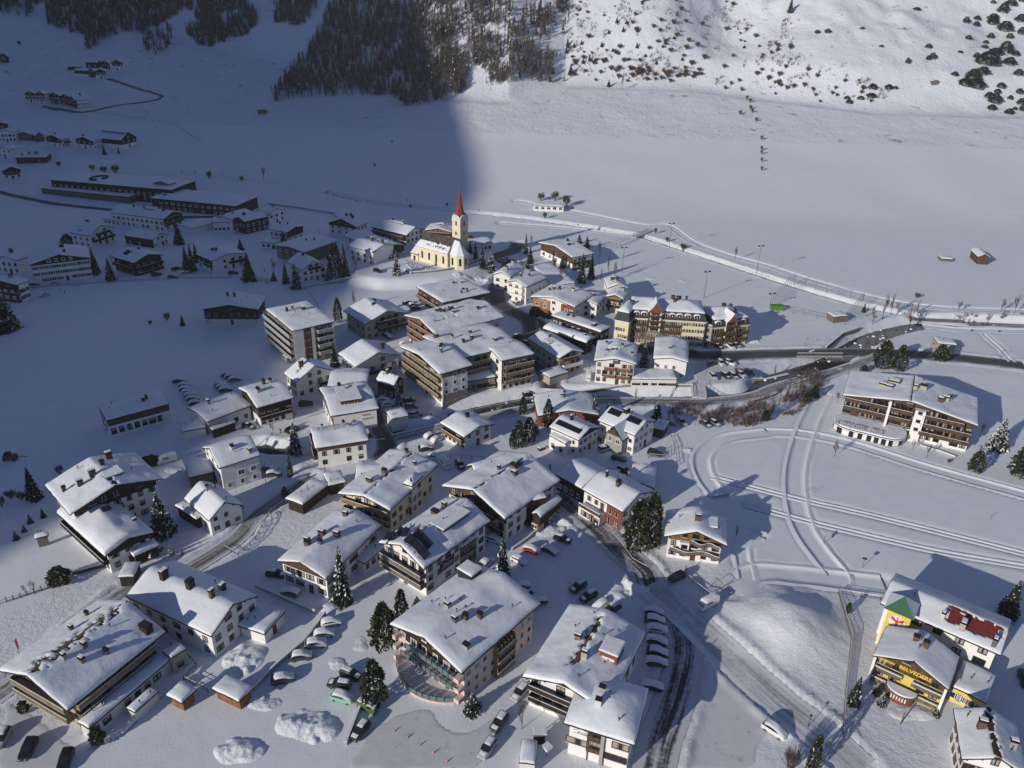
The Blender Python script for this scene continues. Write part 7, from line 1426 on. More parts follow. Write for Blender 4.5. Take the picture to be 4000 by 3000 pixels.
# trees and scrub of the sunny slope
fir = [(480,400,310),(470,460,370),(535,410,360),(600,385,340),(905,200,140),(990,205,160),(960,275,220),(835,290,245),(775,405,350),(1080,415,360),(870,445,410),(895,460,410),(920,470,430),(615,550,500),(670,530,470),(715,540,490),(550,555,510),(810,520,485),(1470,520,490),(1245,555,525),(1400,335,305),(1085,275,245),(2005,415,385),(590,85,60),(1150,490,460),(20,190,130),(300,510,440)]
for x,y,yt in fir: T('spruce',2,0,x,y,yt,34,'small dark fir scattered on the sunny slope',group='firs on the sunny slope')
T('spruce',2,0,835,750,685,45,'dark fir at the foot of the sunny slope beside a bare tree'); T('bare',2,0,950,775,640,90,'bare tree beside the dark fir at the slope foot'); T('spruce',2,0,505,650,540,60,'bushy conifer below the slope path'); T('spruce',3,0,190,110,-30,60,'tall lone spruce at the top centre-right edge')
rs = random.Random(5)
sl_l = 'leafless shrub dotting the sunny slope above the meadow'
for _ in range(120):
 x = rs.uniform(480,2200); y = rs.uniform(0,760)
 if y > 640 - abs(x - 1300) * .02 + 80: continue
 if rs.random() < (x - 600) / 2600: continue
 s_ = rs.uniform(30,75); T(rs.choice(('bush','bushr','bush')),2,0,x,y,y - s_ * .8,s_ * 1.3,sl_l,group='leafless shrubs on the sunny slope')
for _ in range(34):
 x = rs.uniform(850,1640); y = rs.uniform(600,700); s_ = rs.uniform(35,60); T('bushr',2,0,x,y,y - s_,s_ * 1.5,'brown shrub in the band at the foot of the sunny slope',group='brown shrub band at the slope foot')
for x,y in ((2030,860),(2055,885),(2060,945),(2075,975),(1970,990),(2110,1050),(1890,735),(1960,710),(1985,790),(1840,775)): T('bush',2,0,x,y,y - 45,50,'shrub in the gully right of the long meadow',group='gully shrubs beside the meadow')
for y in (1210,1300,1335,1400,1475): T('bush',2,0,2155,y,y - 50,40,'young shrub in the straight row across the meadow',group='row of young shrubs on the meadow')
for _ in range(46):
 x = rs.uniform(0,960); y = rs.choice((rs.uniform(560,900),rs.uniform(200,900))); s_ = rs.uniform(28,60)
 if x > 500 and y < 700: continue
 T('bush',3,0,x,y,y - s_,s_ * 1.3,'leafless shrub on the right-hand part of the slope',group='shrubs on the right part of the slope')
dp = [(2025,110,90,90),(2095,50,60,100),(2180,190,70,100),(1940,175,60,100),(1935,215,70,100),(2040,270,90,130),(1920,335,50,60),(2050,440,90,110),(1890,560,120,200),(1960,470,60,130),(1800,500,50,60),(2080,560,70,110),(1850,640,70,120),(1760,700,110,130),(1700,740,70,130),(1790,760,90,150),(1950,890,90,120),(1905,850,60,80),(2080,985,50,80),(2185,905,60,80),(1930,950,50,80),(2200,960,60,70),(1285,88,30,70),(1710,200,60,60),(1795,230,45,60),(1730,340,40,60),(1420,510,60,60),(1380,520,45,40),(1205,550,55,45),(1385,415,40,60),(1610,655,40,60),(1870,415,30,60),(2180,300,70,60),(2085,335,50,60),(2160,650,60,80),(2010,760,50,80),(1980,805,40,60),(2170,810,50,70),(1805,170,40,60),(815,250,20,40),(425,290,35,50),(515,285,40,60),(2090,470,50,60),(2140,485,50,60),(1880,375,30,50),(2190,20,40,60),(1945,25,30,50),(2090,860,40,50),(2130,950,30,40),(980,405,20,40),(1660,455,20,50),(1040,770,45,70),(900,770,50,80),(1100,770,30,40),(890,840,40,90),(800,860,35,60),(680,860,35,50),(700,895,40,60)]
for x,y,h_,w_ in dp: T('pine',3,0,x,y,y - h_,w_ * 1.0,'dark dwarf pine clump on the open slope, upper right',name='dwarf_pine',group='dwarf pines on the open slope')
# forests: far woods that read as one mass
def forest(name,poly,n,label,snowp=.10,leafless=.5,hs=(7,14),dens=None):
 b = MB(); xs = [p[0] for p in poly]; ys = [p[1] for p in poly]; rr = random.Random(len(poly) * 31 + n); k = 0
 P = [(rr.uniform(min(xs),max(xs)),rr.uniform(min(ys),max(ys))) for _ in range(n * 3)]; X = np.array([p[0] for p in P]); Y = np.array([p[1] for p in P]); ins = pip(poly,X,Y)
 cl = vnoise(X,Y,55,41) + .5 * vnoise(X,Y,21,42)
 for i in range(len(P)):
  if k >= n: break
  if not ins[i] or (dens is not None and cl[i] < dens): continue
  p = at(P[i][0],P[i][1]); h = rr.uniform(*hs); k += 1
  if rr.random() < leafless:
   m_ = rr.choice(('ftwig','ftwigr','ftwig'))
   for _ in range(16):
    a = rr.uniform(0,6.28); t = rr.uniform(.08,.8); q0 = Vector((p[0],p[1],p[2] + h * t * .9)); q1 = q0 + Vector((math.cos(a) * h * .18,math.sin(a) * h * .18,h * rr.uniform(.15,.3))); s_ = Vector((-math.sin(a),math.cos(a),.2)) * h * .022
    b.face([q0 - s_,q0 + s_,q1],m_)
   b.face([(p[0] - h * .02,p[1],p[2]),(p[0] + h * .02,p[1],p[2]),(p[0],p[1],p[2] + h * .95)],'ftwig')
  else:
   w0 = h * rr.uniform(.16,.24)
   for q in range(9):
    z = q / 9; rd = w0 * (1 - z) + .2; o_ = rr.uniform(0,6.28)
    for j in range(5):
     a = o_ + 6.283 * j / 5; a2 = a + .75; zz = p[2] + h * (.08 + z * .88)
     b.face([(p[0],p[1],zz + h * .13),(p[0] + rd * math.cos(a),p[1] + rd * math.sin(a),zz - h * .02),(p[0] + rd * math.cos(a2),p[1] + rd * math.sin(a2),zz)],'sn' if rr.random() < snowp else 'fneedle')
 return tag(b.build(name),label,'forest',kind='stuff')
forest('dark_forest',[(1310,-60),(1260,110),(1200,210),(1150,270),(1100,335),(1060,400),(1300,378),(1520,372),(1600,425),(1700,405),(1780,375),(1830,340),(1760,200),(1700,-60)],2300,'dense shaded mixed forest on the mountain flank in the top centre',.05,.8,(8,14))
forest('sunlit_wood',[(1690,-60),(1780,375),(1840,345),(2010,325),(2210,322),(2200,250),(2190,160),(2280,-60)],1500,'brown leafless wood on the sunny mountain flank beside the shadow edge',.05,.92,(7,13),-.12)
forest('shaded_forest',[(170,-60),(190,100),(330,145),(345,205),(400,175),(480,120),(560,140),(640,90),(700,60),(640,-60)],1100,'shaded forest patch at the top left above the hamlet',.05,.7,(8,14))
forest('shaded_forest',[(-60,-60),(-60,60),(50,65),(95,75),(170,20),(170,-60)],240,'shaded forest patch in the top left corner',.05,.7,(8,14))
forest('shaded_forest',[(640,-60),(700,60),(740,150),(800,190),(880,205),(930,170),(1000,100),(1010,60),(960,20),(900,-60)],700,'shaded wood right of the top left forest patch',.05,.7,(8,14),-.1)
forest('shaded_forest',[(1060,-60),(1075,100),(1130,108),(1200,90),(1235,40),(1240,-60)],260,'small shaded wood on the open flank left of the dense forest',.05,.7,(8,14))
forest('scrub_wood',[(560,150),(570,215),(640,215),(660,175),(690,110),(640,105)],70,'thin shaded scrub on the slope above the hairpin track',.1,.5,(6,11))
def brush(name,poly,n,label,dens,hs=(1.5,4)):
 b = MB(); xs = [p[0] for p in poly]; ys = [p[1] for p in poly]; rr = random.Random(n); k = 0
 X = np.array([rr.uniform(min(xs),max(xs)) for _ in range(n * 5)]); Y = np.array([rr.uniform(min(ys),max(ys)) for _ in range(n * 5)]); ok = pip(poly,X,Y) & (vnoise(X + Y * .6,Y * 1.6,70,91) + .7 * vnoise(X,Y,22,92) > dens)
 for i in np.where(ok)[0][:n]:
  p = at(X[i],Y[i]); h = rr.uniform(*hs); m_ = rr.choice(('ftwig','ftwigr'))
  for _ in range(7):
   a = rr.uniform(0,6.28); q0 = Vector((p[0] + math.cos(a) * h * .1,p[1] + math.sin(a) * h * .1,p[2] - .2)); q1 = q0 + Vector((math.cos(a) * h * .4,math.sin(a) * h * .4,h * rr.uniform(.6,1.0))); s_ = Vector((-math.sin(a),math.cos(a),0)) * h * .04; b.face([q0 - s_,q0 + s_,q1],m_)
 return tag(b.build(name),label,'brush',kind='stuff')
brush('hillside_brush',[(2150,-60),(2180,160),(2240,300),(2700,325),(3000,345),(3450,400),(3500,330),(3150,250),(3050,-60)],1500,'fine leafless brush and twigs over the sunny slope',.22)
brush('riverside_brush',[(2600,1630),(2620,1570),(2900,1600),(3060,1500),(3180,1440),(3230,1490),(3130,1600),(3040,1650),(2900,1670)],420,'reddish leafless brush along the river bank left of the hotel drive',-.1,(1.5,3.5))
brush('riverside_brush',[(3340,1250),(3500,1180),(3700,1230),(4000,1215),(4000,1240),(3640,1250),(3480,1260)],130,'leafless brush along the far river bank at right',.1,(1.2,3))
# ------------------------------------------------------------------ cars
def loft(b,st,m,closed=True):
 """stations: (x, halfwidth bottom, halfwidth top, z bottom, z top)"""
 k = b.mi(m); i0 = len(b.v)
 for x,wb,wt,z0,z1 in st:
  zm = z0 + (z1 - z0) * .55
  b.v += [(x,-wb,z0),(x,wb,z0),(x,wb * 1.03,zm),(x,wt,z1 - .03),(x,wt * .8,z1),(x,-wt * .8,z1),(x,-wt,z1 - .03),(x,-wb * 1.03,zm)]
 n = 8
 for s in range(len(st) - 1):
  for j in range(n):
   a,c = i0 + s * n + j,i0 + s * n + (j + 1) % n; b.f.append((a,c,c + n,a + n)); b.m.append(k)
 b.f.append(tuple(i0 + n - 1 - j for j in range(n))); b.m.append(k); e = i0 + (len(st) - 1) * n; b.f.append(tuple(e + j for j in range(n))); b.m.append(k)
def car_proto(kind):
 body,cab,sn_h,sn_l,wheel = MB(),MB(),MB(),MB(),MB()
 if kind == 'van':
  Lf = 2.6; loft(body,[(-2.6,.9,.85,.35,1.0),(-2.55,.96,.88,.3,2.25),(1.3,.96,.88,.3,2.3),(1.75,.96,.82,.3,1.9),(2.2,.95,.85,.3,1.2),(2.6,.88,.75,.35,.9)],'paint')
  cab.box(-.4,1.2,-.975,.975,1.25,1.85,'glass'); cab.face([(1.35,-.78,2.12),(2.22,-.84,1.24),(2.22,.84,1.24),(1.35,.78,2.12)],'glass'); cab.box(-2.62,-2.59,-.7,.7,1.3,1.9,'glass')
  top = [(-2.5,.8,2.27),(1.2,.8,2.32)]; hood = None
 elif kind == 'suv':
  loft(body,[(-2.25,.82,.8,.4,.95),(-2.15,.92,.9,.32,1.12),(1.1,.93,.9,.3,1.1),(2.1,.9,.82,.32,.95),(2.3,.8,.7,.4,.78)],'paint')
  loft(cab,[(-2.1,.85,.75,1.08,1.25),(-1.85,.86,.7,1.08,1.66),(.1,.86,.7,1.06,1.7),(1.05,.84,.78,1.04,1.12)],'glass'); body.box(-1.8,.05,-.66,.66,1.67,1.74,'paint')
  top = [(-1.9,.68,1.74),(.15,.68,1.76)]; hood = True
 else:
  loft(body,[(-2.1,.78,.75,.38,.9),(-2.0,.87,.84,.28,1.0),(.9,.88,.85,.25,.98),(1.9,.86,.78,.28,.82),(2.12,.76,.66,.35,.66)],'paint')
  loft(cab,[(-1.85,.8,.72,.95,1.08),(-1.3,.8,.66,.95,1.44),(.1,.8,.66,.95,1.47),(1.0,.8,.74,.92,.98)],'glass'); body.box(-1.25,.05,-.62,.62,1.45,1.5,'paint')
  top = [(-1.5,.64,1.49),(.15,.64,1.5)]; hood = True
 xs = (1.35,-1.35) if kind != 'van' else (1.65,-1.65); rad = .34 if kind != 'suv' else .38
 wheel.tube((0,-.11,0),(0,.11,0),rad,rad,'black',12); wheel.face([(.6 * rad * math.cos(2 * math.pi * i / 8),-.115,.6 * rad * math.sin(2 * math.pi * i / 8)) for i in range(8)],'metal'); wheel.face([(.6 * rad * math.cos(2 * math.pi * i / 8),.115,-.6 * rad * math.sin(2 * math.pi * i / 8)) for i in range(8)],'metal')
 def pad(b,x0,x1,w,z0,z1,h):
  b.smooth = True; k = b.mi('sn'); nx_,ny_ = 9,7; i0 = len(b.v)
  for j in range(ny_):
   for i in range(nx_):
    s,t = i / (nx_ - 1),j / (ny_ - 1); e = min(s,1 - s,t,1 - t) * 2; q = math.sqrt(max(0,1 - (1 - min(1,e * 2.2)) ** 2)); x = x0 + (x1 - x0) * s; y = -w + 2 * w * t
    zz = z0(x) if callable(z0) else z0 + (z1 - z0) * s
    b.v.append((x,y,zz + h * q * (1 + .25 * math.sin(x * 2.3 + y * 3)) - (.04 if e == 0 else 0)))
  for j in range(ny_ - 1):
   for i in range(nx_ - 1): a = i0 + j * nx_ + i; b.f.append((a,a + 1,a + nx_ + 1,a + nx_)); b.m.append(k)
 pad(sn_l,top[0][0],top[1][0],top[0][1] * .95,top[0][2],top[1][2],.1)
 if hood: pad(sn_l,1.05 if kind == 'car' else 1.1,2.05,.72,.95 if kind == 'car' else 1.1,.8 if kind == 'car' else .93,.07)
 if kind == 'van': pad(sn_h,-2.55,1.4,.88,2.25,2.28,.35)
 else:
  zt = top[0][2]; zb = .98 if kind == 'car' else 1.12
  prof = lambda x: np.interp(x,[-2.15,-1.9,-1.3,.2,1.1,2.1,2.2],[zb - .1,zb + .2,zt,zt,zb + .12,zb - .1,zb - .2])
  pad(sn_h,-2.15,2.15,.9,prof,0,.24)
 return body.mesh('car_body'),cab.mesh('car_windows'),sn_l.mesh('car_snow'),sn_h.mesh('car_snow_deep'),wheel.mesh('wheel'),xs,rad
CP = {k: car_proto(k) for k in ('car','suv','van')}
hl = MB(); hl.box(-.03,.03,-.16,.16,-.06,.06,'lamp'); HLM = hl.mesh('headlight')
COLS = {'black': (.012,.012,.014,1),'dark grey': (.05,.052,.055,1),'silver': (.38,.39,.40,1),'white': (.75,.75,.74,1),'red': (.45,.02,.02,1),'blue': (.03,.07,.2,1),'dark green': (.03,.06,.035,1),'mint green': (.22,.55,.33,1),'grey': (.16,.165,.17,1)}
def car(kind,col,snow,c,r,x0,y0,x1,y1,label,group=None,near=None):
 """from tail (x0, y0) to nose (x1, y1); snow: 0 none, 1 light, 2 deep"""
 p,q = A2(c,r,x0,y0),A2(c,r,x1,y1); m_ = (p + q) / 2; a = math.atan2(q[1] - p[1],q[0] - p[0]); z = surf(m_[0],m_[1])
 bm_,cb,sl_,sh,wh,xs,rad = CP[kind]
 t = root({'car': 'parked_car','suv': 'parked_suv','van': 'parked_van'}[kind],(m_[0],m_[1],z + .02),a,label,'van' if kind == 'van' else 'car',group)
 o = link('body',bm_,t); o.color = COLS[col]; link('windows',cb,t)
 if snow: link('snow_cover',sl_ if snow == 1 else sh,t)
 if np.hypot(m_[0],m_[1]) < 330:
  for xx in xs:
   for s_ in (-1,1): w_ = link('wheel',wh,t); w_.location = (xx,s_ * .82,rad)
  for s_ in (-1,1): h_ = link('headlight',HLM,t); h_.location = (2.62 if kind == 'van' else 2.28 if kind == 'suv' else 2.1,s_ * .55,.72)
 return t
CARS = [
 ('car','white',2,1,3,565,430,740,400,'car buried in snow, topmost of the slanting row by the low wall'),('car','white',2,1,3,485,525,700,500,'car buried in snow, second from the top of the slanting row'),('suv','silver',2,1,3,410,615,628,590,'car buried in snow, third from the top of the slanting row'),
 ('suv','dark grey',2,1,3,290,725,495,700,'dark car with white roof snow, fourth from the top of the slanting row'),('suv','black',2,1,3,145,925,328,890,'dark car under a snow cap, standing apart at the lower end of the slanting row'),
 ('car','grey',2,1,3,370,165,225,140,'snowed-over car parked along the five-chimney hotel'),('suv','black',1,1,2,110,1650,240,1665,'black car at the left corner of the five-chimney hotel'),
 ('suv','black',1,1,3,740,830,905,900,'black car, rear one of the trio beside the broad pine'),('suv','black',1,1,3,815,965,630,935,'black car, middle one of the trio beside the broad pine'),('suv','mint green',2,1,3,660,1040,840,1090,'green and white delivery car, front one of the trio beside the broad pine'),
 ('suv','black',1,1,3,950,1290,850,1420,'dark car with snowy roof below the green waste bins'),('suv','dark grey',1,1,3,2145,1225,2055,1350,'dark car parked right below the pink hotel by the hedge'),('suv','silver',1,1,3,2050,1430,1945,1590,'silver car nearest the bottom edge below the pink hotel'),
 ('suv','silver',1,2,3,115,970,20,1080,'silver car at the left wall of the dark balconied hotel'),('suv','black',1,2,3,625,75,510,150,'black car, leftmost of the shaded four in the middle car park'),('suv','black',1,2,3,718,155,595,235,'black car, second of the shaded four in the middle car park'),('car','white',2,2,3,830,230,700,305,'snow-covered car, third of the shaded four in the middle car park'),('suv','black',1,2,3,925,270,790,350,'large black car, last of the shaded four by the snow heap'),
 ('car','silver',2,2,3,20,110,130,90,'snowy car half hidden by the pink hotel roof, upper one'),('car','grey',1,2,3,100,165,180,190,'car beside the pink hotel roof corner, middle one'),('car','dark grey',2,2,3,185,250,265,225,'car touching the pink hotel roof corner, lowest one'),
 ('suv','black',0,2,3,1480,15,1350,70,'clean black car parked below the chalet with curved balconies'),('van','white',1,2,3,1755,225,1620,300,'white van with snow-capped roof at the road fork'),
 ('suv','white',2,3,3,-20,1310,120,1400,'snowed-in dark car by itself on the lower right car park'),('suv','black',0,3,3,2195,870,2225,960,'black car at the right picture edge behind the yellow guesthouse annex'),
 ('suv','black',0,0,3,290,1430,205,1600,'black car with a small snow patch in front of the long guesthouse'),('suv','silver',1,0,3,60,1350,-20,1500,'silver car at the left edge in front of the long guesthouse'),('suv','black',0,0,3,600,1530,540,1690,'black car cut by the bottom edge before the long guesthouse'),
 ('suv','black',1,2,2,370,1335,500,1375,'black car, upper right of the group by the bank of snow'),('car','red',2,2,2,105,1430,232,1465,'red car with snow on its roof'),('car','dark grey',2,2,2,255,1420,398,1485,'snowy dark car right beside the red one'),('car','white',2,2,2,0,1510,125,1570,'snow-covered car below and left of the red one'),
 ('suv','silver',1,2,2,750,590,855,560,'silver car in front of the house with one strip of solar panels'),('suv','dark green',0,2,2,870,645,975,668,'dark green car in the yard below the grey-gabled guesthouse'),('suv','black',0,2,2,1180,600,1290,625,'black car by the yard fence next to the ski meadow'),('suv','black',1,2,2,770,500,830,480,'black car under the front gable of the grey-gabled guesthouse'),
 ('car','silver',2,2,2,835,795,930,835,'silver snowy car, nearest of the three by the low-gabled garage'),('suv','dark grey',1,2,2,860,770,982,825,'dark car, middle of the three by the low-gabled garage'),('suv','black',1,2,2,920,745,1018,790,'black car, farthest of the three by the low-gabled garage'),
 ('car','grey',0,2,2,1325,345,1400,355,'grey car, first on the left under the bare riverside trees'),('car','silver',1,2,2,1440,320,1490,365,'silver car, second from the left under the bare riverside trees'),('car','dark grey',1,2,2,1645,345,1690,372,'dark car, third from the left under the bare riverside trees'),('car','grey',1,2,2,1720,330,1780,368,'grey car, right one under the bare riverside trees'),
 ('car','silver',2,1,2,1450,490,1562,440,'snowy car, upper one by the house with the orange-brown balcony'),('car','white',2,1,2,1510,520,1615,460,'fully snow-covered car, middle one by the house with the orange-brown balcony'),('suv','black',2,1,2,1425,580,1515,568,'snow-topped black car, lower one by the house with the orange-brown balcony'),
 ('van','white',1,1,2,1600,680,1655,738,'white van in the shade behind the cream hotel'),('suv','black',1,1,2,1745,690,1780,745,'dark car with white roof right of the shaded white van'),('car','white',2,1,2,1505,640,1585,655,'snowed car left of the shaded white van'),
 ('suv','silver',1,1,2,1330,285,1430,262,'silver car nearest the stream fence by the tiny garage'),('car','grey',1,1,2,1300,205,1385,200,'grey car, middle of the three by the stream fence'),('car','dark grey',1,1,2,1285,155,1355,145,'dark car, upper of the three by the stream fence'),('car','white',2,1,2,1055,160,1140,150,'buried car, left of the pair behind the tiny garage'),('car','white',2,1,2,1090,200,1190,185,'buried car, right of the pair behind the tiny garage'),
 ('suv','black',0,1,2,370,195,490,180,'black car in the yard left of the white inn'),('suv','black',0,1,2,280,425,345,390,'black car behind the tall snowy spruce'),('car','white',2,1,2,365,575,425,610,'snow-covered trailer-like car at the white house corner'),('suv','dark grey',2,1,2,60,740,190,760,'snowy car, upper of the two in the shaded yard by the lane'),('suv','dark grey',2,1,2,90,800,210,790,'snowy car, lower of the two in the shaded yard by the lane'),('car','grey',1,1,2,515,985,560,960,'car inside the long carport, left one'),('car','grey',1,1,2,570,945,615,920,'car inside the long carport, right one'),('car','white',2,1,2,2020,1350,2090,1370,'snowy car between the large white hotel and the solar panel hotel'),('suv','silver',2,1,2,1960,1590,2020,1540,'snow-heaped car at the rear of the pink hotel'),
 ('van','white',1,0,2,1520,650,1368,695,'white van in the shade right of the large lodge'),('suv','dark grey',1,0,2,2110,365,2195,395,'dark grey car beside the open thick-snow shed'),('suv','dark grey',1,0,2,1310,1500,1362,1450,'car sheltered under the puffy carport'),
 ('van','silver',2,1,1,300,1490,235,1435,'snowed-in van at the foot of the apartment block'),('suv','black',0,1,1,145,492,215,488,'black car by the low white annexe'),('suv','black',0,1,1,1025,685,1078,702,'black car on the street below the churchyard corner'),('suv','white',1,1,1,2160,608,2095,580,'white car driving on the bend beside the church'),('suv','white',1,1,1,2160,735,2195,695,'white car by the entrance of the rounded-bay house'),
 ('suv','black',1,1,1,1280,980,1338,962,'black car, upper of the three behind the half-lit guesthouse'),('suv','dark grey',2,1,1,1315,998,1390,985,'snow-topped car, middle of the three behind the half-lit guesthouse'),('suv','black',1,1,1,1345,1025,1410,1010,'black car, lower of the three behind the half-lit guesthouse'),('suv','dark grey',2,1,1,1105,1245,1175,1275,'snowy car in front of the half-lit guesthouse'),('car','white',2,1,1,1255,1325,1325,1318,'snowed car at the left corner of the central hotel'),('suv','dark grey',0,1,1,775,1515,820,1560,'dark car left of the sunlit-roofed white house'),('suv','black',0,1,1,1222,1500,1285,1488,'dark car in the shade right of the white house with the long balcony'),
 ('suv','silver',2,2,1,15,985,80,968,'snow-topped car under the rounded bay balconies'),('suv','black',1,2,1,1750,1335,1805,1362,'black car with white roof before the smaller cream hotel block'),('suv','white',0,2,1,1868,1330,1910,1365,'white car before the smaller cream hotel block'),('suv','grey',1,2,1,1905,1325,1968,1352,'grey car beside the white one at the smaller cream hotel block'),('suv','dark grey',0,2,1,1540,1398,1605,1396,'dark car in the shade on the main road'),
 ('suv','silver',1,2,1,1712,1578,1762,1640,'silver car, first on the left in the riverside car park row'),('suv','black',1,2,1,1815,1580,1875,1622,'black car, second in the riverside car park row'),('suv','grey',1,2,1,1885,1580,1945,1625,'grey car, third in the riverside car park row'),('suv','silver',1,2,1,1945,1570,2012,1612,'silver car, fourth in the riverside car park row'),('suv','black',0,2,1,2020,1550,2085,1595,'black car, last on the right in the riverside car park row'),('suv','white',1,2,1,1785,1465,1825,1515,'white car alone at the upper left of the riverside car park'),('suv','white',1,2,1,1855,1475,1915,1500,'white car alone at the upper right of the riverside car park'),('suv','black',1,2,1,1700,1500,1755,1485,'black car in the shade behind the car park birch'),
 ('van','white',1,2,1,665,1590,655,1645,'white van left of the six-balcony guesthouse'),('suv','black',1,2,1,25,1265,70,1240,'dark car at the street junction beside the central hotel'),('suv','black',1,2,1,105,1310,165,1325,'dark car by the beige gabled house'),('suv','black',1,2,2,100,60,195,45,'black car parked at the river wall'),
 ('suv','dark grey',0,0,1,1310,735,1400,722,'dark car in front of the dark brown balconied chalet'),('suv','dark grey',1,0,1,1455,742,1535,738,'dark car on the upper lane left of the spruce group'),('car','silver',2,0,1,1555,718,1632,700,'snowy car below the group of three spruces'),('suv','black',1,0,1,1490,682,1560,660,'dark car among sheds left of the group of three spruces'),('suv','dark grey',0,0,1,1975,722,2060,714,'dark car at the balcony corner of the white and brown gabled house'),('car','silver',2,0,1,340,915,420,885,'snowy car on the lane edge at far left'),('car','silver',2,0,1,435,802,515,790,'silver car before the largest shaded guesthouse'),('car','grey',2,0,1,260,812,340,806,'snowed car at the left foot of the largest shaded guesthouse'),
 ('suv','dark grey',1,0,0,228,1205,280,1215,'dark car before the grey gabled barn, far left'),('suv','dark grey',1,0,0,375,922,425,940,'dark car, left of the three below the lower hamlet'),('suv','dark grey',1,0,0,415,938,465,955,'dark car, middle of the three below the lower hamlet'),('suv','dark grey',1,0,0,455,948,510,962,'dark car, right of the three below the lower hamlet'),
]
for k in CARS: car(*k)
ordn = ['first','second','third','fourth','fifth','sixth','seventh','eighth']
for i,(x0,y0,x1,y1) in enumerate([(1145,305,1300,330),(1150,395,1308,412),(1175,480,1325,497),(1180,570,1320,600),(1175,675,1328,702),(1165,770,1328,792),(1140,965,1278,982)]):
 car('suv' if i in (1,4) else 'car',('dark grey','grey','white','dark grey','black','dark grey','black')[i],2,2,3,x0,y0,x1,y1,f'snow-buried car, {ordn[i]} from the top in the shaded column beside the dark balconied hotel',group='snow-buried cars in a column')
for i,(x0,y0,x1,y1) in enumerate([(1495,-10,1605,-20),(1540,30,1660,20),(1548,62,1672,52),(1567,92,1692,80),(1592,120,1712,105),(1602,150,1732,136),(1626,190,1756,172)]):
 car('car',('dark grey','grey','grey','white','grey','grey','dark grey')[i],2,0,2,x0,y0,x1,y1,f'snow-topped car, {ordn[i]} from the top in the long shaded row',group='cars in the long shaded row')
for i,(x0,y0,x1,y1) in enumerate([(1910,1598,2015,1585),(1942,1618,2052,1602),(1975,1640,2085,1625)]):
 car('car','grey',2,0,1,x0,y0,x1,y1,f'snow-topped car, {ordn[i]} in the right-hand shaded row',group='cars in the right-hand shaded row')
for i,(x0,y0,x1,y1) in enumerate([(1840,25,1962,8),(1862,48,1990,32),(1890,72,2005,55)]):
 car('car','dark grey' if i else 'silver',2,0,2,x0,y0,x1,y1,f'snow-topped car, {ordn[i]} of the three above the L-shaped house',group='cars above the L-shaped house')

# ------------------------------------------------------------------ people: one continuous body each
def person_mesh(seed,stride,jacket,legs,poles=False,lean=0.0):
 b = MB(); b.smooth = True; rr = random.Random(seed)
 def ring(c,ax,rx,ry,n=8):
  ax = Vector(ax).normalized(); s_ = ax.cross(Vector((1,0,0)) if abs(ax.x) < .9 else Vector((0,1,0))).normalized(); t_ = ax.cross(s_); i = len(b.v)
  for j in range(n): a = 2 * math.pi * j / n; b.v.append(tuple(Vector(c) + t_ * rx * math.cos(a) + s_ * ry * math.sin(a)))
  return i
 def limb(pts,m):
  k = b.mi(m); prev = None
  for n_,(c,r_) in enumerate(pts):
   nxt = pts[min(n_ + 1,len(pts) - 1)][0]; prv = pts[max(n_ - 1,0)][0]; i = ring(c,Vector(nxt) - Vector(prv),r_ if not isinstance(r_,tuple) else r_[0],r_ if not isinstance(r_,tuple) else r_[1])
   if prev is not None:
    for j in range(8): b.f.append((prev + j,prev + (j + 1) % 8,i + (j + 1) % 8,i + j)); b.m.append(k)
   prev = i
  b.f.append(tuple(prev + j for j in range(8))); b.m.append(k)
 lx = lean
 for s_ in (-1,1):
  f = stride * s_; limb([((0,s_ * .09,.92),.11),((f * .18,s_ * .10,.52),.075),((f * .30,s_ * .10,.10),.05),((f * .30 + .02,s_ * .10,.05),.055),((f * .30 + .16,s_ * .10,.04),.045)],legs)
  g_ = -stride * s_; limb([((lx,s_ * .19,1.42),.065),((lx + g_ * .12,s_ * .26,1.15),.052),((lx + g_ * .12 + .18,s_ * .24,.95),.042),((lx + g_ * .12 + .24,s_ * .23,.92),.05),((lx + g_ * .12 + .30,s_ * .22,.90),.03)],jacket)
 limb([((0,0,.84),(.14,.12)),((0,0,.95),(.17,.12)),((lx * .6,0,1.15),(.15,.11)),((lx,0,1.38),(.2,.12)),((lx,0,1.48),(.1,.08)),((lx,0,1.52),(.055,.055))],jacket)
 limb([((lx,0,1.50),.055),((lx + .01,0,1.57),.075),((lx + .02,0,1.63),.095),((lx + .02,0,1.70),.1)],'skin'); limb([((lx + .01,0,1.66),.105),((lx,0,1.74),.095),((lx,0,1.79),.04)],legs)
 return b.mesh('person')
PM = [person_mesh(1,1.0,'clothb','cloth',lean=.08),person_mesh(2,.6,'cloth','cloth'),person_mesh(3,1.1,'rust','cloth',lean=.15)]
def person(i,c,r,x,y,rz,label,skis=False,group=None):
 p = A2(c,r,x,y); t = root('person',(p[0],p[1],surf(p[0],p[1]) + .02),rz,label,'person',group); link('body',PM[i],t)
 if skis:
  for s_ in (-1,1):
   b = MB(); b.box(-.8,1.0,s_ * .12 - .03,s_ * .12 + .03,0,.03,'dmetal'); link('ski',b.mesh('ski'),t)
   b = MB(); b.tube((.3,s_ * .24,.95),(-.3,s_ * .35,0),.012,.01,'dmetal',4); link('ski_pole',b.mesh('ski_pole'),t)
person(0,3,1,1755,1205,0.2,'cross-country skier on the river track, left of the two',True)
person(1,3,1,1993,1215,0.2,'cross-country skier on the river track, right of the two',True)
person(1,2,2,330,735,1.8,'person in dark clothes walking with skis behind the large white hotel',True)
person(1,2,2,708,1245,-.8,'dark-clothed walker, left of the pair on the south road'); person(0,2,2,728,1248,-.8,'dark-clothed walker, right of the pair on the south road')
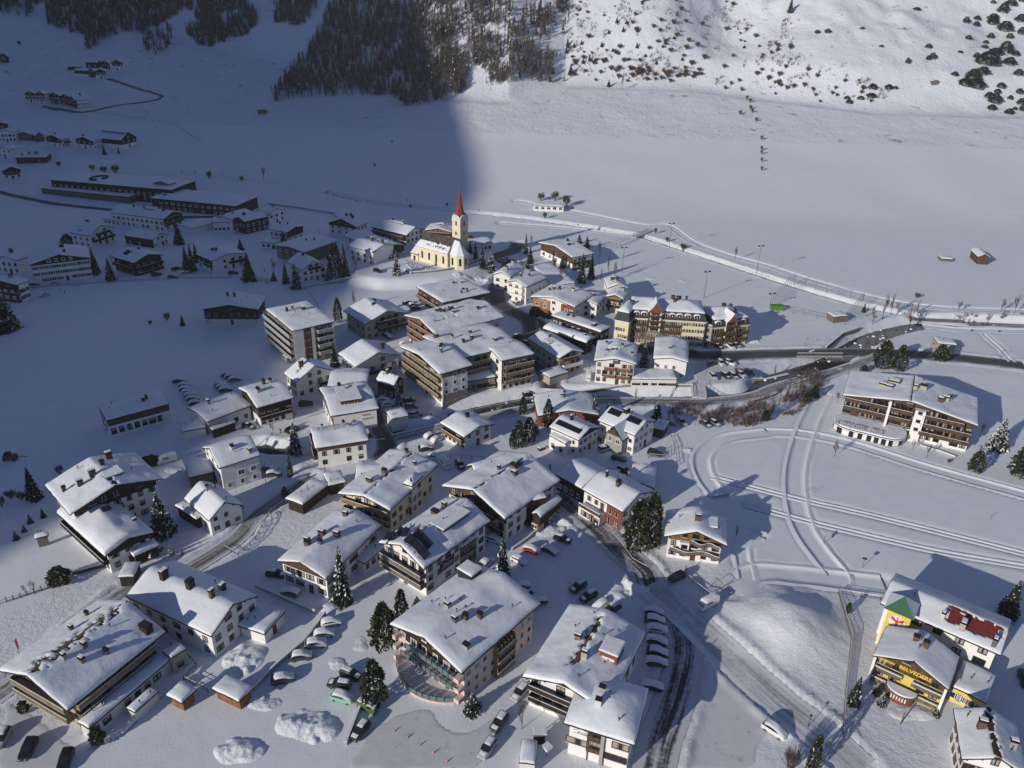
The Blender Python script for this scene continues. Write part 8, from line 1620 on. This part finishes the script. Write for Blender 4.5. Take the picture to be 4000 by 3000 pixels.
person(1,1,2,213,425,1.0,'person in dark clothes standing in the sunny yard by the dark timber house'); person(1,2,1,668,1530,.5,'person in dark clothes between the beige garage and the white van')
person(1,2,1,1598,468,.5,'dark-clothed walker on the sunny path beside the stream'); person(1,0,0,1572,1485,0,'skier on the shaded track, leftmost of three',True); person(1,0,0,1685,1490,0,'skier on the shaded track, middle of three',True); person(1,0,0,1920,1505,0,'skier on the shaded track, rightmost of three',True)
person(1,0,1,563,878,0,'dark-clothed walker on the lane below the largest shaded guesthouse'); person(1,1,1,75,690,0,'dark-clothed walker near the bare tree by the village wall')
person(1,1,1,1308,82,0,'dark-clothed walker on the shaded track behind the church',False)

# ------------------------------------------------------------------ street furniture,fences,walls
def gpt(c,r,x,y): p = A2(c,r,x,y); return Vector((p[0],p[1],surf(p[0],p[1])))
def mast(c,r,x,y,yt,label):
 p = gpt(c,r,x,y); h = height_for(p,px(c,r,x,yt)[1]); t = root('floodlight_mast',p,math.radians(20),label,'floodlight')
 b = MB(); b.tube((0,0,-.3),(0,0,h),.16,.09,'metal',8); b.tube((-1.1,0,h),(1.1,0,h),.07,.07,'metal',5); link('pole',b.mesh('pole'),t)
 for s_ in (-1,1): b = MB(); b.box(s_ * 1.1 - .45,s_ * 1.1 + .45,-.3,.35,h - .1,h + .35,'dmetal'); link('floodlight',b.mesh('floodlight'),t)
mast(2,1,1355,490,275,'floodlight mast on the stream side of the pitch, nearer the little bridge'); mast(2,1,2110,720,468,'floodlight mast at the right end of the stream side of the pitch'); mast(2,1,950,700,482,'floodlight mast at the chalet end of the pitch'); mast(2,1,1658,915,690,'floodlight mast behind the big cream hotel'); mast(3,1,15,1000,880,'short floodlight mast beside the green container')
def lamp(c,r,x,y,yt,label,kind=0):
 p = gpt(c,r,x,y); h = height_for(p,px(c,r,x,yt)[1]); t = root('street_lamp',p,R.uniform(0,6),label,'street lamp'); b = MB(); b.tube((0,0,-.2),(0,0,h),.07,.05,'dmetal',6); link('pole',b.mesh('pole'),t)
 b = MB(); b.tube((0,0,h),(.5,0,h + .15),.05,.05,'dmetal',5); b.tube((.5,0,h + .05),(.5,0,h + .22),.28,.18,'dmetal',8); b.tube((.5,0,h - .03),(.5,0,h + .05),.16,.2,'lamp',8); link('lamp_head',b.mesh('lamp_head'),t)
for a_ in ((1,2,598,770,685,'lantern lamp in front of the white house with four chimneys'),(3,3,345,1305,1225,'street lamp by the road below the smooth snow mound'),(2,3,1160,95,15,'street lamp at the bend by the sunlit snow heap'),(2,2,1170,1480,1440,'small lamp by the garden wall near the two huge pines'),(3,1,2005,1445,1370,'street lamp on the main road near the right edge'),(3,1,1405,1350,1305,'street lamp left of the small beige hut'),(3,1,318,1335,1265,'street lamp at the bridge end beside the pitch'),(0,1,520,865,800,'street lamp below the largest shaded guesthouse'),(0,1,1825,755,700,'street lamp on the upper lane'),(0,1,1178,768,700,'street lamp below the dark brown balconied chalet'),(1,1,545,375,310,'street lamp behind the barn-like hall'),(0,2,2112,1185,1065,'street lamp beside the lower lane near the small steep house'),(2,2,425,1140,1020,'street lamp by the black timber house'),(2,2,600,630,560,'thin lamp between the two solar panel houses'),(2,1,2085,1465,1390,'street lamp on the main road above the car park'),(1,3,1862,1245,1200,'short post lamp at the right corner of the pink hotel')): lamp(*a_)
def fence(pts,label,name='fence',h=1.1,step=2.5,rails=(.45,.95),m='wgrey',pw=.06,snow=True,cat='fence',mesh_net=False):
 P = [gpt(*p) for p in pts]; t = root(name,P[0],0,label,cat); o = P[0]; post = MB(); rail = MB()
 for i in range(len(P) - 1):
  a,c_ = P[i] - o,P[i + 1] - o; n = max(1,int((c_ - a).length / step))
  for j in range(n + (1 if i == len(P) - 2 else 0)):
   q = a + (c_ - a) * j / n; q.z = surf(q.x + o.x,q.y + o.y) - o.z; post.box(q.x - pw,q.x + pw,q.y - pw,q.y + pw,q.z - .3,q.z + h,m)
  for j in range(n):
   q0 = a + (c_ - a) * j / n; q1 = a + (c_ - a) * (j + 1) / n; q0.z = surf(q0.x + o.x,q0.y + o.y) - o.z; q1.z = surf(q1.x + o.x,q1.y + o.y) - o.z
   for z in rails: rail.tube(q0 + Vector((0,0,z)),q1 + Vector((0,0,z)),pw * .7,pw * .7,m,4)
   if snow: rail.tube(q0 + Vector((0,0,h + .04)),q1 + Vector((0,0,h + .04)),.05,.05,'sn',4)
   if mesh_net:
    for k in range(5): s_ = q0 + (q1 - q0) * k / 5; rail.tube(s_,s_ + Vector((0,0,h)),.012,.012,m,3)
 link('posts',post.mesh('posts'),t); link('rails',rail.mesh('rails'),t)
fence([(1,2,1190,460),(1,2,1580,355)],'railing above the frozen stream, road side',m='dmetal'); fence([(1,2,1140,385),(1,2,1300,300),(1,2,1430,280),(1,2,1600,245),(1,2,1900,165),(1,2,2212,105),(2,2,250,70)],'long metal railing between central hotel and river',m='metal')
fence([(3,3,605,155),(3,3,800,190),(3,3,965,215)],'wooden fence running left from the tall white house',m='wbrown',h=1.5); fence([(3,3,605,160),(3,3,715,545),(3,3,690,800),(3,3,655,1130),(3,3,640,1390)],'picket fence between snow mound and yellow guesthouse',m='wgrey',h=1.6,step=.8)
fence([(2,2,840,1285),(2,2,930,1380),(2,2,1040,1530),(2,2,1165,1600)],'garden fence along the south road beneath the huge pines',m='wbrown',step=1.5)
fence([(2,2,1180,640),(2,2,1325,650),(2,2,1330,560)],'dark wooden fence round the yard of the grey-gabled guesthouse',m='wbrown',h=1.4); fence([(2,2,1375,460),(2,2,1415,560),(2,2,1430,710)],'snow-capped rail fence at the yard edge of the ski meadow',m='wgrey')
fence([(2,1,680,480),(2,1,860,495),(2,1,1085,400)],'wire fence behind the goal at the chalet end of the pitch',m='metal',h=4.0,step=4,rails=(2,3.9),snow=False,mesh_net=True)
fence([(2,1,1130,400),(2,1,1310,480),(2,1,1500,545),(2,1,1900,660),(2,1,2212,760)],'low white railing along the pitch and stream',m='offwh',h=1.0,step=4,rails=(.95,),snow=True)
fence([(3,1,220,790),(3,1,35,985)],'tall ball-stop net at the left end of the small pitch',m='metal',h=6.0,step=4,rails=(3,5.9),snow=False,mesh_net=True); fence([(3,1,230,790),(3,1,500,870),(3,1,815,940)],'tall ball-stop net on the stream side of the small pitch',m='metal',h=4.0,step=5,rails=(2,3.9),snow=False,mesh_net=True); fence([(3,1,815,965),(3,1,660,1150)],'tall ball-stop net at the right end of the small pitch',m='metal',h=6.0,step=4,rails=(3,5.9),snow=False,mesh_net=True); fence([(3,1,130,1030),(3,1,300,1070),(3,1,540,1120)],'wire fence on the near side of the small pitch',m='metal',h=3.0,step=4,rails=(1.5,2.9),snow=False,mesh_net=True)
fence([(0,2,1940,1420),(0,2,2060,1490),(0,2,2212,1350),(1,2,130,1110),(1,2,240,1030)],'railing round the snowy bank beside the lower lane',m='dmetal',step=2); fence([(1,2,0,510),(1,2,90,470),(1,2,140,450)],'railing by the dark open stream at the timber house',m='wgrey')
fence([(0,3,0,245),(0,3,180,190),(0,3,420,110),(0,3,640,20)],'wooden fence with bushes along the shaded terrace',m='wdark',h=1.5,step=1.2); fence([(0,3,1590,900),(0,3,1700,780),(0,3,1640,715)],'dark fence around the small snowy garden plot',m='dmetal',h=1.2); fence([(0,3,1590,905),(0,3,1800,1010)],'dark garden fence between the two wooden huts',m='dmetal',h=1.2)
fence([(1,1,430,840),(1,1,540,990)],'line of posts down the shaded slope behind the apartment block',m='wgrey',h=1.0,rails=(.8,),snow=False); fence([(0,0,840,975),(0,0,1200,1030),(0,0,1500,1072),(0,0,1600,1140),(0,0,1740,1235)],'dark roadside fence with scrub curving below the hamlet track',m='wdark',h=1.6,step=6,rails=(.6,1.4),snow=False); fence([(1,2,1680,640),(1,2,2050,672)],'row of short poles and ropes behind the central white van',m='dmetal',h=1.4,rails=(1.3,),snow=False,step=3)
fence([(2,3,1900,150),(2,3,1760,210),(2,3,1560,60),(2,2,1500,1640)],'low snow fence at the road bend above the white van',m='wgrey',h=1.0)
def wall(pts,h,label,w=.5,m='stone',snow=.25,name='stone_wall',zbase=None,top=None):
 P = [gpt(*p) if len(p) == 4 else Vector(p) for p in pts]; t = root(name,P[0],0,label,'wall'); o = P[0]; b = MB(); s = MB()
 for i in range(len(P) - 1):
  a,c_ = P[i] - o,P[i + 1] - o; d = Vector((c_.x - a.x,c_.y - a.y,0)).normalized(); n = Vector((-d.y,d.x,0)) * w / 2; a2,c2 = a - d * .05,c_ + d * .05
  za,zc_ = (a.z + h,c_.z + h) if top is None else (top - o.z,top - o.z)
  A = [a2 - n,c2 - n,c2 + n,a2 + n]
  lo = [Vector((q.x,q.y,(a.z if k in (0,3) else c_.z) - 1.5)) for k,q in enumerate(A)]; hi = [Vector((q.x,q.y,za if k in (0,3) else zc_)) for k,q in enumerate(A)]
  for k in range(4): kk = (k + 1) % 4; b.face([lo[k],lo[kk],hi[kk],hi[k]],m)
  b.face(hi,m); mid = [q + Vector((0,0,snow)) for q in hi]; ctr_ = sum(hi,Vector()) / 4
  if snow: s.box(0,0,0,0,0,0,'sn'); s.face([q + Vector((0,0,snow)) + n * 0 for q in hi],'sn'); [s.face([hi[k] + Vector((0,0,.01)),hi[(k + 1) % 4] + Vector((0,0,.01)),mid[(k + 1) % 4],mid[k]],'sn') for k in range(4)]
 link('masonry',b.mesh('masonry'),t)
 if snow: link('snow_cap',s.mesh('snow_cap'),t)
cw = [(270,1570),(450,1560),(700,1540),(900,1515),(1100,1480),(1250,1440),(1350,1400),(1450,1360),(1530,1330)]
wall([tuple(at(*Q(x,y - 60))) for x,y in cw],.2,'curved grey stone retaining wall of the churchyard',.6,top=4.3)
wall([tuple(at(*Q(x,y))) for x,y in ((130,1445),(270,1520))],.6,'short dark wall at the left corner of the churchyard',.5,top=4.2,m='conc')
wall([(1,3,-20,990),(1,3,165,800),(1,3,420,580),(1,3,600,340)],.9,'long low wall behind the slanting row of buried cars',.35,'conc',name='low_wall'); wall([(1,3,0,95),(1,3,240,200),(1,3,510,320)],.7,'low dark wall along the yard of the five-chimney hotel',.35,'conc',name='low_wall'); wall([(1,3,930,1070),(1,3,860,1250),(1,3,780,1460)],.8,'dark wall beside the car below the waste bins',.4,'conc',name='low_wall')
wall([(2,2,430,40),(2,2,1000,20),(2,2,1560,20)],.7,'river wall on the hotel side of the stream',.5,'stone',name='river_wall'); wall([(1,1,110,105),(1,1,400,145),(1,1,680,190),(1,1,700,225)],.8,'long dark wall behind the shaded village',.5,'conc',name='low_wall'); wall([(1,1,400,830),(1,1,560,800),(1,1,820,745)],.6,'low wall below the spruces of the steep-gabled farmhouse',.4,'conc',name='low_wall')
wall([(3,1,500,1340),(3,1,640,1240),(3,1,790,1180)],1.2,'dark river wall beside the confluence',.6,'stone',name='river_wall'); wall([(2,1,1830,1600),(2,1,2212,1560),(3,1,180,1520)],.6,'rubble river wall below the riverside car park',.8,'stone',name='river_wall'); wall([(0,3,1060,1370),(0,3,1400,1040)],.5,'low wall along the annex of the long guesthouse',.3,'conc',name='low_wall'); wall([(0,2,640,1650),(0,2,940,1570)],.9,'dark board wall at the front of the terrace lodge',.3,'wbrown',name='board_wall'); wall([(1,2,1150,380),(1,2,1190,460)],.8,'end wall of the frozen stream channel',.4,'conc',name='low_wall')
wall([(3,2,1310,540),(3,2,1480,590),(3,2,1615,640)],.5,'low terrace wall before the huge gabled hotel',.4,'conc',name='low_wall'); wall([(2,2,0,1440),(2,2,130,1350),(2,2,250,1240)],.6,'low wall above the red car',.35,'conc',name='low_wall')
# bridges
def bridge(p0,p1,w,label,m='conc',rail_='wdark',z=.15):
 a,c_ = A2(*p0),A2(*p1); a = Vector((a[0],a[1],0)); c_ = Vector((c_[0],c_[1],0)); zz = max(gz(a.x,a.y),gz(c_.x,c_.y)); d = c_ - a; ang = math.atan2(d.y,d.x); L = d.length; t = root('bridge',(a.x,a.y,zz),ang,label,'bridge')
 b = MB(); b.box(0,L,-w / 2,w / 2,z - .6,z,m); link('deck',b.mesh('deck'),t)
 if rail_ != 'none':
  b = MB(); b.box(0,L,-w / 2 + .1,w / 2 - .1,z + .004,z + .2,'packed'); link('snow_layer',b.mesh('snow_layer'),t)
 for s_ in (-1,1):
  b = MB(); y = s_ * (w / 2 - .06)
  for i in range(int(L / 1.8) + 1): b.box(i * 1.8,i * 1.8 + .1,y - .05,y + .05,z,z + 1.1,rail_ if rail_ != 'none' else 'metal')
  for zz_ in (.5,1.05): b.tube((0,y,z + zz_),(L,y,z + zz_),.045,.045,rail_ if rail_ != 'none' else 'metal',4)
  b.tube((0,y,z + 1.13),(L,y,z + 1.13),.05,.05,'sn',4); link('railing',b.mesh('railing'),t)
bridge((2,1,1050,395),(2,1,1200,335),3.2,'small dark-railed footbridge over the stream behind the pitch'); bridge((2,2,1620,125),(2,2,1600,0),4.5,'white footbridge over the river by the car park',rail_='offwh'); bridge((3,1,250,1425),(3,1,640,1425),.8,'pale concrete parapet of the main road bridge',rail_='none',z=.5)
# traffic cones,bins,containers,signs,small things
cone_m = MB(); cone_m.box(-.2,.2,-.2,.2,0,.04,'black'); cone_m.cone((0,0),.15,.04,.75,'cred',10); band = MB(); band.tube((0,0,.3),(0,0,.46),.115,.08,'frame',10)
cm1,bm1 = cone_m.mesh('cone'),band.mesh('band')
for i,(x,y) in enumerate(((1195,1345),(1310,1400),(1415,1465),(1533,1532),(1650,1608))):
 t = root('traffic_cone',gpt(1,3,x,y),0,f'red traffic cone, {ordn[i]} from the left in the hotel yard','traffic cone','traffic cones in the hotel yard'); link('cone',cm1,t); link('band',bm1,t)
def simple(name,c,r,x,y,rz,label,cat,parts):
 t = root(name,gpt(c,r,x,y),rz,label,cat)
 for nm,b in parts: link(nm,b.mesh(nm),t)
 return t
for i,x in enumerate((915,965,1010)):
 b = MB(); b.box(-.75,.75,-.55,.55,.15,1.3,'olive'); l_ = MB(); l_.tube((-.78,0,1.2),(.78,0,1.2),.55,.55,'olive',10); s_ = MB(); s_.box(-.6,.6,-.4,.4,1.72,1.95,'sn')
 simple('waste_bin',1,3,x,1130 + i * 25,-.5,('left','middle','right')[i] + ' green wheeled waste container under the broad pine','waste bin',(('bin',b),('lid',l_),('snow_cap',s_)))
b = MB(); b.box(-2.7,2.7,-1.2,1.2,0,1.9,'greenb'); s_ = MB(); s_.box(-2.75,2.75,-1.25,1.25,1.9,2.05,'greenb'); simple('green_container',3,1,75,1015,.05,'bright green container at the corner of the pitch','container',(('box',b),('lid',s_)))
b = MB(); b.box(-1.0,1.0,-.8,.8,.1,.2,'wdark'); [b.box(x - .08,x + .08,y - .08,y + .08,0,2.3,'wdark') for x in (-.8,.8) for y in (-.6,.6)]; s_ = MB(); s_.box(-1.15,1.15,-.9,.9,2.3,2.75,'sn'); simple('notice_shelter',2,3,235,1425,.1,'small roofed post shelter with a cube of snow above the trailer','shelter',(('frame',b),('snow_cap',s_)))
b = MB(); b.tube((0,0,0),(0,0,2.2),.08,.08,'wdark'); s_ = MB(); s_.box(-.7,.7,-.7,.7,2.2,2.7,'sn'); simple('bird_table',2,3,298,1560,.7,'post with a diamond-shaped snow cap right of the trailer','bird table',(('post',b),('snow_cap',s_)))
b = MB(); b.tube((0,0,0),(0,0,4.2),.05,.05,'metal'); f_ = MB(); f_.box(0,.06,0,.8,1.8,4.1,'cred'); simple('banner_flag',0,3,175,700,.3,'red advertising flag beside the long guesthouse roof','flag',(('pole',b),('flag',f_)))
b = MB(); b.tube((0,0,0),(0,0,2.4),.06,.06,'metal'); f_ = MB(); f_.box(-.03,.03,-.7,.7,1.9,2.9,'grey'); simple('piste_sign',3,2,480,1378,-.3,'small board sign on a post beside the ski track curve','sign',(('post',b),('board',f_)))
b = MB(); b.tube((0,0,0),(0,0,3.0),.06,.06,'metal'); f_ = MB(); f_.box(-.5,.5,-.02,.02,2.4,3.0,'dmetal'); simple('piste_marker',3,2,815,1585,-.3,'slim marker post with a dark top alone on the ski meadow','sign',(('post',b),('board',f_)))
for i,(x,y,x2,y2) in enumerate(((395,940,2,1),(330,935,2,1),(1920,1170,2,1))):
 b = MB(); b.tube((0,0,0),(0,0,1.8),.04,.04,'wgrey'); b.tube((0,0,1.0),(.5,0,1.9),.03,.03,'wgrey'); simple('snow_pole',3,2,x,y,0,('right of two thin poles by the ski track','left of two thin poles by the ski track','single thin pole far out on the ski meadow')[i],'pole',(('pole',b),))
# wayside board and monument by the yellow guesthouse,snow figure,wooden rack
b = MB(); [b.box(x - .06,x + .06,-.06,.06,0,2.4,'wbrown') for x in (-.5,.5)]; b.box(-.6,.6,-.05,.05,1.2,1.35,'wbrown'); b.box(-.6,.6,-.05,.05,2.2,2.35,'wbrown'); simple('ladder_stand',3,3,1150,1270,.9,'narrow wooden ladder-like frame in the snow before the yellow guesthouse','frame',(('frame',b),))
b = MB(); b.box(-1.0,.9,-.5,.5,.2,.9,'wbrown'); b.tube((-.7,-.55,.45),(-.7,.55,.45),.45,.45,'wdark',12); b.tube((.6,-.55,.45),(.6,.55,.45),.45,.45,'wdark',12); s_ = MB(); s_.box(-1.0,.9,-.5,.5,.9,1.25,'sn'); simple('wooden_cart',2,2,255,570,.6,'old wooden cart wheel stand in the garden left of the lean-to','cart',(('cart',b),('snow_cap',s_)))
b = MB(); b.smooth = True; n = 10
for i in range(n + 1):
 for j in range(12): th = 2 * math.pi * j / 12; ph_ = math.pi / 2 * i / n; b.v.append((3.6 * math.cos(th) * math.cos(ph_),2.4 * math.sin(th) * math.cos(ph_),2.1 * math.sin(ph_) + .2 * math.sin(th * 5)))
k = b.mi('wdark')
for i in range(n):
 for j in range(12): b.f.append((i * 12 + j,i * 12 + (j + 1) % 12,i * 12 + 12 + (j + 1) % 12,i * 12 + 12 + j)); b.m.append(k)
simple('covered_heap',0,2,1310,680,.2,'dark tarpaulin-covered heap next to the shaded white van','heap',(('cover',b),))
b = MB(); b.box(-1.6,1.6,-.8,.8,.5,1.5,'rust'); b.box(-1.2,.2,-.7,.7,1.5,2.3,'wdark'); b.tube((1.2,-.9,.5),(1.2,.9,.5),.5,.5,'black',10); b.tube((-1.1,-.9,.6),(-1.1,.9,.6),.65,.65,'black',10); b.tube((1.5,0,1.2),(4.5,0,.9),.1,.08,'wdark'); simple('old_tractor',0,2,95,655,.1,'rusty farm machine standing on the snowfield at the left edge','tractor',(('machine',b),))
# chairs stacked,playground frame near ski meadow,goal
for (x,y,lb) in ((1490,520,'small football goal on the stream side of the pitch'),):
 b = MB(); [b.tube(*q,.05,.05,'offwh',5) for q in (((-1.8,0,0),(-1.8,0,1.8)),((1.8,0,0),(1.8,0,1.8)),((-1.8,0,1.8),(1.8,0,1.8)),((-1.8,1,0),(-1.8,0,1.8)),((1.8,1,0),(1.8,0,1.8)))]; simple('football_goal',2,1,x,y,.2,lb,'goal',(('frame',b),))
b = MB(); [b.tube(*q,.06,.06,'wgrey',5) for q in (((-2,0,0),(-.5,0,2.4)),((1,0,0),(-.5,0,2.4)),((-2,2,0),(-.5,2,2.4)),((1,2,0),(-.5,2,2.4)),((-.5,0,2.4),(-.5,2,2.4)),((-2.4,0,.7),(2.2,0,1.8)))]; simple('climbing_frame',2,3,1820,110,.4,'wooden climbing frame beside the track at the road fork','climbing frame',(('frame',b),))
# grave crosses in the churchyard
gm = MB(); gm.box(-.05,.05,-.05,.05,0,1.35,'dmetal'); gm.box(-.3,.3,-.05,.05,.85,.97,'dmetal'); gs = MB(); gs.box(-.35,.35,-.3,.3,0,.35,'sn'); gmm,gsm = gm.mesh('cross'),gs.mesh('snow')
for i in range(11):
 for j in range(7):
  x = 150 + i * 58 + j * 22; y = 1290 + i * 18 + j * 26 - (i * 3 if j < 3 else 0)
  if (j > 3 and i > 8) or y > 1480 or R.random() < .06: continue
  p = at(*Q(x + R.uniform(-6,6),y + R.uniform(-3,3))); t = root('grave_cross',(p[0],p[1],surf(p[0],p[1]) - .05),R.uniform(.6,.9),'dark iron grave cross in the snowy churchyard','grave cross','grave crosses in the churchyard'); link('cross',gmm,t); link('snow_mound',gsm,t)
# boulders in the river,with and without caps of snow
def rock_mesh(seed,cap):
 rr = random.Random(seed); b = MB(); b.smooth = False; n,m_ = 8,5
 for i in range(m_ + 1):
  ph_ = -math.pi / 2 + math.pi * i / m_
  for j in range(n): th = 2 * math.pi * j / n; r_ = rr.uniform(.8,1.1); b.v.append((r_ * math.cos(th) * math.cos(ph_),r_ * .8 * math.sin(th) * math.cos(ph_),r_ * .55 * math.sin(ph_) + .15))
 k,ks = b.mi('rock'),b.mi('sn')
 for i in range(m_):
  for j in range(n): b.f.append((i * n + j,i * n + (j + 1) % n,(i + 1) * n + (j + 1) % n,(i + 1) * n + j)); b.m.append(ks if (cap and i >= m_ - 3) else k)
 return b.mesh('boulder')
RKM = [rock_mesh(i,i % 4 != 0) for i in range(6)]
w_,dep,line = RIVERS[0]; rr = random.Random(3)
for _ in range(150):
 i = rr.randrange(4,len(line) - 4); off_ = rr.uniform(-.5,.5) * w_ * 1.05; L_ = offs(line[i - 1:i + 2],off_)[1]; s_ = rr.uniform(.2,.8)
 o = tag(link('boulder',rr.choice(RKM)),'snow-capped boulder lying in the open river','boulder','boulders in the open river'); z = gz(L_[0],L_[1]) - dep - .15; o.location = (L_[0],L_[1],z); o.scale = (s_,s_,s_ * rr.uniform(.7,1.1)); o.rotation_euler = (0,0,rr.uniform(0,6))
for _ in range(60):
 w2_,d2_,l2 = RIVERS[1]; i = rr.randrange(6,len(l2) - 6); off_ = rr.uniform(.9,1.6) * w2_ * (1 if rr.random() < .6 else -.35); L_ = offs(l2[i - 1:i + 2],off_)[1]; s_ = rr.uniform(.3,.7)
 o = tag(link('boulder',rr.choice(RKM)),'stone poking out of the snow along the narrow stream','boulder','stones along the narrow stream'); o.location = (L_[0],L_[1],surf(L_[0],L_[1])); o.scale = (s_,s_,s_ * .7); o.rotation_euler = (0,0,rr.uniform(0,6))

# ------------------------------------------------------------------ the air: far things fade a little
hz = MB(); hz.box(-4200,2600,-2800,3000,-60,620,'snow'); hm = hz.mesh('haze'); hmat = bpy.data.materials.new('haze'); hmat.use_nodes = True; nn = hmat.node_tree.nodes; nn.clear()
vo = nn.new('ShaderNodeVolumePrincipled'); vo.inputs['Density'].default_value = 0.00011; vo.inputs['Color'].default_value = (.86,.9,.97,1); vo.inputs['Anisotropy'].default_value = 0.0; ho = nn.new('ShaderNodeOutputMaterial'); hmat.node_tree.links.new(vo.outputs[0],ho.inputs['Volume'])
hm.materials.clear(); hm.materials.append(hmat); tag(link('haze',hm),'thin cold haze filling the valley','haze',kind='stuff')
S.cycles.volume_bounces = 0; S.cycles.volume_step_rate = 10
